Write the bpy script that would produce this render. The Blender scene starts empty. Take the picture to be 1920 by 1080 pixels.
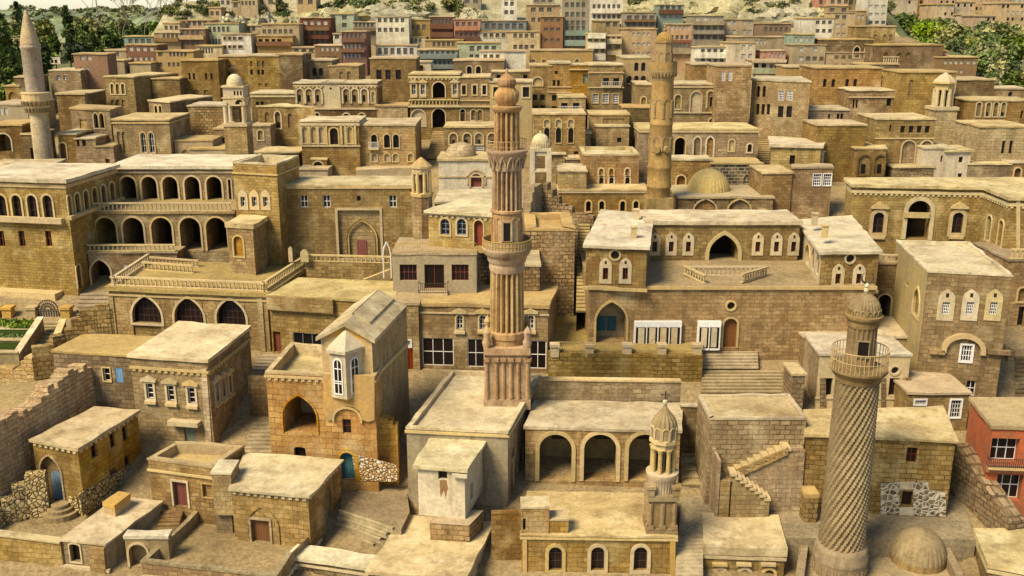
import bpy, math, random
from mathutils import Vector, geometry
random.seed(7)
R = math.radians
sc = bpy.context.scene
COL = sc.collection

# ---------------------------------------------------------------- camera, sky, sun, exposure
TH = R(15.4); F = 1850.0; CZ = 40.0           # pitch below the horizon, focal length in photo pixels, eye height (m)
cam_d = bpy.data.cameras.new('camera'); cam = bpy.data.objects.new('camera', cam_d); COL.objects.link(cam)
cam.location = (0, 0, CZ); cam.rotation_euler = (math.pi / 2 - TH, 0, 0)
cam_d.sensor_width = 36; cam_d.lens = F / 1920 * 36; cam_d.clip_start = .5; cam_d.clip_end = 6000
sc.camera = cam
world = bpy.data.worlds.new('World'); sc.world = world; world.use_nodes = True
SUN_EL, SUN_AZ = R(51), R(-132)                # sun high, behind the camera and to the left
wn = world.node_tree; wn.nodes.clear()
_o = wn.nodes.new('ShaderNodeOutputWorld'); _b = wn.nodes.new('ShaderNodeBackground'); _s = wn.nodes.new('ShaderNodeTexSky')
_s.sky_type = 'NISHITA'; _s.sun_disc = False; _s.sun_elevation = SUN_EL; _s.sun_rotation = SUN_AZ
_s.air_density = 1.0; _s.dust_density = .5; _s.ozone_density = .6
_b.inputs[1].default_value = .085
wn.links.new(_s.outputs[0], _b.inputs[0]); wn.links.new(_b.outputs[0], _o.inputs[0])
sun_d = bpy.data.lights.new('sun', 'SUN'); sun = bpy.data.objects.new('sun', sun_d); COL.objects.link(sun)
sun_d.energy = 3.3; sun_d.angle = R(22); sun_d.color = (1, .88, .66)
_sd = Vector((math.sin(SUN_AZ) * math.cos(SUN_EL), math.cos(SUN_AZ) * math.cos(SUN_EL), math.sin(SUN_EL)))
sun.rotation_euler = _sd.to_track_quat('Z', 'Y').to_euler()
sc.view_settings.view_transform = 'Standard'; sc.view_settings.look = 'None'
sc.view_settings.exposure = 1.05; sc.view_settings.gamma = 1
sc.render.engine = 'CYCLES'
sc.cycles.max_bounces = 5; sc.cycles.diffuse_bounces = 2; sc.cycles.use_denoising = True

# ---------------------------------------------------------------- measuring: photo pixel -> place
CT, ST = math.cos(TH), math.sin(TH)
def ray(x, y):
    a, b = (x - 960) / F, (540 - y) / F
    return Vector((a, CT + b * ST, -ST + b * CT))
def at_Y(x, y, Y):
    d = ray(x, y); return Vector((0, 0, CZ)) + d * (Y / d.y)
def at_z(x, y, z):
    d = ray(x, y)
    if d.z > -.004: return at_Y(x, y, 190)
    return Vector((0, 0, CZ)) + d * ((z - CZ) / d.z)
def Yb(y):                                     # depth at which the hillside meets photo row y
    d = ray(960, y); return 42 / (-d.z / d.y + .25)
def slope(Y): return -2 + .25 * Y
def gp(x, y): return at_Y(x, y, Yb(y))         # point on the hillside

# ---------------------------------------------------------------- materials (all procedural; UV is in metres)
MATS = {}
def nt(name):
    m = bpy.data.materials.new(name); m.use_nodes = True; n = m.node_tree; n.nodes.clear()
    o = n.nodes.new('ShaderNodeOutputMaterial'); p = n.nodes.new('ShaderNodeBsdfPrincipled'); n.links.new(p.outputs[0], o.inputs[0])
    p.inputs['Roughness'].default_value = .9
    if 'Specular IOR Level' in p.inputs: p.inputs['Specular IOR Level'].default_value = .2
    MATS[name] = m
    return m, n, p
def N(n, t, **k):
    x = n.nodes.new(t)
    for a, v in k.items(): setattr(x, a, v)
    return x
def noise(n, vec, scale, detail=4, rough=.6, sx=(1, 1, 1)):
    mp = N(n, 'ShaderNodeMapping'); mp.inputs['Scale'].default_value = sx
    n.links.new(vec, mp.inputs[0])
    t = N(n, 'ShaderNodeTexNoise'); t.inputs['Scale'].default_value = scale; t.inputs['Detail'].default_value = detail; t.inputs['Roughness'].default_value = rough
    n.links.new(mp.outputs[0], t.inputs[0]); return t.outputs[0]
def ramp(n, f, stops):
    r = N(n, 'ShaderNodeValToRGB'); e = r.color_ramp.elements
    while len(e) < len(stops): e.new(.5)
    for el, (p, c) in zip(e, stops):
        el.position = p; el.color = (c, c, c, 1) if not hasattr(c, '__len__') else (*c, 1)
    n.links.new(f, r.inputs[0]); return r.outputs[0]
def mix(n, f, a, b, mode='MIX'):
    m = N(n, 'ShaderNodeMix', data_type='RGBA', blend_type=mode)
    for s, v in ((m.inputs[0], f), (m.inputs[6], a), (m.inputs[7], b)):
        if isinstance(v, (int, float)): s.default_value = v
        elif isinstance(v, tuple): s.default_value = (*v, 1)
        else: n.links.new(v, s)
    return m.outputs[2]
def vary(n, c, v0=.84, v1=1.14, s0=.84, s1=1.12):
    oi = N(n, 'ShaderNodeObjectInfo'); hs = N(n, 'ShaderNodeHueSaturation')
    m1 = N(n, 'ShaderNodeMapRange'); m1.inputs[3].default_value = v0; m1.inputs[4].default_value = v1
    n.links.new(oi.outputs['Random'], m1.inputs[0]); n.links.new(m1.outputs[0], hs.inputs['Value'])
    ml = N(n, 'ShaderNodeMath', operation='MULTIPLY'); ml.inputs[1].default_value = 7.31
    fr = N(n, 'ShaderNodeMath', operation='FRACT'); n.links.new(oi.outputs['Random'], ml.inputs[0]); n.links.new(ml.outputs[0], fr.inputs[0])
    m2 = N(n, 'ShaderNodeMapRange'); m2.inputs[3].default_value = s0; m2.inputs[4].default_value = s1
    n.links.new(fr.outputs[0], m2.inputs[0]); n.links.new(m2.outputs[0], hs.inputs['Saturation'])
    m3 = N(n, 'ShaderNodeMapRange'); m3.inputs[3].default_value = .493; m3.inputs[4].default_value = .505
    f2 = N(n, 'ShaderNodeMath', operation='FRACT'); k2 = N(n, 'ShaderNodeMath', operation='MULTIPLY'); k2.inputs[1].default_value = 13.7; n.links.new(oi.outputs['Random'], k2.inputs[0]); n.links.new(k2.outputs[0], f2.inputs[0]); n.links.new(f2.outputs[0], m3.inputs[0]); n.links.new(m3.outputs[0], hs.inputs['Hue'])
    n.links.new(c, hs.inputs['Color']); return hs.outputs[0]
def stone(name, base, alt, bw=.75, rh=.36, mortar=.5, ms=.022, blot=.5, streak=.35, orange=.0, bump=.5, irr=.05, fine=.25):
    m, n, p = nt(name); uv = N(n, 'ShaderNodeUVMap').outputs[0]; geo = N(n, 'ShaderNodeNewGeometry').outputs['Position']
    wob = noise(n, uv, 1.3, 2)
    sub = N(n, 'ShaderNodeVectorMath', operation='SUBTRACT'); sub.inputs[1].default_value = (.5, .5, .5)
    wn_ = N(n, 'ShaderNodeTexNoise'); wn_.inputs['Scale'].default_value = 1.6; n.links.new(uv, wn_.inputs[0])
    n.links.new(wn_.outputs[1], sub.inputs[0])
    sc_ = N(n, 'ShaderNodeVectorMath', operation='SCALE'); sc_.inputs[3].default_value = irr * 4; n.links.new(sub.outputs[0], sc_.inputs[0])
    ad = N(n, 'ShaderNodeVectorMath', operation='ADD'); n.links.new(uv, ad.inputs[0]); n.links.new(sc_.outputs[0], ad.inputs[1])
    b = N(n, 'ShaderNodeTexBrick'); b.offset = .47; b.inputs['Scale'].default_value = 1
    b.inputs['Brick Width'].default_value = bw; b.inputs['Row Height'].default_value = rh; b.inputs['Mortar Size'].default_value = ms; b.inputs['Mortar Smooth'].default_value = .35
    b.inputs['Bias'].default_value = -.1
    b.inputs['Color1'].default_value = (*base, 1); b.inputs['Color2'].default_value = (*alt, 1); b.inputs['Mortar'].default_value = (*[c * mortar for c in base], 1)
    n.links.new(ad.outputs[0], b.inputs[0])
    c = mix(n, ramp(n, noise(n, geo, .55, 4, .65), [(.40, 0), (.70, .7)]), b.outputs[0], mix(n, noise(n, uv, 1.1, 3), base, alt))
    if orange: c = mix(n, ramp(n, noise(n, geo, .33, 5, .65), [(.48, 0), (.68, orange)]), c, (.48, .20, .03))
    c = mix(n, ramp(n, noise(n, geo, .8, 5, .7), [(.50, 0), (.66, .55)]), c, tuple(x * y for x, y in zip(base, (1.05, .80, .55))))
    c = mix(n, ramp(n, noise(n, geo, 1.3, 6, .72), [(.53, 0), (.68, .6)]), c, tuple(x * y for x, y in zip(base, (.50, .50, .55))))
    c = mix(n, ramp(n, noise(n, geo, .22, 6, .7), [(.40, 0), (.62, blot)]), c, tuple(x * y for x, y in zip(base, (.46, .42, .40))))
    c = mix(n, ramp(n, noise(n, uv, 1, 5, .65, (1.4, .16, 1)), [(.47, 0), (.66, streak)]), c, tuple(x * y for x, y in zip(base, (.33, .31, .38))))
    c = mix(n, ramp(n, noise(n, geo, .45, 4, .6), [(.54, 0), (.72, .45)]), c, (.66, .51, .24))
    c = mix(n, 1.0, c, ramp(n, noise(n, uv, 6, 5, .75), [(.30, 1 - fine * 1.6), (.70, 1 + fine * .4)]), 'MULTIPLY')
    c = vary(n, c)
    n.links.new(c, p.inputs[0])
    h = mix(n, .55, b.outputs[1], noise(n, uv, 5, 4, .7))
    inv = N(n, 'ShaderNodeMath', operation='SUBTRACT'); inv.inputs[0].default_value = 1
    bp = N(n, 'ShaderNodeBump'); bp.inputs['Strength'].default_value = bump; bp.inputs['Distance'].default_value = .05; bp.invert = True
    n.links.new(h, bp.inputs['Height']); n.links.new(bp.outputs[0], p.inputs['Normal'])
    return m
def plaster(name, base, dirt=(.30, .24, .14), blot=.45, streak=.35, scale=.35, fine=.2, var=(.9, 1.1), bump=.25, hi=None):
    m, n, p = nt(name); uv = N(n, 'ShaderNodeUVMap').outputs[0]; geo = N(n, 'ShaderNodeNewGeometry').outputs['Position']
    c = mix(n, ramp(n, noise(n, geo, scale, 6, .68), [(.40, 0), (.70, blot)]), base, dirt)
    if hi: c = mix(n, ramp(n, noise(n, geo, scale * 1.7, 5, .7), [(.50, 0), (.66, .6)]), c, hi)
    c = mix(n, ramp(n, noise(n, geo, scale * 4.2, 6, .75), [(.50, 0), (.68, blot * .75)]), c, tuple(d * .9 for d in dirt))
    if streak: c = mix(n, ramp(n, noise(n, uv, 1, 5, .65, (1.6, .15, 1)), [(.50, 0), (.72, streak)]), c, tuple(d * .7 for d in dirt))
    f = noise(n, geo, 4.5, 6, .75)
    c = mix(n, 1.0, c, ramp(n, f, [(.30, 1 - fine * 1.7), (.70, 1 + fine * .4)]), 'MULTIPLY')
    n.links.new(vary(n, c, var[0], var[1]), p.inputs[0])
    bp = N(n, 'ShaderNodeBump'); bp.inputs['Strength'].default_value = bump; bp.inputs['Distance'].default_value = .06
    n.links.new(f, bp.inputs['Height']); n.links.new(bp.outputs[0], p.inputs['Normal'])
    return m
def plain(name, base, rough=.6, spec=.2, var=(.85, 1.15), metal=0, fine=.15):
    m, n, p = nt(name); geo = N(n, 'ShaderNodeNewGeometry').outputs['Position']
    c = mix(n, 1.0, base, ramp(n, noise(n, geo, 5, 4, .7), [(.3, 1 - fine * 1.6), (.7, 1 + fine * .4)]), 'MULTIPLY')
    n.links.new(vary(n, c, *var), p.inputs[0]); p.inputs['Roughness'].default_value = rough; p.inputs['Metallic'].default_value = metal
    p.inputs['Specular IOR Level'].default_value = spec
    return m
def planks(name, base, w=.16):
    m, n, p = nt(name); uv = N(n, 'ShaderNodeUVMap').outputs[0]
    b = N(n, 'ShaderNodeTexBrick'); b.offset = 0; b.inputs['Scale'].default_value = 1; b.inputs['Brick Width'].default_value = w; b.inputs['Row Height'].default_value = 8
    b.inputs['Mortar Size'].default_value = .012; b.inputs['Color1'].default_value = (*base, 1); b.inputs['Color2'].default_value = (*[x * .75 for x in base], 1); b.inputs['Mortar'].default_value = (*[x * .3 for x in base], 1)
    n.links.new(uv, b.inputs[0])
    c = mix(n, ramp(n, noise(n, uv, 2.2, 5, .7, (2, .5, 1)), [(.4, 0), (.7, .5)]), b.outputs[0], tuple(x * .45 for x in base))
    n.links.new(vary(n, c), p.inputs[0]); p.inputs['Roughness'].default_value = .7
    return m
def cobble(name, dark, lights, scale=2.2, edge=.06):
    m, n, p = nt(name); uv = N(n, 'ShaderNodeUVMap').outputs[0]
    v = N(n, 'ShaderNodeTexVoronoi', feature='DISTANCE_TO_EDGE'); v.inputs['Scale'].default_value = scale; n.links.new(uv, v.inputs[0])
    v2 = N(n, 'ShaderNodeTexVoronoi'); v2.inputs['Scale'].default_value = scale; n.links.new(uv, v2.inputs[0])
    sp = N(n, 'ShaderNodeSeparateColor'); n.links.new(v2.outputs['Color'], sp.inputs[0])
    lc = ramp(n, sp.outputs[0], [(i / max(1, len(lights) - 1), l) for i, l in enumerate(lights)])
    c = mix(n, ramp(n, v.outputs[0], [(edge * .5, 0), (edge * 1.6, 1)]), dark, lc)
    c = mix(n, ramp(n, noise(n, uv, 3, 5, .7), [(.45, 0), (.75, .5)]), c, tuple(x * .45 for x in lights[0]))
    n.links.new(c, p.inputs[0])
    bp = N(n, 'ShaderNodeBump'); bp.inputs['Strength'].default_value = .8; bp.inputs['Distance'].default_value = .08
    n.links.new(ramp(n, v.outputs[0], [(0, 0), (.18, 1)]), bp.inputs['Height']); n.links.new(bp.outputs[0], p.inputs['Normal'])
    return m

stone('tan', (.255, .160, .054), (.49, .325, .125), bw=.58, rh=.29, ms=.02)
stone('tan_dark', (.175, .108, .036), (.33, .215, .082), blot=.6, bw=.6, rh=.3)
stone('tan_pale', (.36, .245, .095), (.62, .445, .20), mortar=.45, blot=.45, streak=.45, bw=.58, rh=.29, ms=.02)
stone('gold', (.32, .18, .04), (.57, .355, .10), orange=.35, mortar=.38, bw=.58, rh=.3)
stone('gold_deep', (.40, .195, .032), (.68, .40, .10), orange=.65, mortar=.38, bw=.8, rh=.38)
stone('grey_stone', (.22, .155, .07), (.38, .28, .13), blot=.65, streak=.55, bw=.62, rh=.3)
stone('big_block', (.26, .165, .055), (.54, .37, .15), bw=.62, rh=.31, mortar=.3, ms=.03, irr=.03, bump=.9)
stone('rubble', (.25, .158, .055), (.56, .385, .16), bw=.5, rh=.32, mortar=.25, ms=.04, irr=.07, bump=1.0, blot=.6)
stone('ruin_gold', (.46, .29, .085), (.76, .53, .21), bw=.7, rh=.3, mortar=.35, ms=.03, irr=.08, bump=.9, orange=.35)
stone('white_brick', (.07, .055, .035), (.10, .075, .045), bw=.62, rh=.33, mortar=8.0, ms=.05, irr=.02, blot=.2, streak=.15)
stone('ashlar_fine', (.27, .172, .057), (.48, .325, .122), bw=.5, rh=.24, mortar=.42, ms=.018)
plaster('plaster', (.43, .305, .13), blot=.65, streak=.45)
plaster('plaster_pale', (.62, .48, .25), blot=.5)
plaster('plaster_stain', (.38, .285, .13), dirt=(.17, .12, .055), blot=.75, streak=.7)
plaster('whitewash', (.63, .52, .33), blot=.5, streak=.45)
plaster('trim', (.58, .42, .18), blot=.45, streak=.25, bump=.15)
plaster('trim_gold', (.56, .345, .095), blot=.5, streak=.35, bump=.15)
plaster('ochre', (.42, .265, .08), blot=.5)
plaster('roof', (.58, .445, .215), dirt=(.25, .175, .075), blot=.9, streak=0, scale=.3, fine=.2, hi=(.70, .58, .33))
plaster('roof_white', (.63, .515, .29), dirt=(.29, .22, .115), blot=.85, streak=0, scale=.35, fine=.2, hi=(.74, .645, .41))
plaster('roof_tan', (.50, .355, .15), dirt=(.26, .175, .08), blot=.65, streak=0, scale=.35, fine=.2)
plaster('paving', (.40, .28, .115), dirt=(.20, .14, .05), blot=.7, streak=0, scale=.28, fine=.3)
plaster('earth', (.36, .265, .125), dirt=(.16, .11, .05), blot=.75, streak=0, scale=.22, fine=.35, var=(1, 1))
plaster('steps', (.44, .33, .16), dirt=(.14, .095, .04), blot=.65, streak=.3, scale=.5)
plaster('minaret_rose', (.53, .36, .175), dirt=(.24, .115, .04), blot=.75, streak=.6, scale=.6)
plaster('minaret_gold', (.42, .275, .095), dirt=(.20, .125, .045), blot=.6, streak=.5, scale=.5)
plaster('minaret_brown', (.40, .27, .11), dirt=(.17, .105, .035), blot=.7, streak=.6, scale=.6)
plaster('minaret_grey', (.33, .23, .095), dirt=(.15, .095, .035), blot=.65, streak=.55, scale=.5)
stone('spire_brick', (.50, .385, .22), (.70, .56, .34), bw=.4, rh=.2, mortar=.6, ms=.02, blot=.3)
P_ = dict(dirt=(.17, .11, .05), blot=.5, streak=.5, scale=.5)
for _n, _c in dict(paint_white=(.72, .64, .44), paint_cream=(.64, .50, .27), paint_tan=(.45, .315, .135), paint_brown=(.25, .145, .06), paint_red=(.20, .085, .048), paint_darkred=(.14, .05, .03),
                   paint_pink=(.48, .245, .15), paint_green=(.42, .45, .26), paint_teal=(.24, .33, .235), paint_blue=(.22, .255, .215), paint_grey=(.36, .30, .18), paint_orange=(.29, .155, .065),
                   far_pink=(.52, .34, .20), far_tan=(.55, .41, .22), orange_bright=(.42, .11, .03)).items():
    plaster(_n, _c, **P_)
plain('dark_pane', (.014, .008, .005), .35, .3)
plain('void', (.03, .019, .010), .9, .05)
plain('red_pane', (.022, .008, .006), .4, .3)
plain('pale_pane', (.40, .36, .27), .35, .4)
plain('grey_pane', (.10, .085, .06), .35, .4)
plain('white_frame', (.75, .70, .60), .5)
plain('red_frame', (.17, .04, .022), .5)
plain('blue_frame', (.16, .23, .30), .5)
plain('iron', (.055, .035, .022), .5, .4)
planks('wood', (.22, .10, .035)); planks('wood_red', (.24, .055, .025)); planks('wood_blue', (.15, .24, .30)); planks('wood_green', (.22, .26, .16)); planks('wood_teal', (.045, .12, .13)); planks('shutter_blue', (.19, .33, .50))
cobble('white_cobble', (.56, .48, .33), [(.10, .07, .035), (.24, .16, .07), (.07, .05, .025)], 3.4, .12)
cobble('boulder', (.05, .03, .015), [(.44, .30, .10), (.60, .46, .22), (.38, .24, .07)], 3.8, .06)
cobble('white_boulder', (.12, .06, .02), [(.48, .27, .06), (.72, .62, .45), (.52, .30, .08), (.75, .66, .5)], 4.4, .07)
plaster('rock', (.52, .44, .24), dirt=(.20, .18, .07), blot=.8, streak=0, scale=.22, fine=.4, bump=.8, hi=(.64, .58, .36))
plaster('ridge_green', (.27, .30, .13), dirt=(.12, .135, .07), blot=.9, streak=0, scale=.045, fine=.3, bump=.1, hi=(.26, .24, .16))  # far ridge: distance haze put into the colour as a lighter green
plaster('hill_green', (.16, .17, .06), dirt=(.15, .15, .06), blot=.7, streak=0, scale=.05, fine=.5)
for _n, _a in dict(leaf_dark=(.045, .065, .014), leaf_mid=(.10, .13, .022), leaf_bright=(.14, .20, .018), leaf_olive=(.145, .14, .04), blossom=(.70, .64, .46), leaf_yellow=(.27, .25, .075)).items():
    m, n, p = nt(_n); geo = N(n, 'ShaderNodeNewGeometry').outputs['Position']
    c = mix(n, ramp(n, noise(n, geo, 1.1, 3), [(.35, 0), (.65, 1)]), tuple(x * .6 for x in _a), tuple(min(1, x * 1.5) for x in _a))
    n.links.new(vary(n, c, .8, 1.2), p.inputs[0]); p.inputs['Roughness'].default_value = .6
plain('bark', (.11, .075, .04), .9)
plain('bark_pale', (.24, .19, .12), .9)
plain('grass_green', (.055, .085, .018), .9, .05)

# ---------------------------------------------------------------- mesh helper
class MB:
    def __init__(s): s.v = []; s.f = []; s.mi = []
    def face(s, pts, mi=0):
        i = len(s.v); s.v += [tuple(p) for p in pts]; s.f.append(tuple(range(i, i + len(pts)))); s.mi.append(mi)
    def quad(s, a, b, c, d, mi=0): s.face((a, b, c, d), mi)
    def prism(s, lo, hi, cap=True, mi=0):      # two matching loops of points, ccw from outside top
        k = len(lo)
        for i in range(k):
            j = (i + 1) % k; s.face((lo[i], lo[j], hi[j], hi[i]), mi)
        if cap: s.face(hi, mi); s.face(lo[::-1], mi)
    def box(s, o, ax, ay, az, mi=0):           # corner + three edge vectors
        o, ax, ay, az = map(Vector, (o, ax, ay, az))
        lo = [o, o + ax, o + ax + ay, o + ay]
        if ax.cross(ay).dot(az) < 0: lo = lo[::-1]
        s.prism(lo, [p + az for p in lo], True, mi)
    def abox(s, x0, y0, z0, x1, y1, z1, mi=0): s.box((x0, y0, z0), (x1 - x0, 0, 0), (0, y1 - y0, 0), (0, 0, z1 - z0), mi)
    def tube(s, a, b, r0, r1=None, k=6, mi=0, cap=True):
        a, b = Vector(a), Vector(b); r1 = r0 if r1 is None else r1
        d = (b - a).normalized(); u = d.orthogonal().normalized(); w = d.cross(u)
        A = [a + (u * math.cos(t) + w * math.sin(t)) * r0 for t in [2 * math.pi * i / k for i in range(k)]]
        B = [b + (u * math.cos(t) + w * math.sin(t)) * r1 for t in [2 * math.pi * i / k for i in range(k)]]
        s.prism(A, B, cap, mi)
    def lathe(s, c, prof, k=32, rf=None, a0=0, a1=2 * math.pi, mi=0, tw=0):   # prof: (r, z, flute amp)
        c = Vector((c[0], c[1], 0)); rings = []
        for q in prof:
            r, z = q[0], q[1]; fl = q[2] if len(q) > 2 else 0
            rings.append([c + Vector((math.cos(t) * r * (rf(t, z, fl) if rf else 1), math.sin(t) * r * (rf(t, z, fl) if rf else 1), z)) for t in [a0 + (a1 - a0) * i / k for i in range(k)]])
        for A, B in zip(rings, rings[1:]):
            for i in range(k):
                j = (i + 1) % k; s.face((A[i], A[j], B[j], B[i]), mi)
        if prof[-1][0] > .01: s.face(rings[-1], mi)
    def build(s, name, mat, parent=None, smooth=False, props=None):
        if not s.f: return None
        o = Vector(parent.matrix_world.translation if parent is not None else (0, 0, 0))
        if parent is not None: o = Vector(ROOTLOC[parent.name])
        elif s.v:
            n = len(s.v); o = Vector((sum(p[0] for p in s.v) / n, sum(p[1] for p in s.v) / n, min(p[2] for p in s.v)))
        me = bpy.data.meshes.new(name)
        me.from_pydata([(p[0] - o[0], p[1] - o[1], p[2] - o[2]) for p in s.v], [], s.f)
        uvl = me.uv_layers.new(name='UVMap'); uv = []
        for f in s.f:
            a = Vector(s.v[f[0]]); nn = Vector((0, 0, 0))
            for q in range(len(f)):
                p, w = s.v[f[q]], s.v[f[(q + 1) % len(f)]]
                nn += Vector(((p[1] - w[1]) * (p[2] + w[2]), (p[2] - w[2]) * (p[0] + w[0]), (p[0] - w[0]) * (p[1] + w[1])))
            if nn.length > 0: nn.normalize()
            h = math.hypot(nn.x, nn.y)
            if h < .35:
                for i in f: uv += [s.v[i][0], s.v[i][1]]
            else:
                tx, ty = -nn.y / h, nn.x / h
                for i in f: uv += [s.v[i][0] * tx + s.v[i][1] * ty, s.v[i][2]]
        uvl.data.foreach_set('uv', uv)
        ms = mat if isinstance(mat, (list, tuple)) else [mat]
        for x in ms: me.materials.append(MATS[x])
        if len(ms) > 1: me.polygons.foreach_set('material_index', s.mi)
        if smooth:
            import bmesh
            bm = bmesh.new(); bm.from_mesh(me); bmesh.ops.remove_doubles(bm, verts=bm.verts, dist=.0005); bm.to_mesh(me); bm.free()
            me.polygons.foreach_set('use_smooth', [True] * len(me.polygons))
            me.set_sharp_from_angle(angle=R(38))
        ob = bpy.data.objects.new(name, me); COL.objects.link(ob)
        if parent is not None: ob.parent = parent; ob.location = (0, 0, 0); ROOTLOC[ob.name] = o
        else: ob.location = o; ROOTLOC[ob.name] = o
        for k, v in (props or {}).items(): ob[k] = v
        return ob
ROOTLOC = {}
LABELS = {}
def thing(kind, label, cat, loc, group=None):
    o = bpy.data.objects.new(kind, None); o.empty_display_size = .3; COL.objects.link(o); o.location = loc; ROOTLOC[o.name] = Vector(loc)
    tag(o, label, cat, group); return o
def tag(o, label, cat, group=None):
    if label in LABELS and not group: print('DUP LABEL', label)
    k = len(label.split())
    if not 4 <= k <= 16: print('LABEL LEN', k, label)
    LABELS[label] = 1
    o['label'] = label; o['category'] = cat
    if group: o['group'] = group
    return o
def structure(o): o['kind'] = 'structure'; return o

def offset(P, d):                              # offset a ccw polygon outwards by d
    k = len(P); out = []
    for i in range(k):
        a, b, c = P[i - 1], P[i], P[(i + 1) % k]
        e1 = (b - a).normalized(); e2 = (c - b).normalized()
        n1 = Vector((e1.y, -e1.x)); n2 = Vector((e2.y, -e2.x)); q = 1 + n1.dot(n2)
        out.append(b + (n1 + n2) * (d / max(q, .35)))
    return out
def area(P): return .5 * sum(P[i - 1].x * P[i].y - P[i].x * P[i - 1].y for i in range(len(P)))
def rough_loop(P, step=1.1, j=.03):            # subdivide a polygon's edges and jitter them a little: worn edges
    out = []
    for i in range(len(P)):
        a, b = P[i], P[(i + 1) % len(P)]; k = max(1, min(14, int((b - a).length / step)))
        for q in range(k):
            p = a.lerp(b, q / k)
            if q: p = p + Vector((random.uniform(-j, j), random.uniform(-j, j)))
            out.append(p)
    return out
def v3(p, z): return Vector((p.x, p.y, z))

def loop(shape, u0, z0, u1, z1, n=8):          # ccw outline of an opening
    w = u1 - u0; uc = (u0 + u1) / 2
    if shape == 'r': return [(u0, z0), (u1, z0), (u1, z1), (u0, z1)]
    if shape == 'c':
        r = min(w, z1 - z0) / 2; zc = (z0 + z1) / 2
        return [(uc + r * math.cos(2 * math.pi * i / 16), zc + r * math.sin(2 * math.pi * i / 16)) for i in range(16)]
    if shape == 'a':
        h = min(w / 2, (z1 - z0) * .8); zs = z1 - h
        arc = [(uc + w / 2 * math.cos(math.pi * i / n), zs + h * math.sin(math.pi * i / n)) for i in range(n + 1)]
    elif shape == 's':                         # segmental
        h = min(w * .22, (z1 - z0) * .5); zs = z1 - h
        arc = [(uc + w / 2 * math.cos(math.pi * i / n), zs + h * math.sin(math.pi * i / n)) for i in range(n + 1)]
    else:
        h = min(w * .66, (z1 - z0) * .8); zs = z1 - h; arc = []
        for i in range(n // 2 + 1):
            a = R(60) * i / (n // 2); arc.append((u0 + w * math.cos(a), zs + h * math.sin(a) / .866))
        arc += [(2 * uc - x, z) for x, z in arc[-2::-1]]
    return [(u0, z0), (u1, z0)] + arc

# style: (shape, part name, pane, recess, surround m, frame material, bars (nx, nz), extra)
STY = {
 'w': ('r', 'window', 'dark_pane', .22, 0, None, None), 'wr': ('r', 'window', 'dark_pane', .2, 0, 'red_frame', (2, 2)),
 'wf': ('r', 'window', 'dark_pane', .18, 0, 'white_frame', (2, 2)), 'wf3': ('r', 'window', 'dark_pane', .18, 0, 'white_frame', (3, 2)),
 'wi': ('r', 'window', 'dark_pane', .2, 0, 'iron', (4, 3)), 'wg': ('r', 'window', 'dark_pane', .1, 0, 'white_frame', (4, 4)),
 'ws': ('r', 'window', 'dark_pane', .2, .16, None, None), 'wsf': ('r', 'window', 'dark_pane', .18, .16, 'white_frame', (2, 2)),
 'wsr': ('r', 'window', 'red_pane', .18, .15, 'red_frame', (2, 2)),
 'wl': ('r', 'window', 'grey_pane', .1, 0, None, None), 'wp': ('r', 'window', 'pale_pane', .1, 0, None, None), 'wlf': ('r', 'window', 'grey_pane', .1, .07, None, None),
 'a': ('a', 'window', 'dark_pane', .25, 0, None, None), 'as': ('a', 'window', 'dark_pane', .22, .15, None, None), 'af': ('a', 'window', 'dark_pane', .2, .13, 'white_frame', (2, 3)),
 'ai': ('a', 'window', 'red_pane', .3, .16, 'iron', (2, 3)), 'ab': ('a', 'window', 'dark_pane', .18, .14, 'blue_frame', (2, 3)), 'ar': ('a', 'window', 'red_pane', .25, .16, 'red_frame', (2, 3)),
 'pi': ('p', 'window', 'red_pane', .4, .18, 'iron', (6, 4)), 'p': ('p', 'window', 'dark_pane', .25, 0, None, None), 'ps': ('p', 'window', 'dark_pane', .25, .14, None, None), 'pf': ('p', 'window', 'dark_pane', .2, .14, 'white_frame', (2, 3)),
 's': ('s', 'window', 'dark_pane', .25, 0, None, None), 'ss': ('s', 'window', 'dark_pane', .25, .12, None, None),
 'n': ('a', 'niche', None, .14, 0, None, None), 'ns': ('a', 'niche', None, .14, .14, None, None), 'np': ('p', 'niche', None, .16, 0, None, None), 'nps': ('p', 'niche', None, .16, .16, None, None),
 'nt': ('a', 'niche', 'trim', .14, .13, None, None), 'npt': ('p', 'niche', 'trim', .12, .14, None, None), 'nr': ('r', 'niche', None, .12, 0, None, None), 'nrs': ('r', 'niche', None, .14, .12, None, None),
 'nw': ('a', 'niche', 'whitewash', .1, .1, None, None),
 'd': ('r', 'door', 'wood', .2, 0, None, None), 'dr': ('r', 'door', 'wood_red', .2, .12, None, None), 'ds': ('r', 'door', 'wood', .2, .15, None, None), 'dg': ('r', 'door', 'wood_green', .15, 0, None, None),
 'da': ('a', 'door', 'wood', .25, .14, None, None), 'dar': ('a', 'door', 'wood_red', .25, .16, None, None), 'dab': ('a', 'door', 'wood_blue', .2, .1, None, None), 'dat': ('a', 'door', 'wood_teal', .25, .2, None, None), 'dk': ('r', 'doorway', 'void', .9, 0, None, None),
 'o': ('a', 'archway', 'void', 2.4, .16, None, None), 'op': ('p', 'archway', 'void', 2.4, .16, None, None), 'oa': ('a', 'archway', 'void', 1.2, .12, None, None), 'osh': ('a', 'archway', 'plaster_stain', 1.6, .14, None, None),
 'c': ('c', 'oculus', 'dark_pane', .12, .14, None, None), 'sb': ('r', 'shutter', 'shutter_blue', .03, 0, None, None),
 'store': ('r', 'shop_window', 'dark_pane', .12, 0, 'white_frame', (3, 2)), 'vent': ('r', 'vent', 'void', .3, 0, None, None),
}
PADS = []; FOOT = []                                      # footprints, to keep the hillside below the roofs

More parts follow.
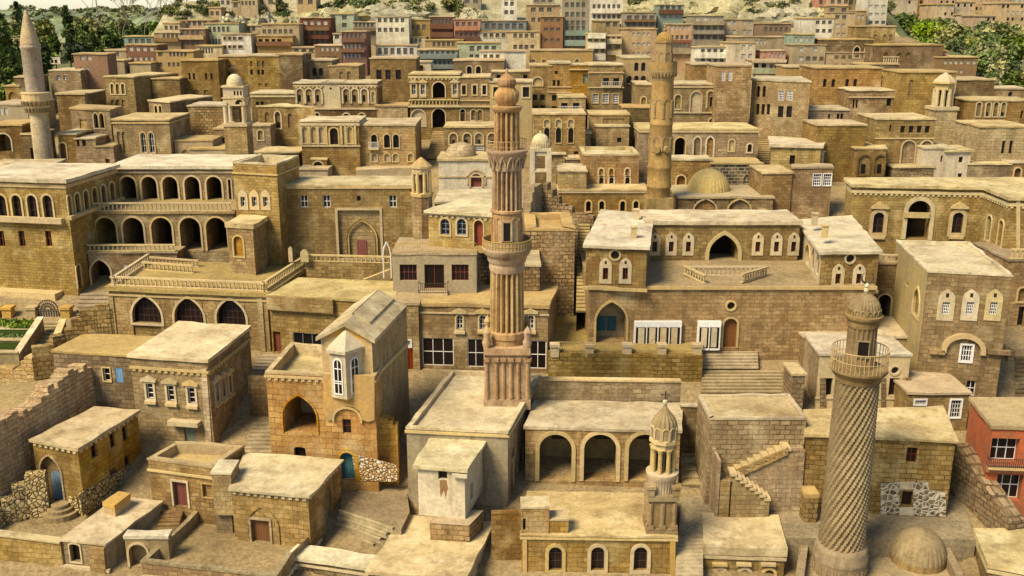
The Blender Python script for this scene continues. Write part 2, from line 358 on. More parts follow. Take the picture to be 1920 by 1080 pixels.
class House:
    """one building: walls with true recessed openings, a roof slab, and parts measured on its walls"""
    def __init__(s, kind, label, cat='house', group=None, root=None):
        s.kind, s.label, s.cat, s.group, s.root = kind, label, cat, group, root
    def setup(s, P, zt, zb=None, m='tan', rm='roof', lip=(.10, .16), par=None, pe=None, feats=(), bands=(), corn=None, sm='trim', open_roof=False, worn=.05, wname='wall'):
        if area(P) < 0: P = P[::-1]; print('reversed', s.label)
        s.P, s.zt, s.m, s.sm = P, zt, (m if isinstance(m, str) else m[0]), sm
        ymin = min(p.y for p in P)
        if zb is None: zb = min(slope(ymin) - 2.0, zt - 1.0)
        s.zb = zb
        c = sum(P, Vector((0, 0))) / len(P)
        if s.root is None: s.root = thing(s.kind, s.label, s.cat, (c.x, c.y, max(zb, slope(ymin) - .3)), s.group)
        r = s.root; k = len(P)
        s.ov, s.th = lip
        wt = zt - (s.th if not par else 0)
        s.wt = wt
        FOOT.append((P, zt - (par[0] if par else 0)))
        holes = [[] for _ in P]; s.todo = []
        for f in feats: s.feature(f, holes)
        wbs = {}
        for e in range(k):
            wb = wbs.setdefault(m if isinstance(m, str) else m[min(e, len(m) - 1)], MB())
            a, b = P[e], P[(e + 1) % k]; L = (b - a).length; d = (b - a) / L; nrm = Vector((d.y, -d.x))
            to = lambda u, z, dep=0: Vector((a.x + d.x * u - nrm.x * dep, a.y + d.y * u - nrm.y * dep, z))
            if not holes[e]: wb.face([to(0, zb), to(L, zb), to(L, wt), to(0, wt)])
            else:
                bx = [(min(q[0] for q in h), min(q[1] for q in h), max(q[0] for q in h), max(q[1] for q in h)) for h, _ in holes[e]]
                zs = sorted({zb, wt, *[q[1] for q in bx], *[q[3] for q in bx]})
                for za, zc in zip(zs, zs[1:]):
                    if zc - za < 1e-6: continue
                    zm = (za + zc) / 2; u = 0
                    for q in sorted(q for q in bx if q[1] < zm < q[3]):
                        if q[0] - u > 1e-5: wb.face([to(u, za), to(q[0], za), to(q[0], zc), to(u, zc)])
                        u = q[2]
                    if L - u > 1e-5: wb.face([to(u, za), to(L, za), to(L, zc), to(u, zc)])
                for (h, _), q in zip(holes[e], bx):
                    cx, cz = (q[0] + q[2]) / 2, (q[1] + q[3]) / 2
                    for i in range(len(h)):
                        a_, b_ = h[i], h[(i + 1) % len(h)]; mx, mz = (a_[0] + b_[0]) / 2, (a_[1] + b_[1]) / 2
                        c_ = (q[0] if mx < cx else q[2], q[1] if mz < cz else q[3])
                        ar = (b_[0] - a_[0]) * (c_[1] - a_[1]) - (c_[0] - a_[0]) * (b_[1] - a_[1])
                        if abs(ar) > 1e-7: wb.face([to(*p) for p in ((a_, b_, c_) if ar > 0 else (b_, a_, c_))])
                for h, dep in holes[e]:
                    for i in range(len(h)):
                        p, q = h[i], h[(i + 1) % len(h)]
                        wb.quad(to(*p), to(*q), to(*q, dep), to(*p, dep))
        for wm, wb in wbs.items():
            if wt - zb > .05: wb.build(wname, wm, r)
        for fn in s.todo: fn()
        rb = MB()
        if par:
            h, w = par; inn = offset(P, -w); z = zt - h
            rb.face([v3(p, z) for p in inn]); rb.build('roof', rm, r)
            pb = MB(); O = offset(P, .04); 
            for i in range(k):
                if pe is not None and i not in pe: continue
                j = (i + 1) % k; q = max(1, min(12, int((O[j] - O[i]).length / 1.0)))
                zz = [zt + (random.uniform(-worn, worn)) for _ in range(q + 1)]
                for t in range(q):
                    o0, o1 = O[i].lerp(O[j], t / q), O[i].lerp(O[j], (t + 1) / q); i0, i1 = inn[i].lerp(inn[j], t / q), inn[i].lerp(inn[j], (t + 1) / q)
                    z0, z1 = zz[t], zz[t + 1]
                    pb.quad(v3(o0, z0), v3(o1, z1), v3(i1, z1), v3(i0, z0))
                    pb.quad(v3(i0, z0), v3(i1, z1), v3(i1, z - .3), v3(i0, z - .3))
                    pb.quad(v3(o0, zt - .14), v3(o1, zt - .14), v3(o1, z1), v3(o0, z0))
                    pb.quad(v3(P[i].lerp(P[j], t / q), zt - .14), v3(P[i].lerp(P[j], (t + 1) / q), zt - .14), v3(o1, zt - .14), v3(o0, zt - .14))
            pb.build('parapet', [rm], r)
        elif not open_roof:
            O = rough_loop(offset(P, s.ov), 1.1, worn)
            zz = [random.uniform(-worn, worn) for _ in O]
            lo = [v3(p, zt - s.th + .4 * q) for p, q in zip(O, zz)]; hi = [v3(p + Vector((random.uniform(-.02, .02), random.uniform(-.02, .02))), zt + q) for p, q in zip(O, zz)]
            rb.prism(lo, hi); rb.build('roof', rm, r)
        if corn:                               # moulded cornice under the eaves: (drop m, height m, dentils?)
            cb = MB()
            drop, hh, dent = corn
            for e in range(k):
                a, b = P[e], P[(e + 1) % k]; L = (b - a).length; d = v3((b - a) / L, 0); nn = Vector((d.y, -d.x, 0))
                if nn.y > .5: continue
                z = zt - drop
                cb.box(v3(a, z) - d * .07 - nn * .02, d * (L + .14), nn * .12, Vector((0, 0, hh)))
                if dent:
                    q = int(L / .42)
                    for i in range(q): cb.box(v3(a, z - .17) + d * (L * (i + .3) / q) - nn * .02, d * (L / q * .48), nn * .10, Vector((0, 0, .165)))
            cb.build('cornice', s.sm, r)
        for bd in bands: s.band(*bd)
        return s
    def ev(s, e):
        a, b = s.P[e], s.P[(e + 1) % len(s.P)]; L = (b - a).length; d = (b - a) / L
        return a, d, Vector((d.y, -d.x)), L
    def uz(s, x, y, e=0):
        a, d, n, L = s.ev(e); r = ray(x, y); q = n.x * r.x + n.y * r.y
        t = (n.x * a.x + n.y * a.y) / q; p = r * t
        return (p.x - a.x) * d.x + (p.y - a.y) * d.y, CZ + p.z
    def to(s, e):
        a, d, n, L = s.ev(e)
        return lambda u, z, out=0: Vector((a.x + d.x * u + n.x * out, a.y + d.y * u + n.y * out, z))
    def band(s, x, y, h=.14, pr=.1, es=(0,), mat=None, ext=.0, name='moulding'):
        z = s.uz(x, y, es[0])[1]; b = MB()
        for e in es:
            L = s.ev(e)[3]; t = s.to(e)
            b.box(t(-pr * .9, z - h, -.02), t(L + pr * .9, z - h, -.02) - t(-pr * .9, z - h, -.02), t(0, 0, pr) - t(0, 0, -.02), Vector((0, 0, h)))
        b.build(name, mat or s.sm, s.root)
    def feature(s, f, holes):
        st, xs, y0, y1, w = f[:5]; e = f[5] if len(f) > 5 else 0; opt = f[6] if len(f) > 6 else {}
        if not isinstance(xs, list): xs = [xs]
        shape, name, pane, dep, sur, fm, bars = STY[st]
        dep = opt.get('dep', dep); pane = opt.get('pane', pane); fm = opt.get('fm', fm); bars = opt.get('bars', bars); sur = opt.get('sur', sur); name = opt.get('name', name)
        a, d, n, L = s.ev(e)
        for x in xs:
            a0, a1, ww = y0, y1, w
            if isinstance(x, tuple): a0, a1 = x[1], x[2]; ww = x[3] if len(x) > 3 else w; x = x[0]
            ua, za = s.uz(x - ww / 2, a1, e); ub, _ = s.uz(x + ww / 2, a1, e); zc = s.uz(x, a0, e)[1]; za = s.uz(x, a1, e)[1]
            if ua > ub: ua, ub = ub, ua
            g = sur + .03
            ua, ub = max(ua, .06), min(ub, L - .06); z0, z1 = max(za, s.zb + .1), min(zc, s.wt - .06)
            if ub - ua < .08 or z1 - z0 < .1: print('skip', s.label[:30], st, x, round(ua, 2), round(ub, 2), round(z0, 2), round(z1, 2)); continue
            clash = False; inside = None
            for h, _d in holes[e]:
                hu = [q[0] for q in h]; hz = [q[1] for q in h]
                if ua < max(hu) + .03 and ub > min(hu) - .03 and z0 < max(hz) + .03 and z1 > min(hz) - .03:
                    clash = True
                    if min(hu) < ua and max(hu) > ub and min(hz) <= z0 + .4 and max(hz) > z1: inside = _d
            if inside is not None:
                z0 = max(z0, min(hz) + .02); lp = loop(shape, ua, z0, ub, z1, 8)
                s.todo.append(lambda lp=lp, e=e, u=(ua, z0, ub, z1), o=(shape, name, pane, inside - .04, 0, fm, bars, 8), opt=opt: s.fit(lp, e, u, o, opt)); continue
            if clash: print('clash', s.label[:40], st, x, a0); continue
            nseg = 16 if (ub - ua) > 1.4 else 8
            lp = loop(shape, ua, z0, ub, z1, nseg)
            holes[e].append((lp, dep))
            s.todo.append(lambda lp=lp, e=e, u=(ua, z0, ub, z1), o=(shape, name, pane, dep, sur, fm, bars, nseg), opt=opt: s.fit(lp, e, u, o, opt))
    def fit(s, lp, e, u, o, opt):
        shape, name, pane, dep, sur, fm, bars, nseg = o; u0, z0, u1, z1 = u; t = s.to(e)
        b = MB(); b.face([t(p[0], p[1], -dep + .004) for p in lp]); w = b.build(name, pane or s.m, s.root)
        if sur:
            q = MB(); iz = z0 if name in ('door', 'archway', 'doorway') else z0 - sur
            out = loop(shape, u0 - sur, iz, u1 + sur, z1 + sur * (1.15 if shape == 'p' else 1), nseg); k = len(lp); pr = opt.get('pr', .07)
            for i in range(k):
                j = (i + 1) % k
                if iz == z0 and i == 0: continue
                q.quad(t(*out[i], pr), t(*out[j], pr), t(*lp[j], pr), t(*lp[i], pr))
                q.quad(t(*out[i], -.02), t(*out[j], -.02), t(*out[j], pr), t(*out[i], pr))
                q.quad(t(*lp[i], pr), t(*lp[j], pr), t(*lp[j], -.02), t(*lp[i], -.02))
            q.build('surround', opt.get('smat', s.sm), w)
        if opt.get('panel'):                   # a raised pale panel with its own outline round the opening
            sh, ms_, mb_, mt_ = opt['panel']; out = loop(sh, u0 - ms_, z0 - mb_, u1 + ms_, z1 + mt_, 10); q = MB(); pr = .06
            flat = out + list(lp)
            for tr in geometry.tessellate_polygon([[Vector((p[0], p[1], 0)) for p in out], [Vector((p[0], p[1], 0)) for p in lp]]):
                c = [flat[i] for i in tr]; cr = (c[1][0] - c[0][0]) * (c[2][1] - c[0][1]) - (c[2][0] - c[0][0]) * (c[1][1] - c[0][1])
                if abs(cr) > 1e-7: q.face([t(*p, pr) for p in (c if cr > 0 else c[::-1])])
            for lo_, sg in ((out, 1), (list(lp), -1)):
                for i in range(len(lo_)):
                    A, B = lo_[i], lo_[(i + 1) % len(lo_)]
                    if sg < 0: A, B = B, A
                    q.quad(t(*A, -.02), t(*B, -.02), t(*B, pr), t(*A, pr))
            q.build('surround', opt.get('smat', 'trim'), w)
            q = MB(); zv = z1 + mt_ * .38; wv = min(.12, (u1 - u0) * .2); uc = (u0 + u1) / 2
            if opt.get('vent'): q.box(t(uc - wv, zv, pr - .01), t(uc + wv, 0, 0) - t(uc - wv, 0, 0), t(0, 0, .015) - t(0, 0, 0), Vector((0, 0, wv * 3))); q.build('vent', 'void', w)
        if opt.get('sill'):
            q = MB(); q.box(t(u0 - .16, z0 - .2 - sur, -.02), t(u1 + .16, 0, -.02) - t(u0 - .16, 0, -.02), t(0, 0, .2) - t(0, 0, -.02), Vector((0, 0, .2))); q.build('sill', s.sm, w)
        if opt.get('ped'):
            q = MB(); zb = z1 + sur + .02; h = (u1 - u0) * .55; A = [(u0 - .3, zb), (u1 + .3, zb), (u1 + .3, zb + .14), ((u0 + u1) / 2, zb + .14 + h), (u0 - .3, zb + .14)]
            q.prism([t(*p, -.02) for p in A][::-1], [t(*p, .18) for p in A][::-1]); q.build('pediment', s.sm, w)
        if fm:
            q = MB(); fw = opt.get('fw', .055); fd = -dep + .06
            cx, cz = (u0 + u1) / 2, (z0 + z1) / 2
            hgt = lambda x: max([p[1] for p in lp if abs(p[0] - x) < (u1 - u0) / 5] or [z1]) if shape != 'r' else z1
            def top_at(x):
                best = z0
                for i in range(len(lp)):
                    p, r_ = lp[i], lp[(i + 1) % len(lp)]
                    if min(p[0], r_[0]) <= x <= max(p[0], r_[0]) and abs(p[0] - r_[0]) > 1e-6:
                        best = max(best, p[1] + (r_[1] - p[1]) * (x - p[0]) / (r_[0] - p[0]))
                return best
            inn = [(cx + (p[0] - cx) * (1 - 2 * fw / (u1 - u0)), cz + (p[1] - cz) * (1 - 2 * fw / (z1 - z0))) for p in lp]
            for i in range(len(lp)):
                j = (i + 1) % len(lp); q.quad(t(*lp[i], fd), t(*lp[j], fd), t(*inn[j], fd), t(*inn[i], fd))
            bw = fw * .8
            for i in range(1, bars[0]):
                x = u0 + (u1 - u0) * i / bars[0]; q.box(t(x - bw / 2, z0, -dep + .01), t(x + bw / 2, 0, 0) - t(x - bw / 2, 0, 0), t(0, 0, .04) - t(0, 0, 0), Vector((0, 0, top_at(x) - z0)))
            zs = z1 if shape == 'r' else z1 - (u1 - u0) * (.5 if shape == 'a' else .6)
            for i in range(1, bars[1]):
                z = z0 + (z1 - z0) * i / bars[1]; xa, xb = u0, u1
                if z > zs: xa, xb = u0 + (u1 - u0) * .18, u1 - (u1 - u0) * .18
                q.box(t(xa, z - bw / 2, -dep + .012), t(xb, 0, 0) - t(xa, 0, 0), t(0, 0, .036) - t(0, 0, 0), Vector((0, 0, bw)))
            q.build('frame', fm, w)
    # things measured on a wall
    def slab(s, x0, x1, y0, y1, pr, mat='trim', e=0, name='slab', inset=-.02):
        u0, za = s.uz(x0, y1, e); u1, _ = s.uz(x1, y1, e); zc = s.uz((x0 + x1) / 2, y0, e)[1]; za = s.uz((x0 + x1) / 2, y1, e)[1]; t = s.to(e); b = MB()
        if u1 < u0: u0, u1 = u1, u0
        b.box(t(u0, za, inset), t(u1, 0, 0) - t(u0, 0, 0), t(0, 0, pr) - t(0, 0, inset), Vector((0, 0, zc - za))); return b.build(name, mat, s.root)
    def panel(s, pts, pr=.05, mat='ochre', e=0, name='plaster_panel', inset=-.02, hole=None):
        t = s.to(e); lp = [s.uz(x, y, e) for x, y in pts]
        ar = sum(lp[i - 1][0] * lp[i][1] - lp[i][0] * lp[i - 1][1] for i in range(len(lp)))
        if ar < 0: lp = lp[::-1]
        q = MB()
        for tr in geometry.tessellate_polygon([[Vector((p[0], p[1], 0)) for p in lp]]):
            c = [lp[i] for i in tr]; cr = (c[1][0] - c[0][0]) * (c[2][1] - c[0][1]) - (c[2][0] - c[0][0]) * (c[1][1] - c[0][1])
            if abs(cr) > 1e-7: q.face([t(*p, pr) for p in (c if cr > 0 else c[::-1])])
        for i in range(len(lp)):
            A, B = lp[i], lp[(i + 1) % len(lp)]; q.quad(t(*A, inset), t(*B, inset), t(*B, pr), t(*A, pr))
        return q.build(name, mat, s.root)
    def hood(s, xs, y0, y1, w, th=.2, pr=.1, shape='a', e=0, mat=None, name='arch_moulding'):
        t = s.to(e)
        for x in xs:
            u0, zt_ = s.uz(x - w / 2, y0, e); u1, _ = s.uz(x + w / 2, y0, e); zb_ = s.uz(x, y1, e)[1]; q = MB()
            o, i = loop(shape, u0, zb_, u1, zt_, 12), loop(shape, u0 + th, zb_, u1 - th, zt_ - th, 12); kk = len(o)
            for j in range(1, kk):
                b = (j + 1) % kk
                q.quad(t(*o[j], pr), t(*o[b], pr), t(*i[b], pr), t(*i[j], pr)); q.quad(t(*o[j], -.02), t(*o[b], -.02), t(*o[b], pr), t(*o[j], pr)); q.quad(t(*i[j], pr), t(*i[b], pr), t(*i[b], -.02), t(*i[j], -.02))
            q.build(name, mat or s.sm, s.root)
    def balcony(s, x0, x1, y0, y1, pr=.6, e=0, rail='white_frame', fl='trim', n=9):
        u0, za = s.uz(x0, y1, e); u1, _ = s.uz(x1, y1, e); zc = s.uz((x0 + x1) / 2, y0, e)[1]; t = s.to(e); b = MB()
        b.box(t(u0, za - .14, -.02), t(u1, 0, 0) - t(u0, 0, 0), t(0, 0, pr) - t(0, 0, -.02), Vector((0, 0, .14))); o = b.build('balcony', fl, s.root)
        q = MB(); r = .025
        for z in (zc, za + .08):
            q.tube(t(u0, z, pr - .05), t(u1, z, pr - .05), r, k=4); q.tube(t(u0, z, 0), t(u0, z, pr - .05), r, k=4); q.tube(t(u1, z, 0), t(u1, z, pr - .05), r, k=4)
        for i in range(n + 1): q.tube(t(u0 + (u1 - u0) * i / n, za, pr - .05), t(u0 + (u1 - u0) * i / n, zc, pr - .05), r * .8, k=4)
        q.build('railing', rail, o)
    def rail_on_top(s, es=(0,), z=None, h=.7, mat='trim', inset=.12, sp=.38, name='balustrade', fr=(0, 1)):
        z = s.zt if z is None else z
        for e in es:
            t = s.to(e); L = s.ev(e)[3]; a, b = fr[0] * L + .05, fr[1] * L - .05; q = MB()
            balusters(q, t(a, z, -inset), t(b, z, -inset), h, sp); q.build(name, mat, s.root)

def balusters(q, A, B, h=.7, sp=.38, w=.2):
    d = (B - A); L = d.length; d = d / L; n = Vector((d.y, -d.x, 0)).normalized() * w; up = Vector((0, 0, 1))
    q.box(A - n / 2, d * L, n, up * .1); q.box(A - n / 2 * 1.2 + up * (h - .12), d * L, n * 1.2, up * .12)
    k = max(2, int(L / sp))
    for i in range(k):
        p = A + d * (L * (i + .5) / k) + up * .09
        q.tube(p, p + up * (h - .2) * .5, w * .22, w * .38, 6); q.tube(p + up * (h - .2) * .5, p + up * (h - .2), w * .38, w * .22, 6)

def Wpoly(pts, z): return [at_z(x, y, z).xy for x, y in pts]
def RF(label, roof, b, a=0, Y=None, kind='stone_house', cat='house', group=None, root=None, z=None, **k):
    """building from its roof outline (photo pixels, front-left first, ccw seen from above) and the row b where corner a meets the ground"""
    if z is None:
        Y = Y or Yb(b); z = at_Y(roof[a][0], roof[a][1], Y).z
    return House(kind, label, cat, group, root).setup(Wpoly(roof, z), z, **k)
def H(label, x0, x1, yt, yb, D=6, m='tan', feats=(), kind='stone_house', cat='house', group=None, root=None, Y=None, rot=0, dz=0, **k):
    """building square to the view: front from x0 to x1, eaves at row yt, foot at row yb, D metres deep"""
    Y = Y or Yb(yb) - .0006 * yt; A = at_Y(x0, yt, Y); B = at_Y(x1, yt, Y)
    w = B.x - A.x; c, s_ = math.cos(R(rot)), math.sin(R(rot))
    P = [Vector((A.x, Y)), Vector((A.x + w * c, Y + w * s_)), Vector((A.x + w * c - D * s_, Y + w * s_ + D * c)), Vector((A.x - D * s_, Y + D * c))]
    return House(kind, label, cat, group, root).setup(P, A.z, m=m, feats=feats, **k)
def L(n, a, b): return [a + (b - a) * i / (n - 1) for i in range(n)] if n > 1 else [(a + b) / 2]
def L3(n, p, q):                               # n positions (x, y0, y1) running along a receding wall
    return [tuple(p[i] + (q[i] - p[i]) * t / (n - 1) for i in range(len(p))) for t in range(n)]

def stairs(label, a, b, c, d, n, Y0=None, Y1=None, mat='steps', kind='staircase', z0=None, z1=None, low=1.5, group=None):
    """flight from the bottom edge a-b to the top edge c-d (photo pixels)"""
    def pt(p, Y, z): return at_z(*p, z) if z is not None else (at_Y(*p, Y) if Y else gp(*p))
    A, B, C_, D_ = pt(a, Y0, z0), pt(b, Y0, z0), pt(c, Y1, z1), pt(d, Y1, z1)
    za, zc = (A.z + B.z) / 2, (C_.z + D_.z) / 2; q = MB()
    for i in range(n):
        l0, l1, r0, r1 = A.lerp(C_, i / n), A.lerp(C_, (i + 1) / n), B.lerp(D_, i / n), B.lerp(D_, (i + 1) / n); z = za + (zc - za) * (i + 1) / n; zp = za + (zc - za) * i / n
        nz = .04
        lo = [v3(l0.xy, z - .12), v3(r0.xy, z - .12), v3(r1.xy, za - low), v3(l1.xy, za - low)]
        q.box(v3(l0, z - .09) + Vector((0, -nz, 0)), v3(r0, 0) - v3(l0, 0), v3(l1, 0) - v3(l0, 0) + Vector((0, nz, 0)), Vector((0, 0, .09)))
        q.quad(v3(l0, zp - .02), v3(r0, zp - .02), v3(r0, z - .09), v3(l0, z - .09))
        q.quad(v3(r0, za - low), v3(r1, za - low), v3(r1, z - .09), v3(r0, z - .09)); q.quad(v3(l1, za - low), v3(l0, za - low), v3(l0, z - .09), v3(l1, z - .09))
    o = q.build(kind, mat); tag(o, label, 'stairs', group); return o
def wall(label, pts, th=.5, mat='tan', kind='stone_wall', cat='wall', cap=None, capmat='roof', rag=0, seg=.5, low=1.0, z=None, Ys=None, group=None):
    """free-standing wall along photo points (x, top row, foot row)"""
    W = []
    for i, (x, yt, yb) in enumerate(pts):
        Y = Ys[i] if Ys else Yb(yb); p = at_Y(x, yt, Y); W.append(p)
    q = MB(); cq = MB()
    for i in range(len(W) - 1):
        A, B = W[i], W[i + 1]; d = (B - A).xy; l = d.length; d = d / l; n = Vector((-d.y, d.x)) * th
        if n.y < 0: n = -n
        k = max(1, int(l / seg)) if rag else 1
        for j in range(k):
            p0, p1 = A.lerp(B, j / k), A.lerp(B, (j + 1) / k)
            t0, t1 = p0.z, p1.z; zb = min(slope(p0.y), slope(p1.y), t0 - .3, t1 - .3) - low
            if rag: t0 = t1 = (t0 + t1) / 2 + (random.uniform(-rag, rag) if rag < .12 else round(random.uniform(-2.2, 1.6)) * rag + random.uniform(-.05, .05))
            ext = .012 * (j % 2)
            q0 = p0.xy - n * ext; q1 = p1.xy - n * ext; r0, r1 = p0.xy + n * (1 + ext + random.uniform(-.1, .1) * bool(rag)), p1.xy + n * (1 + ext)
            if rag:
                b0, b1 = random.uniform(.0, .1), random.uniform(0, .1)
                q.prism([v3(q0, zb), v3(q1, zb), v3(r1, zb), v3(r0, zb)] if d.x > 0 else [v3(r0, zb), v3(r1, zb), v3(q1, zb), v3(q0, zb)],
                        [v3(q0 + n * b0, t0), v3(q1 + n * b1, t1), v3(r1 - n * b1, t1 + random.uniform(-.08, .08)), v3(r0 - n * b0, t0)] if d.x > 0 else [v3(r0, t0), v3(r1, t1), v3(q1, t1), v3(q0, t0)], mi=0)
            else:
                lo = [v3(q0, zb), v3(q1, zb), v3(r1, zb), v3(r0, zb)]; hi = [v3(q0, t0), v3(q1, t1), v3(r1, t1), v3(r0, t0)]
                if d.x < 0: lo, hi = lo[::-1], hi[::-1]
                q.prism(lo, hi)
                if cap:
                    o = n.normalized() * .08
                    lo = [v3(q0 - o, t0 + .003), v3(q1 - o, t1 + .003), v3(r1 + o, t1 + .003), v3(r0 + o, t0 + .003)]; hi = [p + Vector((0, 0, cap)) for p in lo]
                    if d.x < 0: lo, hi = lo[::-1], hi[::-1]
                    cq.prism(lo, hi)
    c = W[len(W) // 2]
    if cap:
        r = thing(kind, label, cat, (c.x, c.y, slope(c.y)), group); q.build('wall', mat, r); cq.build('coping', capmat, r); return r
    o = q.build(kind, mat); tag(o, label, cat, group); return o
def pad(name, pts, z, mat='paving', h=3):      # flat terrace at height z
    P = Wpoly(pts, z)
    if area(P) < 0: P = P[::-1]
    q = MB(); q.prism([v3(p, z - h) for p in P], [v3(p, z) for p in P]); PADS.append((P, z)); return structure(q.build(name, mat))
def scale_at(p): return (p.y * CT - (p.z - CZ) * ST) / F     # metres per photo pixel at a place
# ---------------------------------------------------------------- the painted apartment houses at the top of the hill
def AP(label, x0, x1, yt, yb, m, rows=(), D=4.5, bands=(), rm='roof_tan', kind='apartment_house', st='wl', wh=8, ww=None, **k):
    """rows: (n, row centre, first x, last x[, style]); bands: (top row, bottom row, material) projecting storey fronts"""
    f = []
    for r in rows:
        n, yc, xa, xb = r[:4]; w = ww or min(9, (xb - xa) / max(1, n - 1) * .62 if n > 1 else 8)
        f.append((r[4] if len(r) > 4 else st, L(n, xa, xb), yc - wh / 2, yc + wh / 2, w))
    h = H(label, x0, x1, yt, yb, D, m, f, kind=kind, cat='apartment house', rm=rm, lip=(.12, .14), **k)
    for y0, y1, mt in bands: h.slab(x0 + 1, x1 - 1, y0, y1, .45, mt, name='balcony')
    return h
# left flank
AP('teal-topped low apartment house at the left end of the painted houses', 232, 288, 67, 90, 'paint_teal', [(4, 77, 245, 280)])
AP('brick-red apartment house with two rows of small windows above the beige box house', 235, 293, 83, 140, 'paint_red', [(4, 92, 246, 284, 'wp'), (5, 110, 243, 284, 'wp')])
AP('pale grey-blue low apartment house left of the brick-red one', 197, 236, 93, 140, 'paint_grey', [(2, 101, 208, 220)])
AP('orange-brown apartment house at the city edge by the bushes, left of the grey-blue one', 137, 200, 100, 180, 'paint_orange', [(2, 109, 155, 168, 'wp'), (2, 130, 154, 164, 'wp'), (2, 150, 154, 164)], D=3)
AP('tan apartment house with a projecting brown storey left of the wide brown one', 288, 337, 60, 96, 'paint_tan', [(4, 68, 308, 332)], bands=[(71, 78, 'paint_brown')])
AP('small cream apartment house with three dark windows at the upper left', 305, 337, 42, 70, 'paint_cream', [(3, 52, 312, 331)], D=3)
AP('dusty pink long flat house with a row of windows under the bare trees', 336, 396, 37, 60, 'far_pink', [(5, 44, 345, 385)], D=4)
AP('brown apartment house with projecting lower storey below the dusty pink one', 336, 384, 53, 95, 'paint_brown', [(4, 61, 344, 371), (4, 80, 344, 371)], bands=[(66, 74, 'paint_tan')])
AP('grey-green apartment house with five tall windows behind the white one at left', 385, 447, 43, 88, 'paint_green', [(5, 55, 394, 428), (5, 78, 388, 412)], wh=10)
AP('small cream flat house just right of the grey-green one under the rocks', 449, 490, 47, 75, 'paint_cream', [(3, 54, 456, 476)], D=3)
AP('white apartment house with six dark windows on the left part of the hill', 415, 470, 63, 108, 'paint_white', [(3, 72, 422, 440, 'wlf'), (1, 72, 451, 451, 'wlf'), (3, 88, 422, 440, 'wlf'), (1, 88, 451, 451, 'wlf')], wh=6)
AP('brown-walled tan house with a strip of six windows near its roof', 490, 560, 44, 100, 'paint_tan', [(6, 59, 496, 546)])
AP('tan house with a red wooden balcony in front of the strip-window house', 481, 548, 66, 105, 'ochre', [(3, 77, 489, 513, 'w'), (1, 77, 524, 524, 'w')], bands=[(78, 86, 'paint_red')])
AP('dark red apartment house with three stacked balconies right of the tan strip-window house', 562, 619, 32, 88, 'paint_darkred', [(4, 43, 572, 610, 'wp'), (5, 61, 570, 610), (5, 77, 570, 610)], bands=[(50, 57, 'paint_brown'), (66, 73, 'paint_darkred')])
AP('pale green apartment house between the dark red one and the rocks', 618, 663, 25, 66, 'paint_green', [(2, 33, 624, 646), (2, 47, 624, 646)])
AP('white flat-roofed house with a single window below the pale green one', 624, 660, 62, 90, 'paint_white', [(1, 69, 632, 632)])
AP('grey low house with small windows between pale green and white houses', 662, 706, 40, 70, 'paint_grey', [(5, 47, 668, 698)], bands=[(52, 58, 'paint_brown')])
AP('cream house with five narrow windows beside the white left-hand house', 368, 416, 85, 112, 'paint_cream', [(5, 95, 377, 398)], wh=10)
AP('ochre apartment house with two rows of windows over the round-fronted stone houses', 292, 362, 95, 140, 'ochre', [(1, 102, 301, 301), (5, 102, 320, 348), (1, 121, 301, 301), (4, 121, 318, 343)])
AP('low grey-brown house with a dark open top storey beside the red balconied one', 548, 592, 88, 115, 'paint_tan', [(3, 96, 556, 584, 'wl')])
AP('brown-red apartment house with pale windows at its top behind the stone arch house', 590, 640, 84, 125, 'paint_brown', [(4, 92, 604, 632, 'wp'), (3, 110, 606, 628)])
# middle
AP('white apartment house with two rows of five windows left of the tan trio-window house', 704, 766, 30, 95, 'paint_white', [(5, 38, 712, 755), (5, 56, 712, 755)])
AP('brown low house with six windows standing in front of the white five-window house', 713, 766, 63, 92, 'paint_tan', [(6, 71, 719, 755)], D=3, bands=[(77, 83, 'paint_brown')])
AP('tan apartment house with three dark windows right of the white five-window one', 764, 806, 36, 80, 'paint_tan', [(3, 51, 774, 795)], wh=10)
AP('maroon apartment house with a grey top storey left of the pink one', 806, 851, 30, 80, 'paint_darkred', [(6, 40, 811, 845)], bands=[(45, 54, 'paint_darkred'), (60, 70, 'paint_darkred')])
AP('pink apartment house with maroon lower storey in the middle of the hill', 851, 901, 35, 84, 'paint_pink', [(4, 45, 858, 892), (5, 64, 856, 892)], bands=[(51, 57, 'paint_pink'), (68, 77, 'paint_darkred')])
AP('long blue-grey apartment house with six windows right of the pink one', 903, 987, 38, 64, 'paint_blue', [(6, 49, 913, 977)], wh=10)
AP('narrow white tower house with three rows of two windows under the rocks', 940, 969, -6, 42, 'paint_white', [(2, 7, 949, 960), (2, 23, 949, 960), (2, -3, 949, 960)], D=4)
AP('tan apartment house with three windows at its top right above the rust one', 987, 1050, 8, 62, 'paint_tan', [(3, 18, 1000, 1030), (2, 37, 1000, 1012)])
AP('tall grey-cream apartment house with teal balconies in the middle of the hill', 1057, 1106, -8, 95, 'paint_grey', [(4, 9, 1063, 1094), (4, 27, 1063, 1094), (4, 43, 1063, 1094), (4, 53, 1063, 1094), (4, 70, 1063, 1094)], bands=[(57, 67, 'paint_teal'), (75, 86, 'paint_teal')], wh=9)
AP('white apartment house with long balcony strips right of the tall teal-balcony one', 1108, 1168, -8, 50, 'paint_white', [(6, 12, 1114, 1160), (6, 31, 1114, 1160)], bands=[(17, 25, 'paint_white'), (36, 45, 'paint_white')])
AP('rust-brown apartment house with three rows of windows beside the tall teal-balcony one', 1015, 1056, 30, 98, 'paint_orange', [(3, 38, 1024, 1047), (3, 55, 1024, 1047), (3, 75, 1024, 1047)], wh=6)
AP('small white house with four windows below the long blue-grey one', 900, 955, 58, 84, 'paint_white', [(4, 66, 910, 944, 'wlf')])
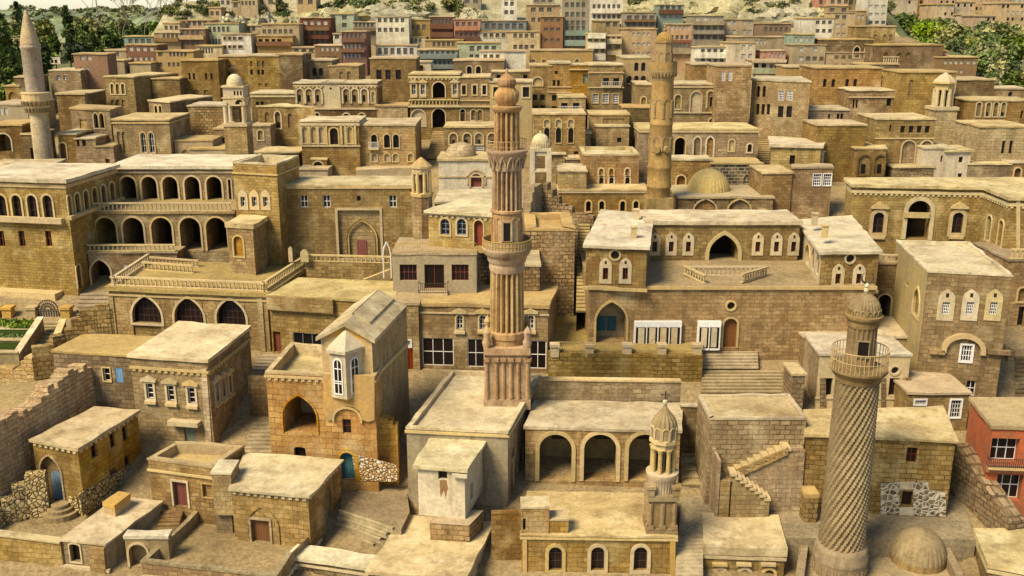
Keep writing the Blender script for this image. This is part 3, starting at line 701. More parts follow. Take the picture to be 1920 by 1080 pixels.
AP('cream apartment house with two rows of four windows left of the rust one', 953, 1011, 58, 100, 'paint_cream', [(4, 67, 966, 998), (4, 88, 966, 998)])
AP('long white house with six windows low on the hill above the stone house', 704, 782, 84, 115, 'paint_white', [(6, 96, 712, 772)], wh=12)
AP('blue apartment house with two projecting blue balconies above the tiny white chapel house', 782, 858, 92, 140, 'paint_blue', [(7, 97, 791, 850), (7, 117, 800, 850)], bands=[(102, 110, 'paint_blue'), (121, 129, 'paint_blue')], D=4)
AP('mint green apartment house with four windows in each row right of the blue one', 857, 938, 79, 118, 'paint_green', [(4, 91, 885, 926), (5, 107, 884, 928)], wh=10)
AP('tan strip house with four windows above the mint green one', 797, 868, 74, 96, 'ochre', [(5, 83, 814, 850)])
AP('tiny cream house with a window strip left of the tan strip house', 756, 798, 68, 90, 'paint_cream', [(4, 76, 764, 788)], D=3)
AP('brick-red apartment house with three rows of pale windows left of the long white house', 640, 686, 58, 126, 'paint_red', [(5, 67, 644, 676), (5, 87, 644, 674, 'wp'), (5, 105, 644, 674, 'wp')], bands=[(72, 79, 'paint_red'), (92, 98, 'paint_red')], D=4.5)
AP('white house with a wooden door and small windows behind the fluted minaret', 899, 986, 95, 140, 'paint_white', [(3, 106, 910, 933), (1, 121, 911, 911)])
AP('brown-grey apartment house with two rows of windows right of the white balcony house', 1169, 1231, 22, 60, 'paint_grey', [(4, 33, 1180, 1222), (5, 45, 1178, 1222)], bands=[(37, 41, 'paint_brown')])
AP('teal-topped apartment house with brown balcony behind the ochre minaret', 1234, 1282, 8, 52, 'paint_teal', [(4, 14, 1241, 1274), (4, 32, 1241, 1274, 'wp')], bands=[(18, 26, 'paint_darkred')])
AP('small tan house with two windows under the white balcony-strip house', 1112, 1162, 38, 66, 'paint_tan', [(2, 46, 1140, 1153)], D=3)
AP('stack of white balconies on a narrow house above the cream plaster house', 1101, 1136, 62, 125, 'paint_cream', [(3, 74, 1106, 1130), (3, 95, 1106, 1130)], bands=[(62, 72, 'paint_white'), (80, 91, 'paint_white'), (101, 113, 'paint_white')], D=3)
AP('narrow pale house with small windows beside the stack of white balconies', 1136, 1166, 66, 120, 'paint_tan', [(3, 70, 1141, 1160), (2, 88, 1141, 1158)], bands=[(73, 82, 'paint_cream'), (95, 103, 'paint_cream')], D=3)
AP('taupe apartment house with three rows of pale windows left of the ochre minaret', 1166, 1232, 53, 110, 'paint_tan', [(4, 64, 1188, 1216, 'wp'), (4, 83, 1188, 1216, 'wp'), (4, 101, 1188, 1216, 'wp')], wh=6)
AP('pale pink house with a red balcony just right of the ochre minaret top', 1254, 1297, 44, 116, 'far_pink', [(5, 52, 1259, 1290, 'wp'), (4, 86, 1260, 1288, 'wp'), (4, 70, 1260, 1288)], bands=[(75, 80, 'paint_red'), (91, 101, 'paint_grey')])
# right flank
AP('grey apartment house with three balconied storeys right of the ochre minaret', 1297, 1358, 28, 86, 'paint_grey', [(4, 35, 1308, 1350, 'wp'), (5, 52, 1304, 1352), (5, 70, 1304, 1352)], bands=[(40, 47, 'paint_grey'), (57, 64, 'paint_grey')])
AP('tan apartment house with paired windows on two floors right of the grey balconied one', 1358, 1414, 35, 76, 'paint_tan', [(2, 43, 1366, 1377, 'wp'), (2, 43, 1396, 1407, 'wp'), (2, 60, 1366, 1376, 'wp'), (2, 60, 1395, 1406, 'wp')])
AP('dark brown low apartment house with five windows under the pale rocks', 1415, 1484, 43, 76, 'paint_brown', [(5, 55, 1436, 1474)])
AP('pale mint apartment house with two rows of three windows under the pale rocks', 1505, 1564, 33, 78, 'paint_white', [(3, 42, 1533, 1556), (3, 58, 1533, 1556)], wh=7)
AP('taupe apartment house with windows right of the pale mint one', 1563, 1604, 22, 78, 'paint_tan', [(2, 32, 1570, 1583), (2, 48, 1570, 1581, 'wp'), (2, 65, 1572, 1581, 'wp')], wh=7)
AP('small tan house with two windows tucked behind the taupe one', 1603, 1625, 19, 56, 'paint_tan', [(2, 32, 1609, 1617, 'wp')], D=3)
AP('pinkish white apartment tower at the right end of the hill above the long stone house', 1624, 1666, -8, 52, 'paint_white', [(3, 12, 1632, 1656, 'wp'), (3, 27, 1632, 1656, 'wp'), (3, 42, 1632, 1656)], wh=6)
AP('teal apartment house with four windows and a teal side wall', 1489, 1528, 63, 125, 'paint_teal', [(4, 74, 1489 + 2, 1522, 'wp'), (3, 90, 1496, 1520)], D=5)
AP('low tan house with three pale windows left of the teal one', 1372, 1471, 68, 100, 'paint_tan', [(3, 79, 1419, 1433, 'wp')], D=4)
AP('cream apartment house with two columns of pale windows right of the white balcony house', 1363, 1417, 79, 126, 'paint_cream', [(2, 89, 1394, 1406, 'wp'), (2, 106, 1394, 1406, 'wp')], wh=10)
AP('white house with four dark windows and a long white balcony at right', 1300, 1363, 87, 124, 'paint_white', [(4, 95, 1318, 1353), (4, 113, 1318, 1353)], bands=[(100, 109, 'paint_white')], wh=6)
AP('tan apartment house with pale windows in front of the teal one', 1487, 1549, 83, 130, 'paint_tan', [(1, 93, 1502, 1502, 'wp'), (1, 93, 1528, 1528, 'wp'), (1, 110, 1502, 1502, 'wp'), (3, 110, 1515, 1540)])
AP('small pink-topped house with mint balconies above the slit-window stone house', 1427, 1474, 94, 125, 'paint_pink', [(4, 104, 1447, 1468, 'wp')], D=3)
AP('mint and white balcony house in front of the pink-topped one', 1409, 1474, 112, 150, 'paint_cream', [(2, 123, 1418, 1432, 'w'), (3, 124, 1446, 1466)], bands=[(112, 117, 'paint_cream'), (129, 138, 'paint_green')], D=3.5)
AP('tan house with five windows low on the right beside the arched stone house', 1550, 1627, 97, 130, 'paint_tan', [(5, 107, 1568, 1620), (4, 123, 1566, 1612, 'wp')], wh=7)
AP('pink-tan apartment house with two rows of pale windows at the right city edge', 1719, 1776, 94, 140, 'paint_pink', [(2, 104, 1727, 1738, 'wp'), (2, 121, 1727, 1738, 'wp')])
AP('brown apartment house with two rows of pale windows beside the green bushes', 1760, 1834, 106, 150, 'paint_brown', [(4, 117, 1772, 1802, 'wp'), (2, 117, 1815, 1826, 'wp'), (4, 134, 1772, 1802, 'wp')], wh=7)
AP('small beige house with two windows at the foot of the bluff, upper left', 391, 414, 13, 42, 'paint_tan', [(2, 25, 398, 408)], D=3, kind='hill_house')
# small houses up among the rocks
for lab, x0, x1, yt, yb, m, rows in [
    ('cream hill house with two windows left of the rocky gully', 412, 434, -4, 24, 'paint_cream', [(2, 5, 418, 428)]),
    ('brown-shaded hill house beside the cream one among the rocks', 434, 450, 2, 24, 'paint_tan', [(1, 10, 442, 442)]),
    ('wide tan hill house with four windows among the rocks, upper left', 450, 482, -6, 26, 'paint_tan', [(4, 6, 455, 476)]),
    ('pale hill house with two windows above the boulders, upper left', 482, 516, -6, 20, 'paint_cream', [(2, 4, 490, 508)]),
    ('lone tan hill house with two windows on the rocks left of the bare slope', 556, 592, -6, 26, 'ochre', [(2, 4, 564, 582)]),
    ('grey hill house at the top of the rocky path left of the white tower house', 868, 902, -6, 12, 'paint_grey', [(2, 2, 876, 892)]),
    ('small grey hill house right of the white tower house', 1000, 1040, -8, 10, 'paint_grey', [(3, 0, 1006, 1032)]),
    ('rose hill house behind the right-hand bare rock', 1534, 1556, -6, 22, 'paint_pink', [(2, 4, 1539, 1550)]),
    ('rusty rose hill house with windows right of the bare rock', 1556, 1592, -8, 28, 'far_pink', [(3, 3, 1561, 1586), (3, 16, 1561, 1586)]),
    ('ochre hill house with a flat pale roof below the rose ones', 1552, 1592, 10, 34, 'ochre', [(2, 19, 1560, 1582)]),
    ('pale brown hill house left of the pinkish white tower', 1592, 1612, -8, 26, 'paint_tan', [(2, 4, 1597, 1606)]),
]:
    AP(lab, x0, x1, yt, yb, m, rows, D=4, kind='hill_house', Y=Yb(yb + 6))
# ---------------------------------------------------------------- stone houses of the upper and middle rows
# far left
H('ruined stone wall house with one blind arch at the far left edge below the trees', 8, 36, 160, 205, 3, 'tan', [('np', 24, 172, 190, 14)], rm='roof_tan')
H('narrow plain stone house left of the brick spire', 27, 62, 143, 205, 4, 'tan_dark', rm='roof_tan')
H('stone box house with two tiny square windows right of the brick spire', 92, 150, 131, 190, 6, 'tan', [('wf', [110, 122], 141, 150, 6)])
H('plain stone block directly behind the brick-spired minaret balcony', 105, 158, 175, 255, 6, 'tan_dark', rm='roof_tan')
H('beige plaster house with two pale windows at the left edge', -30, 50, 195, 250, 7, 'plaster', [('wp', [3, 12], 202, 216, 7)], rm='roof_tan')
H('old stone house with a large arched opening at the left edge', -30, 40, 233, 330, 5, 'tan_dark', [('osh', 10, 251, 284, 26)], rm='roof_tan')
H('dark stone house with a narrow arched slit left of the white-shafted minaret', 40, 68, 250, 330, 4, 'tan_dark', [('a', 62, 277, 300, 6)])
RF('stone house with a pair of pointed windows below the plain block, left side', [(131, 202), (205, 205), (228, 198), (152, 196)], 292, m='tan', feats=[('ps', [182, 193], 212, 240, 8), ('nr', 158, 224, 245, 14)], rm='roof_tan')
H('small stone house with an arched door beside the brick-spired minaret', 108, 142, 250, 325, 5, 'tan', [('da', 120, 268, 298, 12)])
H('low stone house with two square windows beside the arched-door house', 140, 178, 258, 325, 5, 'tan', [('w', [146, 158], 260, 274, 7)])
H('beige box house with two small black windows above the three-arch house', 170, 232, 112, 152, 5, 'plaster', [('a', [181, 190], 129, 138, 7)])
H('cream half-round plastered store above the tan three-light house', 242, 282, 117, 150, 4, 'plaster', rm='roof_tan')
RF('tan stone house with three arched lights on a broad front, upper left', [(195, 142), (250, 143), (334, 137), (284, 135)], 215, m='ashlar_fine', feats=[('ns', [212, 222, 232], 157, 176, 6), ('n', [212, 222, 232], 187, 200, 6)])
H('dark stone annex with a stepped roof right of the broad three-light house', 284, 336, 146, 208, 3.5, 'tan_dark', rm='roof_tan')
H('corner-cut stone house with two pairs of slit windows, upper left', 338, 408, 112, 195, 5, 'tan', [('w', [356, 364], 137, 149, 4), ('w', [387, 397], 137, 149, 4), ('n', [369, 387], 168, 182, 9)], rm='roof_tan')
H('stone house with one pair of slit windows behind the bell tower', 408, 464, 104, 175, 5, 'tan', [('w', [422, 430], 135, 147, 4), ('nr', [422, 430], 118, 128, 4)], rm='roof_tan')
H('tall stone house with a group of four narrow arched windows right of the bell tower', 463, 522, 103, 180, 6, 'tan', [('a', [472, 485, 493], 130, 140, 5), ('n', [472, 485, 494], 114, 126, 5), ('nr', [488, 500], 156, 163, 6)], rm='roof_tan')
H('plain stone tower block between the four-light house and the three-arch house', 518, 566, 101, 180, 6, 'tan_dark', rm='roof_tan')
H('stone house with three small arched windows above the ornate white-arched house', 545, 622, 112, 160, 6, 'tan', [('a', [570, 590, 602], 127, 142, 8)], rm='roof_tan')
H('stone wall house right of the small three-arch house', 616, 672, 122, 165, 6, 'tan', [('n', [640, 655], 134, 150, 7)], rm='roof_tan')
def ornate(label, x0, x1, yt, yb, arches, m='ashlar_fine', D=5, wy=(178, 191), **k):
    h = H(label, x0, x1, yt, yb, D, m, [('w', arches, wy[0], wy[1], 5)] + k.pop('feats', []), **k)
    h.hood(arches, wy[0] - 14, wy[1] + 3, 17, .17, .14, mat='plaster_pale')
    return h
ornate('ornate stone house with pale hood arches over three lights, left of a plain pier', 551, 605, 154, 240, [562, 579, 596], corn=(.5, .15, True))
H('plain cream plastered pier house with one pinhole window between two ornate houses', 605, 638, 154, 240, 5, 'plaster_pale', [('w', 620, 164, 168, 4)])
ornate('ornate stone house with pale hood arches and arched side lights, upper middle', 637, 706, 154, 240, [649, 665, 683], corn=(.5, .15, True), feats=[('nt', [700], 172, 192, 6)])
H('long low stone house with two black arches below the ornate pier house', 590, 706, 203, 245, 3, 'tan_dark', [('as', [650, 679], 213, 232, 13), ('as', [594], 212, 232, 10)], rm='roof_tan')
H('low stone box with a blind arch in front of the ornate two-storey mansion', 703, 764, 197, 245, 4, 'tan_pale', [('ns', 731, 223, 236, 20)], rm='roof_tan')
RF('flat cream-roofed house with a pair of slits left of the bell tower', [(278, 187), (318, 190), (398, 180), (355, 177)], 250, m='ashlar_fine', feats=[('as', [294, 302], 198, 214, 5)])
H('rough stone wall house with a cream roof just left of the bell tower', 352, 432, 197, 262, 5, 'rubble')
H('stone house with a bold cornice right of the bell tower', 470, 552, 174, 240, 5, 'tan_dark', [('a', [483, 492], 190, 200, 6)], corn=(.5, .2, False))
RF('stone house with tall pointed blind arches on a cut corner', [(483, 198), (556, 198), (590, 200), (528, 193)], 275, m='tan', feats=[('np', 502, 210, 240, 9), ('nps', 522, 209, 240, 10), ('a', [(522, 228, 241)], 228, 258, 6), ('np', 545, 212, 240, 9)])
H('square stone house with pairs of framed gothic windows, left middle', 210, 316, 223, 315, 7, 'ashlar_fine', [('np', [226, 235], 246, 286, 7), ('pf', [271, 286], 248, 286, 9)], bands=[(210, 229, .16, .1, (0, 1))])
for q in [('low plain house with a cream roof behind the domed arches, left middle', 326, 398, 262, 310, 4, 'plaster', [('np', 348, 280, 295, 16)]),
          ('stone block with an arched recess left of the bell tower base', 400, 434, 240, 285, 4, 'tan', [('osh', 423, 258, 278, 14)]),
          ('tall stone house with an arched blind window right of the bell tower base', 470, 506, 234, 290, 4, 'tan_pale', [('ns', 489, 244, 262, 10)]),
          ('low house with a wide shallow arch at the bell tower foot', 355, 434, 278, 320, 4, 'plaster', [('np', 402, 291, 312, 46)]),
          ('dark low house with a corrugated strip roof above the two-storey arcade', 286, 356, 293, 325, 2, 'tan_dark', []),
          ('low stone wall house left of the gothic-window house', 178, 212, 273, 325, 4, 'tan', [('d', 202, 298, 306, 8)])]:
    H(q[0], *q[1:7], q[7], rm='roof_tan')
h = H('stone house with pilasters, blind arches and one dark arched window, centre left', 563, 672, 226, 330, 5, 'ashlar_fine', [('nt', [573, 589, 604, 657], 238, 268, 9), ('ai', 627, 240, 271, 15)], bands=[(563, 272, .15, .12), (563, 233, .15, .12)], corn=(.45, .2, False))
for x in (566, 581, 597, 613, 641, 649, 667): h.slab(x - 2, x + 2, 235, 271, .12, 'trim', name='pilaster')
RF('low cream-roofed house with a row of small windows behind the square tower', [(475, 285), (560, 284), (584, 275), (500, 275)], 330, m='tan', feats=[('w', 529, 290, 297, 9), ('wr', [563, 569, 574], 290, 306, 4, 1)])
H('stone house with three arched windows and a white balcony, centre left', 672, 778, 233, 325, 7, 'tan_pale', [('as', [702, 726, 743], 252, 277, 11, 0, {'sur': .1}), ('nt', [702, 726, 742, 770], 288, 302, 10)]).balcony(692, 711, 266, 278, .4)
RF('dark low building with a thick cream slab roof left of the small pavilion', [(669, 318), (774, 314), (772, 300), (672, 302)], 345, m='tan_dark', lip=(.1, .9), rm='roof_tan')
H('small stone house with an arched recess beside the rising stairs', 583, 612, 297, 335, 4, 'tan', [('osh', 597, 303, 320, 18)])
H('low plain block left of the rising stairs, behind the long wall', 560, 614, 316, 350, 4, 'plaster', rm='roof_tan')
stairs('stone stairs climbing leftwards beside the pilastered house', (640, 336), (672, 336), (608, 296), (634, 298), 14)
stairs('narrow shadowed stair alley between the balcony house and the wavy-arch house', (800, 298), (835, 298), (812, 246), (832, 246), 16)
# the ornate mansion, upper middle
m1 = H('ornate two-storey mansion with a tall central arch above a balustrade', 767, 861, 138, 245, 6, 'ashlar_fine',
       [('wsf', [776, 793, 853], 158, 177, 8, 0, {'ped': 1, 'sill': 1}), ('oa', 823, 154, 184, 23), ('oa', 823, 204, 240, 24), ('nt', 785, 206, 236, 26)], corn=(.5, .22, True), bands=[(767, 187, .15, .15), (767, 198, .18, .22)])
H('mansion wing with a row of framed windows', 861, 918, 143, 245, 6, 'ashlar_fine', [('ws', [870, 890, 908], 160, 177, 7), ('oa', 861 + 2, 205, 235, 18), ('ns', [888, 900], 206, 225, 9)], root=m1.root, bands=[(861, 187, .15, .15), (861, 198, .18, .22)])
m1.rail_on_top((0,), z=m1.uz(767, 198)[1], h=.75, inset=-.12)
H('stone house with three dark square windows above the ornate mansion', 693, 780, 108, 200, 5, 'tan', [('w', 711, 131, 149, 10), ('wf', 728, 131, 149, 10, 0, {'fm': 'iron'}), ('w', 747, 131, 149, 10)], rm='roof_tan')
H('tiny white house with an arched door above the ornate mansion', 780, 808, 115, 160, 3, 'whitewash', [('da', 790, 122, 136, 9)])
H('stone house with two arched dark windows behind the ornate mansion', 850, 945, 112, 165, 6, 'tan', [('as', [880, 897], 124, 140, 9)], rm='roof_tan')
H('long pale ochre wall house with small arches right of the tiny white one', 994, 1112, 93, 135, 4, 'ochre', [('nt', [1000, 1020, 1042, 1082], 111, 122, 8)], rm='roof_tan')
H('grey low house with a cornice behind the onion top of the fluted minaret', 922, 994, 133, 180, 4, 'grey_stone', [('w', [935, 985], 140, 152, 8)])
H('cream house with two tall dark windows flanking the onion top of the fluted minaret', 918, 998, 152, 250, 5, 'plaster', [('ws', [931, 986], 163, 182, 12)])
H('stone house with a shell niche and small dark windows right of the onion top', 995, 1034, 122, 215, 6, 'tan', [('nt', 1008, 145, 160, 18), ('w', [1003, 1017], 177, 188, 9), ('w', [1005, 1018], 198, 204, 8)], rm='roof_tan')
H('tall ochre stone house with stacked tiny windows', 1030, 1071, 117, 215, 5.5, 'gold', [('w', 1043, 133, 139, 6), ('w', [1039, 1047], 150, 161, 5), ('w', 1039, 178, 189, 9), ('w', 1039, 199, 204, 9)], bands=[(1030, 172, .12, .1), (1030, 162, .12, .1)])
H('recessed ochre house with a green shutter between two tall stone houses', 1070, 1106, 120, 215, 4, 'gold', [('w', 1098, 139, 156, 10, 0, {'pane': 'wood_green', 'name': 'shutter'})], bands=[(1070, 129, .14, .2)])
h = H('tall stone house with white balcony windows over three grille windows', 1105, 1169, 120, 225, 6, 'ashlar_fine', [('w', [1136, 1155], 146, 160, 11), ('wg', [1116, 1135, 1154], 176, 193, 11, 0, {'sur': .08})], bands=[(1105, 135, .12, .12), (1105, 163, .12, .14)])
h.balcony(1128, 1164, 153, 162, .35)
h = H('ochre stone box house with two white balconies right of the fluted minaret top', 1048, 1098, 181, 240, 4.5, 'tan_pale', [('w', [1058, 1080], 193, 204, 12)])
for x in (1058, 1080): h.balcony(x - 10, x + 10, 199, 212, .4, n=7)
h = H('cream plastered house with black iron balcony left of the ochre minaret', 1167, 1222, 107, 205, 7, 'plaster', [('a', [1193, 1206], 117, 133, 8), ('a', [1180, 1193, 1206], 142, 155, 9)])
h.balcony(1174, 1212, 147, 156, .35, rail='iron')
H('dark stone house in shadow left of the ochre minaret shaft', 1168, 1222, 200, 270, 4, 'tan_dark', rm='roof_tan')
# centre right rows
ornate('ornate stone house with hood-arched lights and a tall blind arch right of the ochre minaret', 1258, 1384, 157, 250, [1333, 1352, 1372], wy=(182, 200), corn=(.45, .18, False), D=6,
       feats=[('ns', 1270, 178, 204, 11), ('nt', 1304, 172, 212, 20), ('as', [1336, 1367], 221, 240, 15)], bands=[(1258, 210, .14, .14)])
H('ornate stone corner bay just left of the ochre minaret shaft', 1195, 1222, 157, 250, 6, 'ashlar_fine', [('ns', 1206, 182, 204, 9)], bands=[(1195, 210, .14, .14)])
h = H('long stone house with two white pointed blind arches and a carved niche', 1200, 1422, 241, 330, 6, 'tan', [('oa', 1274, 258, 296, 20), ('nps', [1306, 1330], 257, 295, 12, 0, {'smat': 'whitewash'}), ('nt', 1371, 262, 283, 10), ('as', 1405, 270, 285, 8), ('da', 1274, 329, 350, 15)], corn=(.4, .2, False))
H('low cream ledge house below the long blind-arch house', 1255, 1334, 298, 362, 3, 'tan', [('da', 1276, 329, 350, 16)])
H('wide stone house with two arched lattice windows above the ornate hood-arch house', 1300, 1345, 120, 180, 6, 'gold', rm='roof_tan')
H('stone house with a pair of arched lattice windows behind the ornate hood-arch house', 1345, 1410, 122, 260, 6, 'tan', [('wg', 1356, 134, 152, 7), ('wg', 1369, 134, 152, 7)], rm='roof_tan')
H('low ochre wall house left of the big four-window ochre house', 1474, 1532, 124, 175, 5, 'ochre', rm='roof_tan')
H('big ochre stone house with four small black windows, upper right', 1530, 1655, 126, 215, 7, 'gold', [('a', [1546, 1562, 1588, 1603], 148, 163, 7)], rm='roof_tan')
H('low ochre annex with a ledge right of the four-window ochre house', 1632, 1690, 140, 205, 6, 'gold', rm='roof_tan', bands=[(1632, 152, .14, .12)])
RF('tall corner stone house with slit pairs and white lattice windows, upper right', [(1410, 148), (1452, 150), (1520, 152), (1500, 143), (1418, 142)], 250, m='ashlar_fine', feats=[('a', [1421, 1432], 161, 182, 6), ('w', [1420, 1430, 1440], 195, 215, 6), ('wg', [1464, 1480], 170, 188, 11, 1), ('w', [1463, 1479], 199, 220, 10, 1)])
H('long low stone house with groups of small windows below the corner lattice house', 1478, 1592, 204, 262, 5, 'tan_pale', [('w', [1485, 1493, 1502], 208, 224, 5), ('w', [1554], 214, 225, 4), ('w', [1571, 1578], 213, 224, 5)], rot=-3)
H('flat-roofed stone house with two dark windows below the railing, right', 1595, 1690, 168, 240, 5, 'tan', [('w', [1666, 1679], 185, 199, 9), ('w', [1600, 1606], 187, 203, 4)], bands=[(1595, 181, .14, .14)], rm='roof')
H('wide stone house with two dark pointed arches near the right city edge', 1540, 1638, 73, 130, 5, 'tan_dark', [('ps', [1605, 1626], 87, 108, 11)], rm='roof_tan')
H('plain stone house with three pointed blind arches above the wide arched one', 1605, 1680, 48, 90, 5, 'tan', [('np', [1658, 1670], 64, 76, 6), ('np', 1640, 64, 76, 6)], rm='roof_tan')
H('broad dark stone house with faint blind arches at the right city edge', 1640, 1770, 83, 145, 5, 'tan_dark', [('np', [1660, 1685, 1702], 98, 112, 9)], rm='roof_tan')
h = H('stone terrace house with a slatted railing above the two-window house', 1616, 1686, 119, 160, 4, 'tan_dark', [], rm='roof_tan'); h.rail_on_top((0,), h=.9, sp=.3, fr=(.55, 1))
H('stone house with a pointed arch beside the columned pavilion, right', 1692, 1794, 134, 250, 6, 'tan', [('nr', [1706], 150, 180, 7), ('oa', 1786, 147, 174, 14)], rm='roof_tan')
H('plain stone house at the right below the brown apartment house', 1791, 1866, 148, 230, 6, 'tan_dark', [('w', [1800], 180, 192, 6)], rm='roof_tan')
H('small stone house with an arched door high at the right edge', 1844, 1930, 165, 215, 4, 'tan', [('a', 1893, 172, 188, 8)], rm='roof')
H('low dark wall house with a round arch beside the small arched-door house', 1818, 1850, 163, 215, 3, 'tan_dark', [('oa', 1837, 177, 192, 10)], rm='roof_tan')
H('stone house with a row of tall blind arches at the right edge', 1818, 1935, 187, 270, 5, 'tan', [('ns', [1833, 1851, 1865, 1879], 192, 218, 8), ('a', [1850, 1866, 1879], 210, 222, 5), ('w', 1915, 208, 222, 5)], rm='roof')
H('plain stone house with two slit windows at the right edge, middle height', 1838, 1936, 236, 335, 6, 'tan_pale', [('w', [1880, 1894], 264, 288, 7)], rm='roof')
H('stone house with four square windows over two tall blind arches, right', 1645, 1754, 222, 330, 6, 'tan', [('w', [1692, 1708, 1723, 1738], 236, 249, 9), ('ns', [1700], 264, 310, 24), ('ns', [1736], 264, 308, 26), ('w', 1669, 234, 246, 4), ('a', 1727, 291, 306, 9)], bands=[(1645, 258, .14, .1)])
H('small white house with an annex slab roof below the two blind arches', 1735, 1792, 277, 345, 4, 'whitewash', [('w', 1765, 292, 304, 4)])
H('tiny whitewashed tower house with two dark windows, right middle', 1775, 1822, 280, 345, 3.5, 'whitewash', [('w', [1801], 294, 305, 8), ('w', 1799, 325, 336, 8)], lip=(.25, .25))
H('low rubble-walled store with a cream roof above the right palace', 1676, 1752, 312, 345, 5, 'rubble')
H('low dark stone store with a cream roof right of the whitewashed tower house', 1815, 1896, 306, 345, 4, 'grey_stone')
H('stone hut with an arched door at the right edge above the palace', 1894, 1930, 303, 345, 4, 'tan', [('da', 1906, 315, 336, 12)])
stairs('steep stone stairs between the blind-arch house and the slab-roofed house', (1424, 325), (1446, 325), (1420, 252), (1442, 252), 17)
h = RF('stone house with a double slab roof and one dark window right of the steep stairs', [(1447, 270), (1540, 272), (1548, 262), (1445, 256)], 350, m='tan_pale', feats=[('d', 1485, 291, 308, 10, 0, {'pane': 'dark_pane', 'name': 'window'})], lip=(.25, .3))
H('small white annex with a black arched window', 1504, 1546, 282, 340, 2, 'whitewash', [('a', 1529, 290, 306, 11)])
H('plain tall stone block behind the white annex and the twin-hood house', 1532, 1625, 233, 340, 5, 'tan', rm='roof')
RF('stone house with twin hood-moulded windows and a blank left side, right middle', [(1604, 277), (1662, 277), (1652, 263), (1574, 264)], 350, m='tan', feats=[('ns', [1619, 1649], 291, 328, 22), ('w', [1618, 1648], 308, 325, 8)], sm='tan_dark')
H('white-mortared brick wall house with two blind arches behind the ribbed dome', 1334, 1430, 305, 365, 4, 'white_brick', [('np', [1399, 1417], 328, 345, 11)], rm='roof_tan')
H('plain stone block with a cream roof between the ribbed dome and the lattice tower', 1430, 1486, 323, 412, 5, 'tan', rm='roof')
RF('square stone tower house with two white lattice windows, right middle', [(1486, 313), (1562, 313), (1558, 307), (1486, 307)], 412, m='tan', feats=[('wg', [1531, 1550], 326, 348, 15, 0, {'sur': .05, 'smat': 'white_frame'})], rm='roof_tan')
# centre: behind and beside the fluted minaret
H('stone house with a row of wavy hood arches, centre', 833, 936, 237, 310, 5, 'tan', [('ns', [850, 876, 898, 922], 250, 270, 14), ('w', [850, 874, 898, 922], 262, 274, 5), ('wg', 900, 274, 287, 14)], rm='roof')
H('pale stone box house with two pale and one dark window on a flat roof, centre', 855, 936, 210, 242, 4, 'tan_pale', [('wp', [890, 900], 216, 226, 6), ('w', 921, 216, 228, 6)])
H('dark ochre stone house with blind arches over four black arched windows', 1000, 1098, 212, 330, 5, 'tan', [('nt', [1025, 1047, 1070], 224, 238, 10), ('as', [1025, 1047, 1070], 240, 268, 10, 0, {'sur': .07}), ('w', 1080, 284, 296, 9)], rm='roof')
H('plain cream stepped house at the centre, upper tier', 1107, 1180, 213, 300, 4, 'tan_pale', [('nr', 1150, 222, 230, 40)])
H('small plain stone house with one tiny window below the stepped tier', 1118, 1180, 235, 310, 3, 'tan_pale', [('w', 1161, 258, 267, 8)])
H('thin pillar house left of the stepped tier, centre', 1090, 1108, 248, 320, 3, 'tan', rm='roof')
hg = H('golden stone house with three tall arched windows, centre right', 1094, 1199, 289, 385, 6, 'gold', [('ar', [1127, 1146, 1176], 332, 352, 8, 0, {'fm': 'iron'}), ('ns', [1127, 1146, 1176], 316, 329, 8)], Y=Yb(385), par=(.35, .35))
H('lower storey of the golden house', 1048, 1216, 355, 410, 4, 'tan', [('as', [1103, 1128, 1167, 1192], 377, 396, 9)], root=hg.root, corn=(.35, .15, False))
H('left wing of the golden house', 1048, 1100, 319, 410, 4.3, 'tan_pale', [], root=hg.root)
H('low cream-topped stone block between the white-domed tower and golden house', 1030, 1060, 287, 340, 3, 'tan_pale', [('nr', 1045, 292, 302, 20)])
H('low rubble block right of the white-domed tower', 1063, 1096, 297, 350, 3, 'rubble')
# ---------------------------------------------------------------- the near rows
PW = {'panel': ('p', .26, .3, .75), 'smat': 'plaster_pale', 'vent': 1}
# left palace with the two-storey arcade
pal = RF('large stone palace on the left with arched upper windows, ledge and two-storey arcade', [(-70, 330), (121, 336), (216, 308), (40, 305)], 555, a=1, kind='palace', cat='palace', m='ashlar_fine', rm='roof_white', lip=(.3, .3),
         feats=[('ai', [7, 35, 64, 93], 366, 409, 17), ('wr', [5, 43, 93], 433, 462, 11), ('ai', L3(6, (131, 366, 407, 9), (212, 341, 378, 8)), 0, 0, 8, 1), ('n', 171, 429, 452, 10, 1), ('oa', 146, 496, 541, 16, 1), ('n', [-30], 366, 409, 17)], corn=(.75, .3, False))
pal.slab(-70, 121, 405, 415, .45, 'trim', name='ledge')
pal.band(121, 407, .3, .4, (1,), name='ledge'); pal.slab(-70, 122, 540, 580, 1.1, 'trim', name='plinth')
for x in (110, 117): pass
zt_arc = at_Y(214, 310, 88).z
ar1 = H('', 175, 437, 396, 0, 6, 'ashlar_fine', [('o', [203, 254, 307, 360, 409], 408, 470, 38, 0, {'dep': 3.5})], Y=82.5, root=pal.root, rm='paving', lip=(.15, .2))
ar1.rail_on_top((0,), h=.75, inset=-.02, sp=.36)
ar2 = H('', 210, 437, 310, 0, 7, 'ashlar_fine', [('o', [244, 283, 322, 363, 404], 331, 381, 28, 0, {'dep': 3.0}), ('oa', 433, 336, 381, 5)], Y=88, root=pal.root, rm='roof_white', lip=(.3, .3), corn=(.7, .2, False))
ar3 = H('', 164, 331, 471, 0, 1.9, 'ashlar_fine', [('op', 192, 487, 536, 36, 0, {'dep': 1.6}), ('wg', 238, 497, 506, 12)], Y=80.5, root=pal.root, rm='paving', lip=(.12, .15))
ar3.rail_on_top((0,), h=.6, inset=-.02)
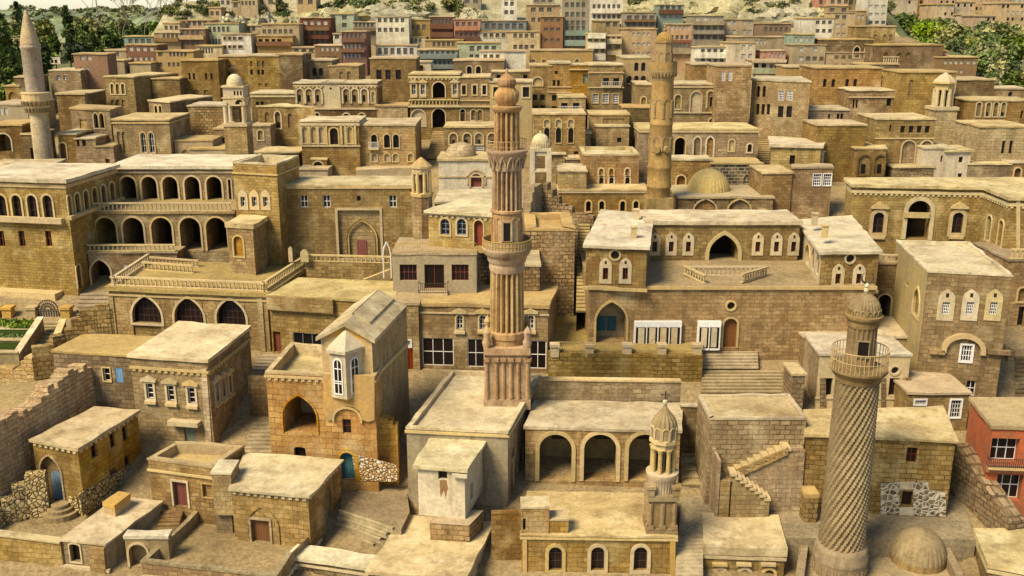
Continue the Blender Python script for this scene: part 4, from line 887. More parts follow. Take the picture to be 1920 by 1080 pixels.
tw = RF('square stone tower house with open parapet roof and three framed windows, left centre', [(436, 303), (518, 307), (559, 292), (488, 289)], 480, Y=79.6, m='ashlar_fine', par=(.9, .35),
        feats=[('w', [457, 478, 499], 369, 387, 9, 0, {'panel': ('p', .22, .3, .6), 'smat': 'trim', 'fm': 'white_frame', 'bars': (2, 2)})], bands=[(436, 322, .14, .1, (0, 1))])
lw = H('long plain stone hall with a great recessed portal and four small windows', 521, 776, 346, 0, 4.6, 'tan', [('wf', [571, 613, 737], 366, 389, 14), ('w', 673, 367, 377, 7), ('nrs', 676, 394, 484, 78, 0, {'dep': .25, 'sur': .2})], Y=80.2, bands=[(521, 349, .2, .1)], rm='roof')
lw.hood([677], 410, 484, 58, .2, -.12, 'p'); 
t = lw.to(0); q = MB(); ua, z1 = lw.uz(668, 451); ub, z0 = lw.uz(688, 482); q.face([t(ua, z0, -.2), t(ub, z0, -.2), t(ub, z1, -.2), t(ua, z1, -.2)]); q.build('door', 'wood_red', lw.root)
RF('little square stone tower with a flat roof and arched recess standing on the terrace', [(425, 418), (473, 421), (499, 406), (452, 403)], 0, Y=76.0, m='gold', lip=(.12, .35), feats=[('ns', 449, 443, 480, 17)])
ta = RF('stone hall with three great pointed lattice windows under a balustraded terrace', [(203, 537), (500, 549), (578, 496), (272, 491)], 660, a=1, kind='stone_hall', m='ashlar_fine', rm='paving', lip=(.22, .3), corn=(.7, .15, False),
        feats=[('pi', L3(3, (277, 556, 606, 54), (435, 561, 611, 54)), 0, 0, 54), ('nr', L3(3, (278, 609, 632, 52), (436, 614, 640, 52)), 0, 0, 52)])
ta.rail_on_top((0, 1, 3), h=.72, inset=.35, sp=.34)
for x in (215, 490): ta.slab(x, x + 9, 556, 660, .09, 'tan_pale', name='pilaster')
pa, pb = at_z(268, 506, ta.zt), at_z(364, 513, ta.zt); q = MB(); balusters(q, pa, pb, .7, .34); q.build('balustrade', 'trim', ta.root)
pa, pb = at_z(282, 494, ta.zt), at_z(374, 501, ta.zt); q = MB(); balusters(q, pa, pb, .6, .34); q.build('balustrade', 'trim', ta.root)
bt = wall('low balustraded terrace wall in front of the great portal', [(573, 490, 530), (733, 494, 536)], .3, 'tan', Ys=[77, 77], kind='terrace_wall')
q = MB(); balusters(q, at_Y(573, 490, 77.1), at_Y(733, 494, 77.1), .6, .36); o = q.build('balustrade', 'trim', bt); o.location = -Vector(ROOTLOC[bt.name]) + Vector(ROOTLOC[bt.name])
wall('sloping balustrade rail beside the white arch on the flat roof', [(683, 524, 545), (732, 505, 545)], .25, 'trim', Ys=[74.5, 75.5], kind='stone_rail')
nb = RF('flat-roofed stone shop with an overhanging fascia and dark shop window, centre left', [(504, 551), (742, 566), (738, 528), (561, 521)], 662, m='tan', rm='roof', feats=[('dr', 521, 622, 660, 14, 0, {'sur': 0}), ('store', 578, 625, 668, 52, 0, {'fm': 'blue_frame'})], lip=(.12, .16))
nb.slab(505, 628, 556, 582, .35, 'tan', name='fascia')
# the white-window house, centre
wh = RF('stone house with white shop windows and a terrace villa on top, behind the fluted minaret', [(783, 567), (1028, 572), (1044, 537), (800, 533)], 690, m='tan', rm='roof_tan', lip=(.1, .25),
        feats=[('store', [822], 634, 685, 58), ('store', 900, 636, 688, 46), ('store', 1008, 639, 691, 32, 0, {'bars': (2, 2)}), ('af', [862, 905, 995], 591, 617, 12, 0, {'ped': 1, 'sill': 1, 'sur': .12, 'smat': 'plaster_pale'})], bands=[(783, 584, .12, .08)])
zl = wh.zt
wh2 = H('', 735, 893, 475, 0, 5.5, 'plaster', [('wr', [766, 863], 496, 526, 32, 0, {'bars': (4, 2)}), ('wr', 815, 496, 541, 37, 0, {'bars': (2, 1), 'name': 'door'})], Y=70.9, root=wh.root, rm='paving', lip=(.06, .12), zb=zl - 1.2)
wh2.balcony(786, 840, 527, 546, .7, rail='iron', n=14)
q = MB(); t = wh2.to(0); Lw = wh2.ev(0)[3]; zr = wh2.zt
for i in range(34): q.tube(t(Lw * i / 33, zr, -.12), t(Lw * i / 33, zr + .75, -.12), .018, k=4)
q.tube(t(0, zr + .75, -.12), t(Lw, zr + .75, -.12), .03, k=4); q.build('railing', 'trim_gold', wh.root)
wh3 = RF('', [(803, 394), (926, 402), (926, 374), (862, 374)], 0, Y=73.2, z=None, root=wh.root, m='tan_pale', rm='roof_white', lip=(.25, .18), zb=zr - .2, feats=[('ab', [835, 866], 410, 440, 17), ('dar', 898, 413, 462, 17, 0, {'sur': .1})], corn=(.32, .14, True))
H('', 815, 930, 379, 0, 6, 'rubble', [], Y=79, root=wh.root, rm='roof')
H('stone side wing with a pale flat roof just right of the fluted minaret', 962, 1012, 496, 552, 5.2, ('rubble', 'plaster'), [], Y=71.2, rm='roof')
H('narrow stone strip house with a red door and white notice beside the shop windows', 738, 784, 568, 700, 4, 'tan', [('dr', 768, 640, 694, 14, 0, {'sur': 0})], Y=68.0, rm='roof_tan').slab(765, 773, 636, 652, .05, 'white_frame', name='notice')
# ruin block
rb_ = H('massive rough stone block with a walled flat top beside the dark stair', 985, 1078, 430, 565, 7, ('rubble', 'rubble', 'rubble', 'rubble'), [], Y=76, rm='roof_tan', par=(.5, .9), worn=.08)
wall('broken curving ruin wall sloping down behind the rough stone block', [(1016, 342, 440), (1036, 362, 440), (1060, 382, 440), (1085, 398, 445), (1112, 410, 450)], .8, 'rubble', Ys=[86, 85.5, 85, 84.5, 84], rag=.12, kind='ruined_wall')
wall('pale ruined wall end left of the broken curving wall', [(990, 420, 470), (1002, 352, 470), (1017, 344, 470)], .8, 'plaster_stain', Ys=[82, 84, 86], rag=.05, kind='ruined_wall')
stairs('dark narrow stairs between the rough block and the courtyard palace', (1080, 585), (1104, 585), (1084, 420), (1106, 420), 26, Y0=72, Y1=84)
# courtyard palace
cp = H('wide courtyard palace with two roofed pavilions and a deep pointed portal', 1105, 1640, 536, 670, 12, 'tan', [('op', 1145, 566, 642, 56, 0, {'pane': 'plaster_stain', 'dep': 1.4}), ('da', 1367, 597, 652, 25), ('c', 1370, 566, 580, 16)], kind='palace', cat='palace', rm='paving', lip=(.05, .06))
cp.band(1105, 536, .25, .16, (0,)); zf = cp.zt
t = cp.to(0)
for xa, xb, n in ((1187, 1275, 4), (1305, 1348, 2)):
    cp.slab(xa, xb, 601, 654, .35, 'white_frame', name='shop_front'); cp.slab(xa + 3, xb - 3, 611, 650, .36, 'dark_pane', name='shop_window')
    for i in range(n):
        w_ = (xb - xa - 6) / n; cp.slab(xa + 3 + w_ * (i + .22), xa + 3 + w_ * (i + .78), 612, 648, .375, 'plaster_pale', name='curtain')
    for i in range(n + 1): cp.slab(xa + 2 + (xb - xa - 4) * i / n - 1, xa + 2 + (xb - xa - 4) * i / n + 1, 608, 653, .4, 'white_frame', name='frame')
q = MB(); u0, z1 = cp.uz(1121, 603); u1, z0 = cp.uz(1159, 630)
for k_ in (0, 1): q.box(t(u0 + (u1 - u0) * .52 * k_, z0, -1.38), t(u1, 0, 0) * 0 + (t(u0 + (u1 - u0) * .46, 0, 0) - t(u0, 0, 0)), t(0, 0, .08) - t(0, 0, 0), Vector((0, 0, z1 - z0)))
q.build('shutter', 'wood_teal', cp.root)
pv = RF('', [(1099, 458), (1213, 462), (1222, 404), (1131, 393)], 0, Y=69.6, root=cp.root, m='tan', rm='roof_white', lip=(.22, .22), zb=zf - .05, feats=[('w', [1135, 1172], 502, 524, 10, 0, {**PW, 'fm': 'red_frame', 'bars': (2, 3)}), ('c', 1153, 470, 486, 16)], bands=[(1105, 537, .22, .16)])
pv2 = RF('', [(1541, 471), (1649, 469), (1594, 405), (1498, 412)], 0, Y=69.6, root=cp.root, m=('tan', 'tan', 'tan', 'plaster_pale'), rm='roof_white', lip=(.22, .22), zb=zf - .05, feats=[('w', [1570, 1609], 513, 532, 10, 0, {**PW, 'fm': 'red_frame', 'bars': (2, 3)}), ('c', 1593, 477, 492, 15), ('oa', [(1513, 455, 500, 9)], 455, 500, 9, 3), ('np', L3(2, (1522, 460, 505, 6), (1531, 470, 515, 6)), 0, 0, 6, 3)], bands=[(1545, 546, .22, .16)])
pv3 = H('', 1214, 1500, 414, 0, 4.5, 'tan', [('op', 1355, 440, 503, 54, 0, {'dep': 2.6, 'sur': .3}), ('w', [1227, 1258, 1290, 1420, 1455, 1487], 453, 472, 9, 0, {**PW, 'fm': 'red_frame', 'bars': (2, 2)})], Y=77.2, root=cp.root, rm='roof', lip=(.2, .3), zb=zf - .9)
for x, y0, Yc in ((1193, 412, 78.5), (1188, 446, 73), (1527, 420, 76), (1546, 443, 72)):
    zr_ = pv.zt; p = at_z(x, y0, zr_); q = MB(); q.abox(p.x - .2, p.y - .2, zr_ - .1, p.x + .2, p.y + .2, zr_ + .8); q.abox(p.x - .26, p.y - .26, zr_ + .8, p.x + .26, p.y + .26, zr_ + .9); q.build('chimney', 'trim', cp.root)
q = MB(); zq = zf
A_, B_, C_, D_ = at_z(1284, 533, zq), at_z(1284, 517, zq), at_z(1432, 517, zq), at_z(1440, 533, zq)
for a_, b_ in ((B_, C_),): balusters(q, a_, b_, .75, .34)
q.build('balustrade', 'trim', cp.root)
for (xa, ya), (xb, yb_) in (((1282, 516), (1322, 533)), ((1390, 533), (1438, 516))):
    q = MB(); balusters(q, at_z(xa, ya, zq) + Vector((0, 0, .1)), at_z(xb, yb_, zq) + Vector((0, 0, .0)), .7, .34); q.build('balustrade', 'trim', cp.root)
pad('terrace', [(1030, 657), (1318, 662), (1318, 600), (1045, 540)], at_Y(1170, 662, 67).z, 'paving')
fw = wall('stained retaining wall of big blocks carrying a thin railing, below the courtyard palace', [(1028, 661, 712), (1318, 668, 716)], .5, 'big_block', Ys=[67, 66.6], kind='retaining_wall')
zt0 = at_Y(1170, 662, 67).z
for i, x in enumerate((1040, 1105, 1175, 1240, 1306)):
    p = at_Y(x, 665, 67.2); q = MB(); z = p.z - .1; q.abox(p.x - .3, p.y - .3, z, p.x + .3, p.y + .3, z + .75); q.abox(p.x - .36, p.y - .36, z + .75, p.x + .36, p.y + .36, z + .95); q.build('post', 'trim', fw)
q = MB()
for i in range(64):
    x = 1046 + 258 * i / 63; p = at_Y(x, 662 + 6 * i / 63, 67.2); q.tube(p, p + Vector((0, 0, .75)), .018, k=4)
q.tube(at_Y(1042, 641, 67.2), at_Y(1304, 647, 67.2), .03, k=4); q.build('railing', 'trim_gold', fw)
stairs('upper flight of broad stone steps beside the retaining wall', (1316, 692), (1422, 692), (1318, 656), (1420, 656), 6, Y0=67.5, Y1=69.7)
stairs('lower flight of broad stone steps below the courtyard palace', (1314, 736), (1492, 738), (1316, 693), (1500, 695), 7, Y0=65.2, Y1=67.5)
# right palace
rp = RF('large stone palace at right with a tall arched portal, carved windows and a wing', [(1600, 345), (1846, 350), (1894, 369), (2010, 371), (2010, 333), (1588, 333)], 0, Y=84, kind='palace', cat='palace', m='ashlar_fine', rm='roof', lip=(.25, .25), corn=(.75, .25, True),
        feats=[('ai', [1645, 1793], 398, 437, 20, 0, {'sur': .3, 'ped': 1, 'sill': 1}), ('oa', 1718, 376, 449, 42, 0, {'sur': .35}), ('ai', [(1851, 402, 450, 8), (1872, 410, 468, 8)], 0, 0, 8, 1, {'sur': .14})])
rp.slab(1694, 1742, 398, 408, .2, 'trim', name='lintel')
rp.panel([(1905, 372), (1912, 372), (1912, 480), (1905, 480)], .12, 'trim', 2, name='pilaster')
# big block house, right
bk = RF('tall stone block house with a walled pale roof and three white grille windows, right', [(1740, 507), (1899, 515), (1818, 453), (1681, 450)], 742, m=('tan', 'tan', 'tan', 'plaster'), rm='roof_white', par=(.2, .22),
        feats=[('wg', [1772, 1817, 1861], 566, 589, 14, 0, {'panel': ('p', .3, .45, .9), 'smat': 'plaster_pale', 'vent': 1, 'fw': .04}), ('wg', 1810, 647, 677, 20, 0, {'sur': .12, 'smat': 'white_frame', 'bars': (4, 3)}), ('wf', 1818, 714, 742, 18), ('nps', 1716, 535, 590, 12, 3), ('w', [(1700, 528, 536, 6), (1712, 560, 566, 6)], 0, 0, 6, 3)])
bk.hood([1810], 622, 662, 84, .32, .3, 'a'); bk.slab(1741, 1770, 654, 662, .3, 'tan', name='corbel'); bk.slab(1850, 1893, 655, 663, .3, 'tan', name='corbel')
ax = H('low stone annex with two white grille windows in front of the tall block house', 1704, 1820, 735, 800, 4, 'tan', [('wg', 1725, 750, 758, 20, 0, {'sur': .1, 'smat': 'white_frame', 'fw': .04}), ('wg', 1789, 750, 782, 19, 0, {'sur': .1, 'smat': 'white_frame', 'fw': .04})], rm='roof_tan')
wp = RF('cream plastered house with a stepped flat roof behind the twisted minaret', [(1537, 662), (1708, 663), (1668, 629), (1510, 624)], 768, m=('plaster_pale', 'plaster', 'tan', 'tan_pale'), rm='roof_white',
        feats=[('w', [1674], 709, 742, 18), ('w', [1640], 709, 742, 14), ('c', 1677, 687, 701, 14), ('w', 1552, 709, 742, 14)], bands=[(1537, 745, .12, .06)])
for x0, x1 in ((1537, 1548), (1652, 1660), (1694, 1708)): wp.panel([(x0, 708), (x1, 708), (x1, 770), (x0, 770)], .08, 'rubble', name='quoin')
H('', 1509, 1728, 630, 0, 5, 'tan', [], Y=68.3, root=wp.root, rm='roof', zb=wp.zt - 3)
H('rough stone buttress block left of the cream plastered house', 1487, 1510, 700, 775, 2.2, ('rubble', 'rubble'), [], rm='roof_tan', kind='stone_buttress', cat='buttress')
# lower right
sb = H('stone house with a pale roof and a zigzag stair on its brick front', 1331, 1512, 783, 938, 3.8, 'big_block', [], par=(.12, .25), rm='roof')
wn2 = RF('stone house with a red window and white cobbled base, right of the zigzag stair', [(1513, 813), (1792, 824), (1764, 763), (1511, 769)], 965, m='big_block', rm='roof', lip=(.16, .16), feats=[('wr', 1708, 839, 867, 20), ('w', 1699, 921, 948, 20)])
wn2.panel([(1651, 907), (1686, 903), (1686, 962), (1651, 964)], .05, 'white_cobble', name='cobbled_panel'); wn2.panel([(1712, 903), (1740, 903), (1742, 918), (1773, 924), (1773, 968), (1712, 966)], .05, 'white_cobble', name='cobbled_panel'); wn2.panel([(1686, 903), (1712, 903), (1712, 917), (1686, 917)], .055, 'whitewash', name='cobbled_panel'); wn2.panel([(1686, 951), (1712, 951), (1712, 966), (1686, 965)], .055, 'whitewash', name='cobbled_panel')
H('stubby eroded stone pillar at the corner of the red-window house', 1511, 1536, 925, 985, .9, 'rubble', [], rm='roof_tan', kind='stone_pillar', cat='pillar', lip=(.02, .3), worn=.08)
og = RF('bright orange modern house with balconied white windows at the right edge', [(1862, 797), (2010, 802), (1960, 746), (1821, 744)], 965, m='orange_bright', rm='roof_tan', lip=(.12, .22), feats=[('wf3', 1877, 822, 866, 60, 0, {'dep': .5}), ('wf3', 1888, 890, 938, 48, 0, {'dep': .5}), ('wf3', [1955], 822, 866, 60, 0, {'dep': .5})], kind='modern_house')
og.balcony(1848, 1925, 855, 870, .5, rail='iron', n=20); og.slab(1845, 1990, 872, 884, .3, 'orange_bright', name='ledge')
wall('long rough boundary wall running towards the viewer beside the orange house', [(1790, 832, 915), (1822, 878, 950), (1858, 928, 990), (1893, 978, 1030)], 1.0, 'rubble', kind='boundary_wall')
dh = RF('flat-roofed courtyard with low parapets round the twisted minaret and big dome', [(1480, 1170), (1850, 1170), (1775, 1012), (1504, 1003)], 0, z=CZ - 28.9, m='tan', rm='paving', par=(.7, .4), kind='courtyard_house')
f34 = RF('small stone kiosk house with three arched windows under a thick slab roof, bottom right', [(1322, 1023), (1473, 1028), (1457, 967), (1320, 963)], 0, z=CZ - 28.3, m='ashlar_fine', rm='roof', lip=(.1, .5), corn=(.75, .18, False), feats=[('ai', L3(3, (1349, 1067, 1100, 19), (1440, 1068, 1100, 19)), 0, 0, 19)])
for x in (1349, 1394, 1440): f34.slab(x - 14, x + 14, 1054, 1059, .2, 'trim', name='window_hood')
stairs('shadowed stone steps left of the kiosk house', (1266, 1095), (1318, 1095), (1268, 1008), (1318, 1008), 12, Y0=46.5, Y1=50.2)
RF('low flat-roofed stone block in the bottom right corner', [(1856, 1054), (2040, 1090), (2020, 990), (1829, 992)], 0, z=CZ - 28.2, m='tan', rm='roof', lip=(.12, .3), corn=(.6, .2, False))
# arcade house and church
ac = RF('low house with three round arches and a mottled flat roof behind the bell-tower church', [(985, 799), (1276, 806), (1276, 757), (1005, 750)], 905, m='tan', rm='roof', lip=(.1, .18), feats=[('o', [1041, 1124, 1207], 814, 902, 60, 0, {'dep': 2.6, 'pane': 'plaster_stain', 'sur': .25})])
t = ac.to(0)
for x in (1050, 1134, 1216):
    u, z1 = ac.uz(x - 17, 824); u2, z0 = ac.uz(x + 17, 856); q = MB(); q.face([t(u, z0, -2.55), t(u2, z0, -2.55), t(u2, z1, -2.55), t(u, z1, -2.55)]); q.build('window', 'dark_pane', ac.root)
wall('long brick boundary wall with a pale cap behind the three-arch roof', [(1008, 713, 757), (1277, 717, 760)], .35, 'tan', Ys=[60.3, 60.3], cap=.12, kind='boundary_wall')
ch = RF('square stone mosque block with a rimmed roof carrying the fluted minaret', [(762, 800), (952, 809), (1014, 702), (846, 693)], 950, a=1, kind='mosque_block', cat='mosque', m=('plaster_stain', 'tan_pale'), rm='roof_white', par=(.28, .28),
        feats=[('np', L3(4, (959, 868, 938, 7), (988, 810, 880, 6)), 0, 0, 7, 1), ('p', L3(3, (962, 838, 858, 6), (985, 800, 818, 5)), 0, 0, 6, 1), ('w', 806, 824, 834, 8)], bands=[(762, 806, .16, .1, (0, 1))])
zc17 = CZ - 28.6
an = RF('white plaster box house with a slanted slab roof and rust-streaked window', [(783, 869), (871, 877), (906, 823), (812, 820)], 0, z=CZ - 24.3, zb=CZ - 27.5, m='whitewash', rm='roof_white', lip=(.22, .22), feats=[('w', 830, 874, 899, 17), ('w', [(885, 905, 935, 6)], 0, 0, 6, 1), ('w', [(902, 912, 938, 4)], 0, 0, 4, 1)])
an.panel([(824, 900), (837, 900), (840, 914), (836, 935), (832, 920), (826, 932)], .004, 'paint_orange', name='rust_stain', inset=0)
an.slab(850, 878, 886, 892, .3, 'whitewash', name='ledge')
q = RF('', [(806, 980), (880, 984), (906, 958), (840, 955)], 0, z=CZ - 27.5, zb=zc17 - .5, root=an.root, m='big_block', rm='roof_tan', lip=(0, .02))
RF('low house with a broad mottled roof at the bottom centre below the white box house', [(690, 1068), (870, 1082), (924, 980), (762, 966)], 0, z=zc17, m=('tan', 'plaster'), rm='roof', lip=(.12, .22), feats=[('w', [(898, 1055, 1080, 5)], 0, 0, 5, 1)])
wall('dark alley wall between the bottom centre roof and the golden church', [(921, 963, 1090), (978, 961, 1090)], .4, 'tan_dark', Ys=[49.6, 49.6], kind='alley_wall')
cg = RF('golden stone church with three arched windows and a mottled flat roof, bottom centre', [(978, 1001), (1268, 1005), (1262, 926), (990, 922)], 0, z=CZ - 27.5, kind='church', cat='church', m='gold', rm='roof', lip=(.08, .12), feats=[('ar', [1041, 1120, 1200], 1025, 1069, 25, 0, {'fm': 'iron', 'bars': (2, 3), 'sur': .2, 'dep': .25})], bands=[(978, 1006, .12, .1)])
H('', 977, 1030, 950, 0, 1.2, 'gold', [('w', 983, 972, 994, 5)], Y=48.9, root=cg.root, rm='roof', zb=cg.zt - .4, lip=(.03, .12)); H('', 1028, 1066, 973, 0, 1.0, 'gold', [], Y=48.95, root=cg.root, rm='roof', zb=cg.zt - .4, lip=(.03, .12))
for x0, x1 in ((980, 988), (1256, 1266)): cg.panel([(x0, 1010), (x1, 1010), (x1, 1090), (x0, 1090)], .08, 'trim_gold', name='pilaster')
# gold house with the bay window
YG = 56.1
gh = RF('golden ruined house with a white bay window, gabled roof and pointed arch', [(498, 696), (702, 706), (728, 660), (546, 641)], 0, Y=YG, kind='gold_house', m='gold_deep', rm='roof', par=(.75, .3), worn=.03,
        feats=[('op', 564, 742, 812, 63, 0, {'dep': 3.2, 'pane': 'plaster_stain', 'sur': .1, 'smat': 'gold_deep'}), ('s', 563, 838, 859, 22), ('wr', 651, 786, 813, 16, 0, {'bars': (1, 2)}), ('dat', 653, 848, 900, 27, 0, {'smat': 'gold_deep', 'sur': .28})], corn=(.36, .14, True), sm='trim_gold')
gh.panel([(607, 700), (703, 704), (703, 786), (692, 790), (680, 786), (676, 770), (664, 762), (650, 760), (637, 764), (628, 772), (624, 786), (614, 788), (607, 770)], .12, 'trim_gold', name='plaster_panel')
gh.hood([651], 760, 790, 56, .12, .16, 'a', mat='trim_gold')
gh.panel([(660, 850), (745, 872), (745, 903), (668, 900)], .05, 'white_boulder', name='boulder_base')
tb = RF('', [(602, 632), (697, 636), (762, 577), (668, 573)], 0, a=1, Y=55.78, root=gh.root, m=('trim_gold', 'plaster_stain', 'tan', 'tan'), rm='roof', open_roof=True, lip=(0, 0), bands=[(601, 700, .2, .14, (0, 1))])
z0 = tb.zt; P = tb.P; q = MB(); rise = .85; ov = .25
dx = (P[1] - P[0]).normalized(); dy = (P[3] - P[0]).normalized(); Lx = (P[1] - P[0]).length; Ly = (P[3] - P[0]).length
def gv(a, b, z): p = P[0] + dx * a + dy * b; return Vector((p.x, p.y, z))
for a0, a1 in ((-ov, Lx / 2), (Lx + ov, Lx / 2)):
    zz0, zz1 = z0 - ov * rise / (Lx / 2), z0 + rise
    lo = [gv(a0, -ov, zz0 - .05), gv(a1, -ov, zz1 - .05), gv(a1, Ly + ov, zz1 - .05), gv(a0, Ly + ov, zz0 - .05)]; hi = [p + Vector((0, 0, .24)) for p in lo]
    if a0 > a1: lo, hi = lo[::-1], hi[::-1]
    q.prism(lo, hi)
    f_, g_ = .42, .98; lo = [gv(a0 + (a1 - a0) * f_, 1.4, zz0 + (zz1 - zz0) * f_ + .19), gv(a0 + (a1 - a0) * g_, 1.4, zz0 + (zz1 - zz0) * g_ + .19), gv(a0 + (a1 - a0) * g_, Ly, zz0 + (zz1 - zz0) * g_ + .19), gv(a0 + (a1 - a0) * f_, Ly, zz0 + (zz1 - zz0) * f_ + .19)]; hi = [p + Vector((0, 0, .14)) for p in lo]
    if a0 > a1: lo, hi = lo[::-1], hi[::-1]
    q.prism(lo, hi)
q.build('gable_roof', 'roof', gh.root)
q = MB(); q.face([gv(0, 0, z0), gv(Lx, 0, z0), gv(Lx / 2, 0, z0 + rise)]); q.build('gable_wall', 'trim_gold', gh.root); q = MB(); q.face([gv(Lx, Ly, z0), gv(0, Ly, z0), gv(Lx / 2, Ly, z0 + rise)]); q.build('gable_wall', 'trim_gold', gh.root)
# bay: half hexagon with two glazed faces
t = tb.to(0); ub0, zb1 = tb.uz(622, 652); ub1, zb0 = tb.uz(682, 738); um = (ub0 + ub1) / 2; wq = (ub1 - ub0) / 4; dp = 1.1
hexa = [(ub0, 0), (ub0 + .12, dp * .75), (um + wq * .5, dp), (ub1, 0)]
q = MB(); lo = [t(a, zb0, b) for a, b in hexa]; hi = [t(a, zb1, b) for a, b in hexa]; q.prism(lo, hi); bay = q.build('bay_window', 'plaster_pale', gh.root)
big = [(ub0 - .14, 0), (ub0 - .02, dp * .75 + .16), (um + wq * .5 + .05, dp + .18), (ub1 + .18, 0)]
q = MB(); lo = [t(a, zb1 + .01, b) for a, b in big]; mid = [t(a, zb1 + .2, b) for a, b in big]; q.prism(lo, mid); ap = t(um, zb1 + 1.25, 0.0)
for i in range(3): q.face([mid[i], mid[i + 1], ap])
q.build('bay_roof', 'plaster_pale', gh.root)
q = MB(); lo = [t(um + (a - um) * .35, zb0 - .75, b * .3) for a, b in hexa]; hi = [t(a, zb0, b) for a, b in hexa]; q.prism(lo, hi); q.build('corbel', 'trim_gold', gh.root)
for i in (1, 2):
    A, B = Vector(t(hexa[i][0], 0, hexa[i][1])), Vector(t(hexa[i + 1][0], 0, hexa[i + 1][1])); d = (B - A); Ld = d.length; d /= Ld; nn = Vector((d.y, -d.x, 0))
    ww = min(.62, Ld * .7); o_ = A + d * (Ld - ww) / 2; za, zz = zb0 + .25, zb1 - .3
    lp = loop('a', 0, za, ww, zz, 8); tt = lambda u, z, out: o_ + d * u + nn * out + Vector((0, 0, z))
    q = MB(); q.face([tt(*p, .012) for p in lp]); w_ = q.build('window', 'dark_pane', bay)
    q = MB(); inn = [(ww / 2 + (p[0] - ww / 2) * .78, (za + zz) / 2 + (p[1] - (za + zz) / 2) * .92) for p in lp]
    for j in range(len(lp)): k_ = (j + 1) % len(lp); q.quad(tt(*lp[j], .05), tt(*lp[k_], .05), tt(*inn[k_], .05), tt(*inn[j], .05)); q.quad(tt(*lp[j], 0), tt(*lp[k_], 0), tt(*lp[k_], .05), tt(*lp[j], .05))
    q.box(tt(ww / 2 - .025, za, .015), d * .05, nn * .035, Vector((0, 0, zz - za - .05)))
    for f_ in (.3, .36, .7): q.box(tt(.03, za + (zz - za) * f_, .018), d * (ww - .06), nn * .03, Vector((0, 0, .05)))
    q.build('frame', 'white_frame', bay)
# broken wall running right from the gold house
br = []
q = MB(); Yw = YG - .02
for i, (xa, xb, y1) in enumerate([(697, 704, 768), (704, 711, 776), (711, 719, 782), (719, 727, 786), (727, 736, 790), (736, 745, 798)]):
    a_, b_ = at_Y(xa, y1, Yw), at_Y(xb, y1, Yw); q.abox(a_.x, Yw - .02 * (i % 2), slope(Yw) - 1.5, b_.x, Yw + .7, a_.z)
q.build('broken_wall', 'gold_deep', gh.root)
stairs('shadowed stair flight between the awning house and the golden bay-window house', (456, 858), (514, 858), (474, 790), (516, 790), 9)
wall('dark stone wall at the head of the shadowed stair flight', [(464, 708, 795), (512, 710, 797)], .5, 'tan_dark', Ys=[62.6, 62.6], kind='stair_wall')
stairs('low stone steps left of the golden house terrace, below the red door', (470, 694), (522, 696), (494, 664), (530, 664), 5)
# awning house
aw = RF('square stone house with three pedimented white windows, awning and green door', [(243, 664), (388, 674), (467, 612), (336, 604)], 838, a=1, m=('tan', 'tan'), rm='roof_white', lip=(.14, .2), corn=(.95, .16, True),
        feats=[('wf', L3(3, (283, 719, 747, 13), (361, 727, 756, 13)), 0, 0, 13, 0, {'sur': .14, 'ped': 1, 'sill': 1, 'smat': 'plaster_pale', 'bars': (1, 3)}), ('dg', 358, 797, 832, 21), ('wf', L3(3, (408, 716, 752, 7), (432, 702, 735, 6)), 0, 0, 7, 1, {'sur': .12, 'sill': 1, 'ped': 1, 'smat': 'plaster_pale'})])
aw.slab(322, 378, 786, 794, .55, 'trim', name='awning'); aw.panel([(378, 690), (388, 691), (398, 838), (386, 838)], .06, 'tan_pale', name='quoin')
RF('low stone house with blue shutters and a flat earth roof left of the awning house', [(98, 657), (246, 666), (290, 630), (155, 626)], 772, m='tan_dark', rm='roof_tan', lip=(.06, .15), feats=[('wf', 202, 690, 714, 13, 0, {'sur': .08, 'fm': 'white_frame', 'bars': (1, 2)}), ('sb', 225, 690, 717, 14)])
wall('broken stone gable with stepped edge and tiny niche behind the blue-shutter house', [(60, 662, 720), (100, 640, 720), (120, 622, 720), (134, 614, 720), (148, 588, 720), (178, 574, 720), (204, 572, 720), (213, 592, 720)], .7, 'rubble', Ys=[65, 65.6, 66.2, 66.4, 66.6, 67, 67.3, 67.4], rag=.07, kind='ruined_gable', seg=.8)
RF('low parapeted stone house with a brown-red door in front of the awning house', [(277, 858), (399, 874), (458, 833), (327, 828)], 947, m='tan', rm='roof_tan', par=(.65, .32), feats=[('dr', 341, 904, 950, 26, 0, {'smat': 'plaster_pale'}), ('nrs', 391, 908, 932, 18, 0, {'smat': 'tan_pale', 'sur': .08}), ], bands=[(277, 878, .14, .09, (0,))])
tc = RF('stone house with a white saw-tooth edged roof and wooden door in a pointed frame', [(433, 914), (577, 928), (638, 863), (462, 850)], 1012, m='tan', rm='roof_white', lip=(.16, .14), corn=(.2, .05, True), sm='roof_white', feats=[('d', 491, 975, 1024, 34, 0, {'sur': .14, 'smat': 'tan_pale'}), ('np', [(617, 908, 985, 16)], 905, 985, 16, 1), ('p', [(613, 945, 984, 9)], 945, 985, 10, 1)])
tc.hood([490], 944, 1024, 62, .12, .07, 'p', mat='tan')
H('', 396, 432, 886, 0, 1.7, 'tan_pale', [], Y=51.6, root=tc.root, rm='roof_white', zb=at_Y(410, 966, 51.6).z, lip=(.04, .12)); H('', 404, 434, 962, 0, 2.2, 'tan', [], Y=51.9, root=tc.root, rm='roof_tan', lip=(0, .02))
RF('broad parapeted terrace with white saw-tooth cornice at the bottom left', [(264, 1051), (519, 1079), (547, 1036), (600, 985), (368, 955)], 0, z=CZ - 28.5, m='tan', rm='earth', par=(.7, .28), pe=(0, 1, 4), corn=(1.0, .16, True), sm='roof_white', kind='terrace_house')
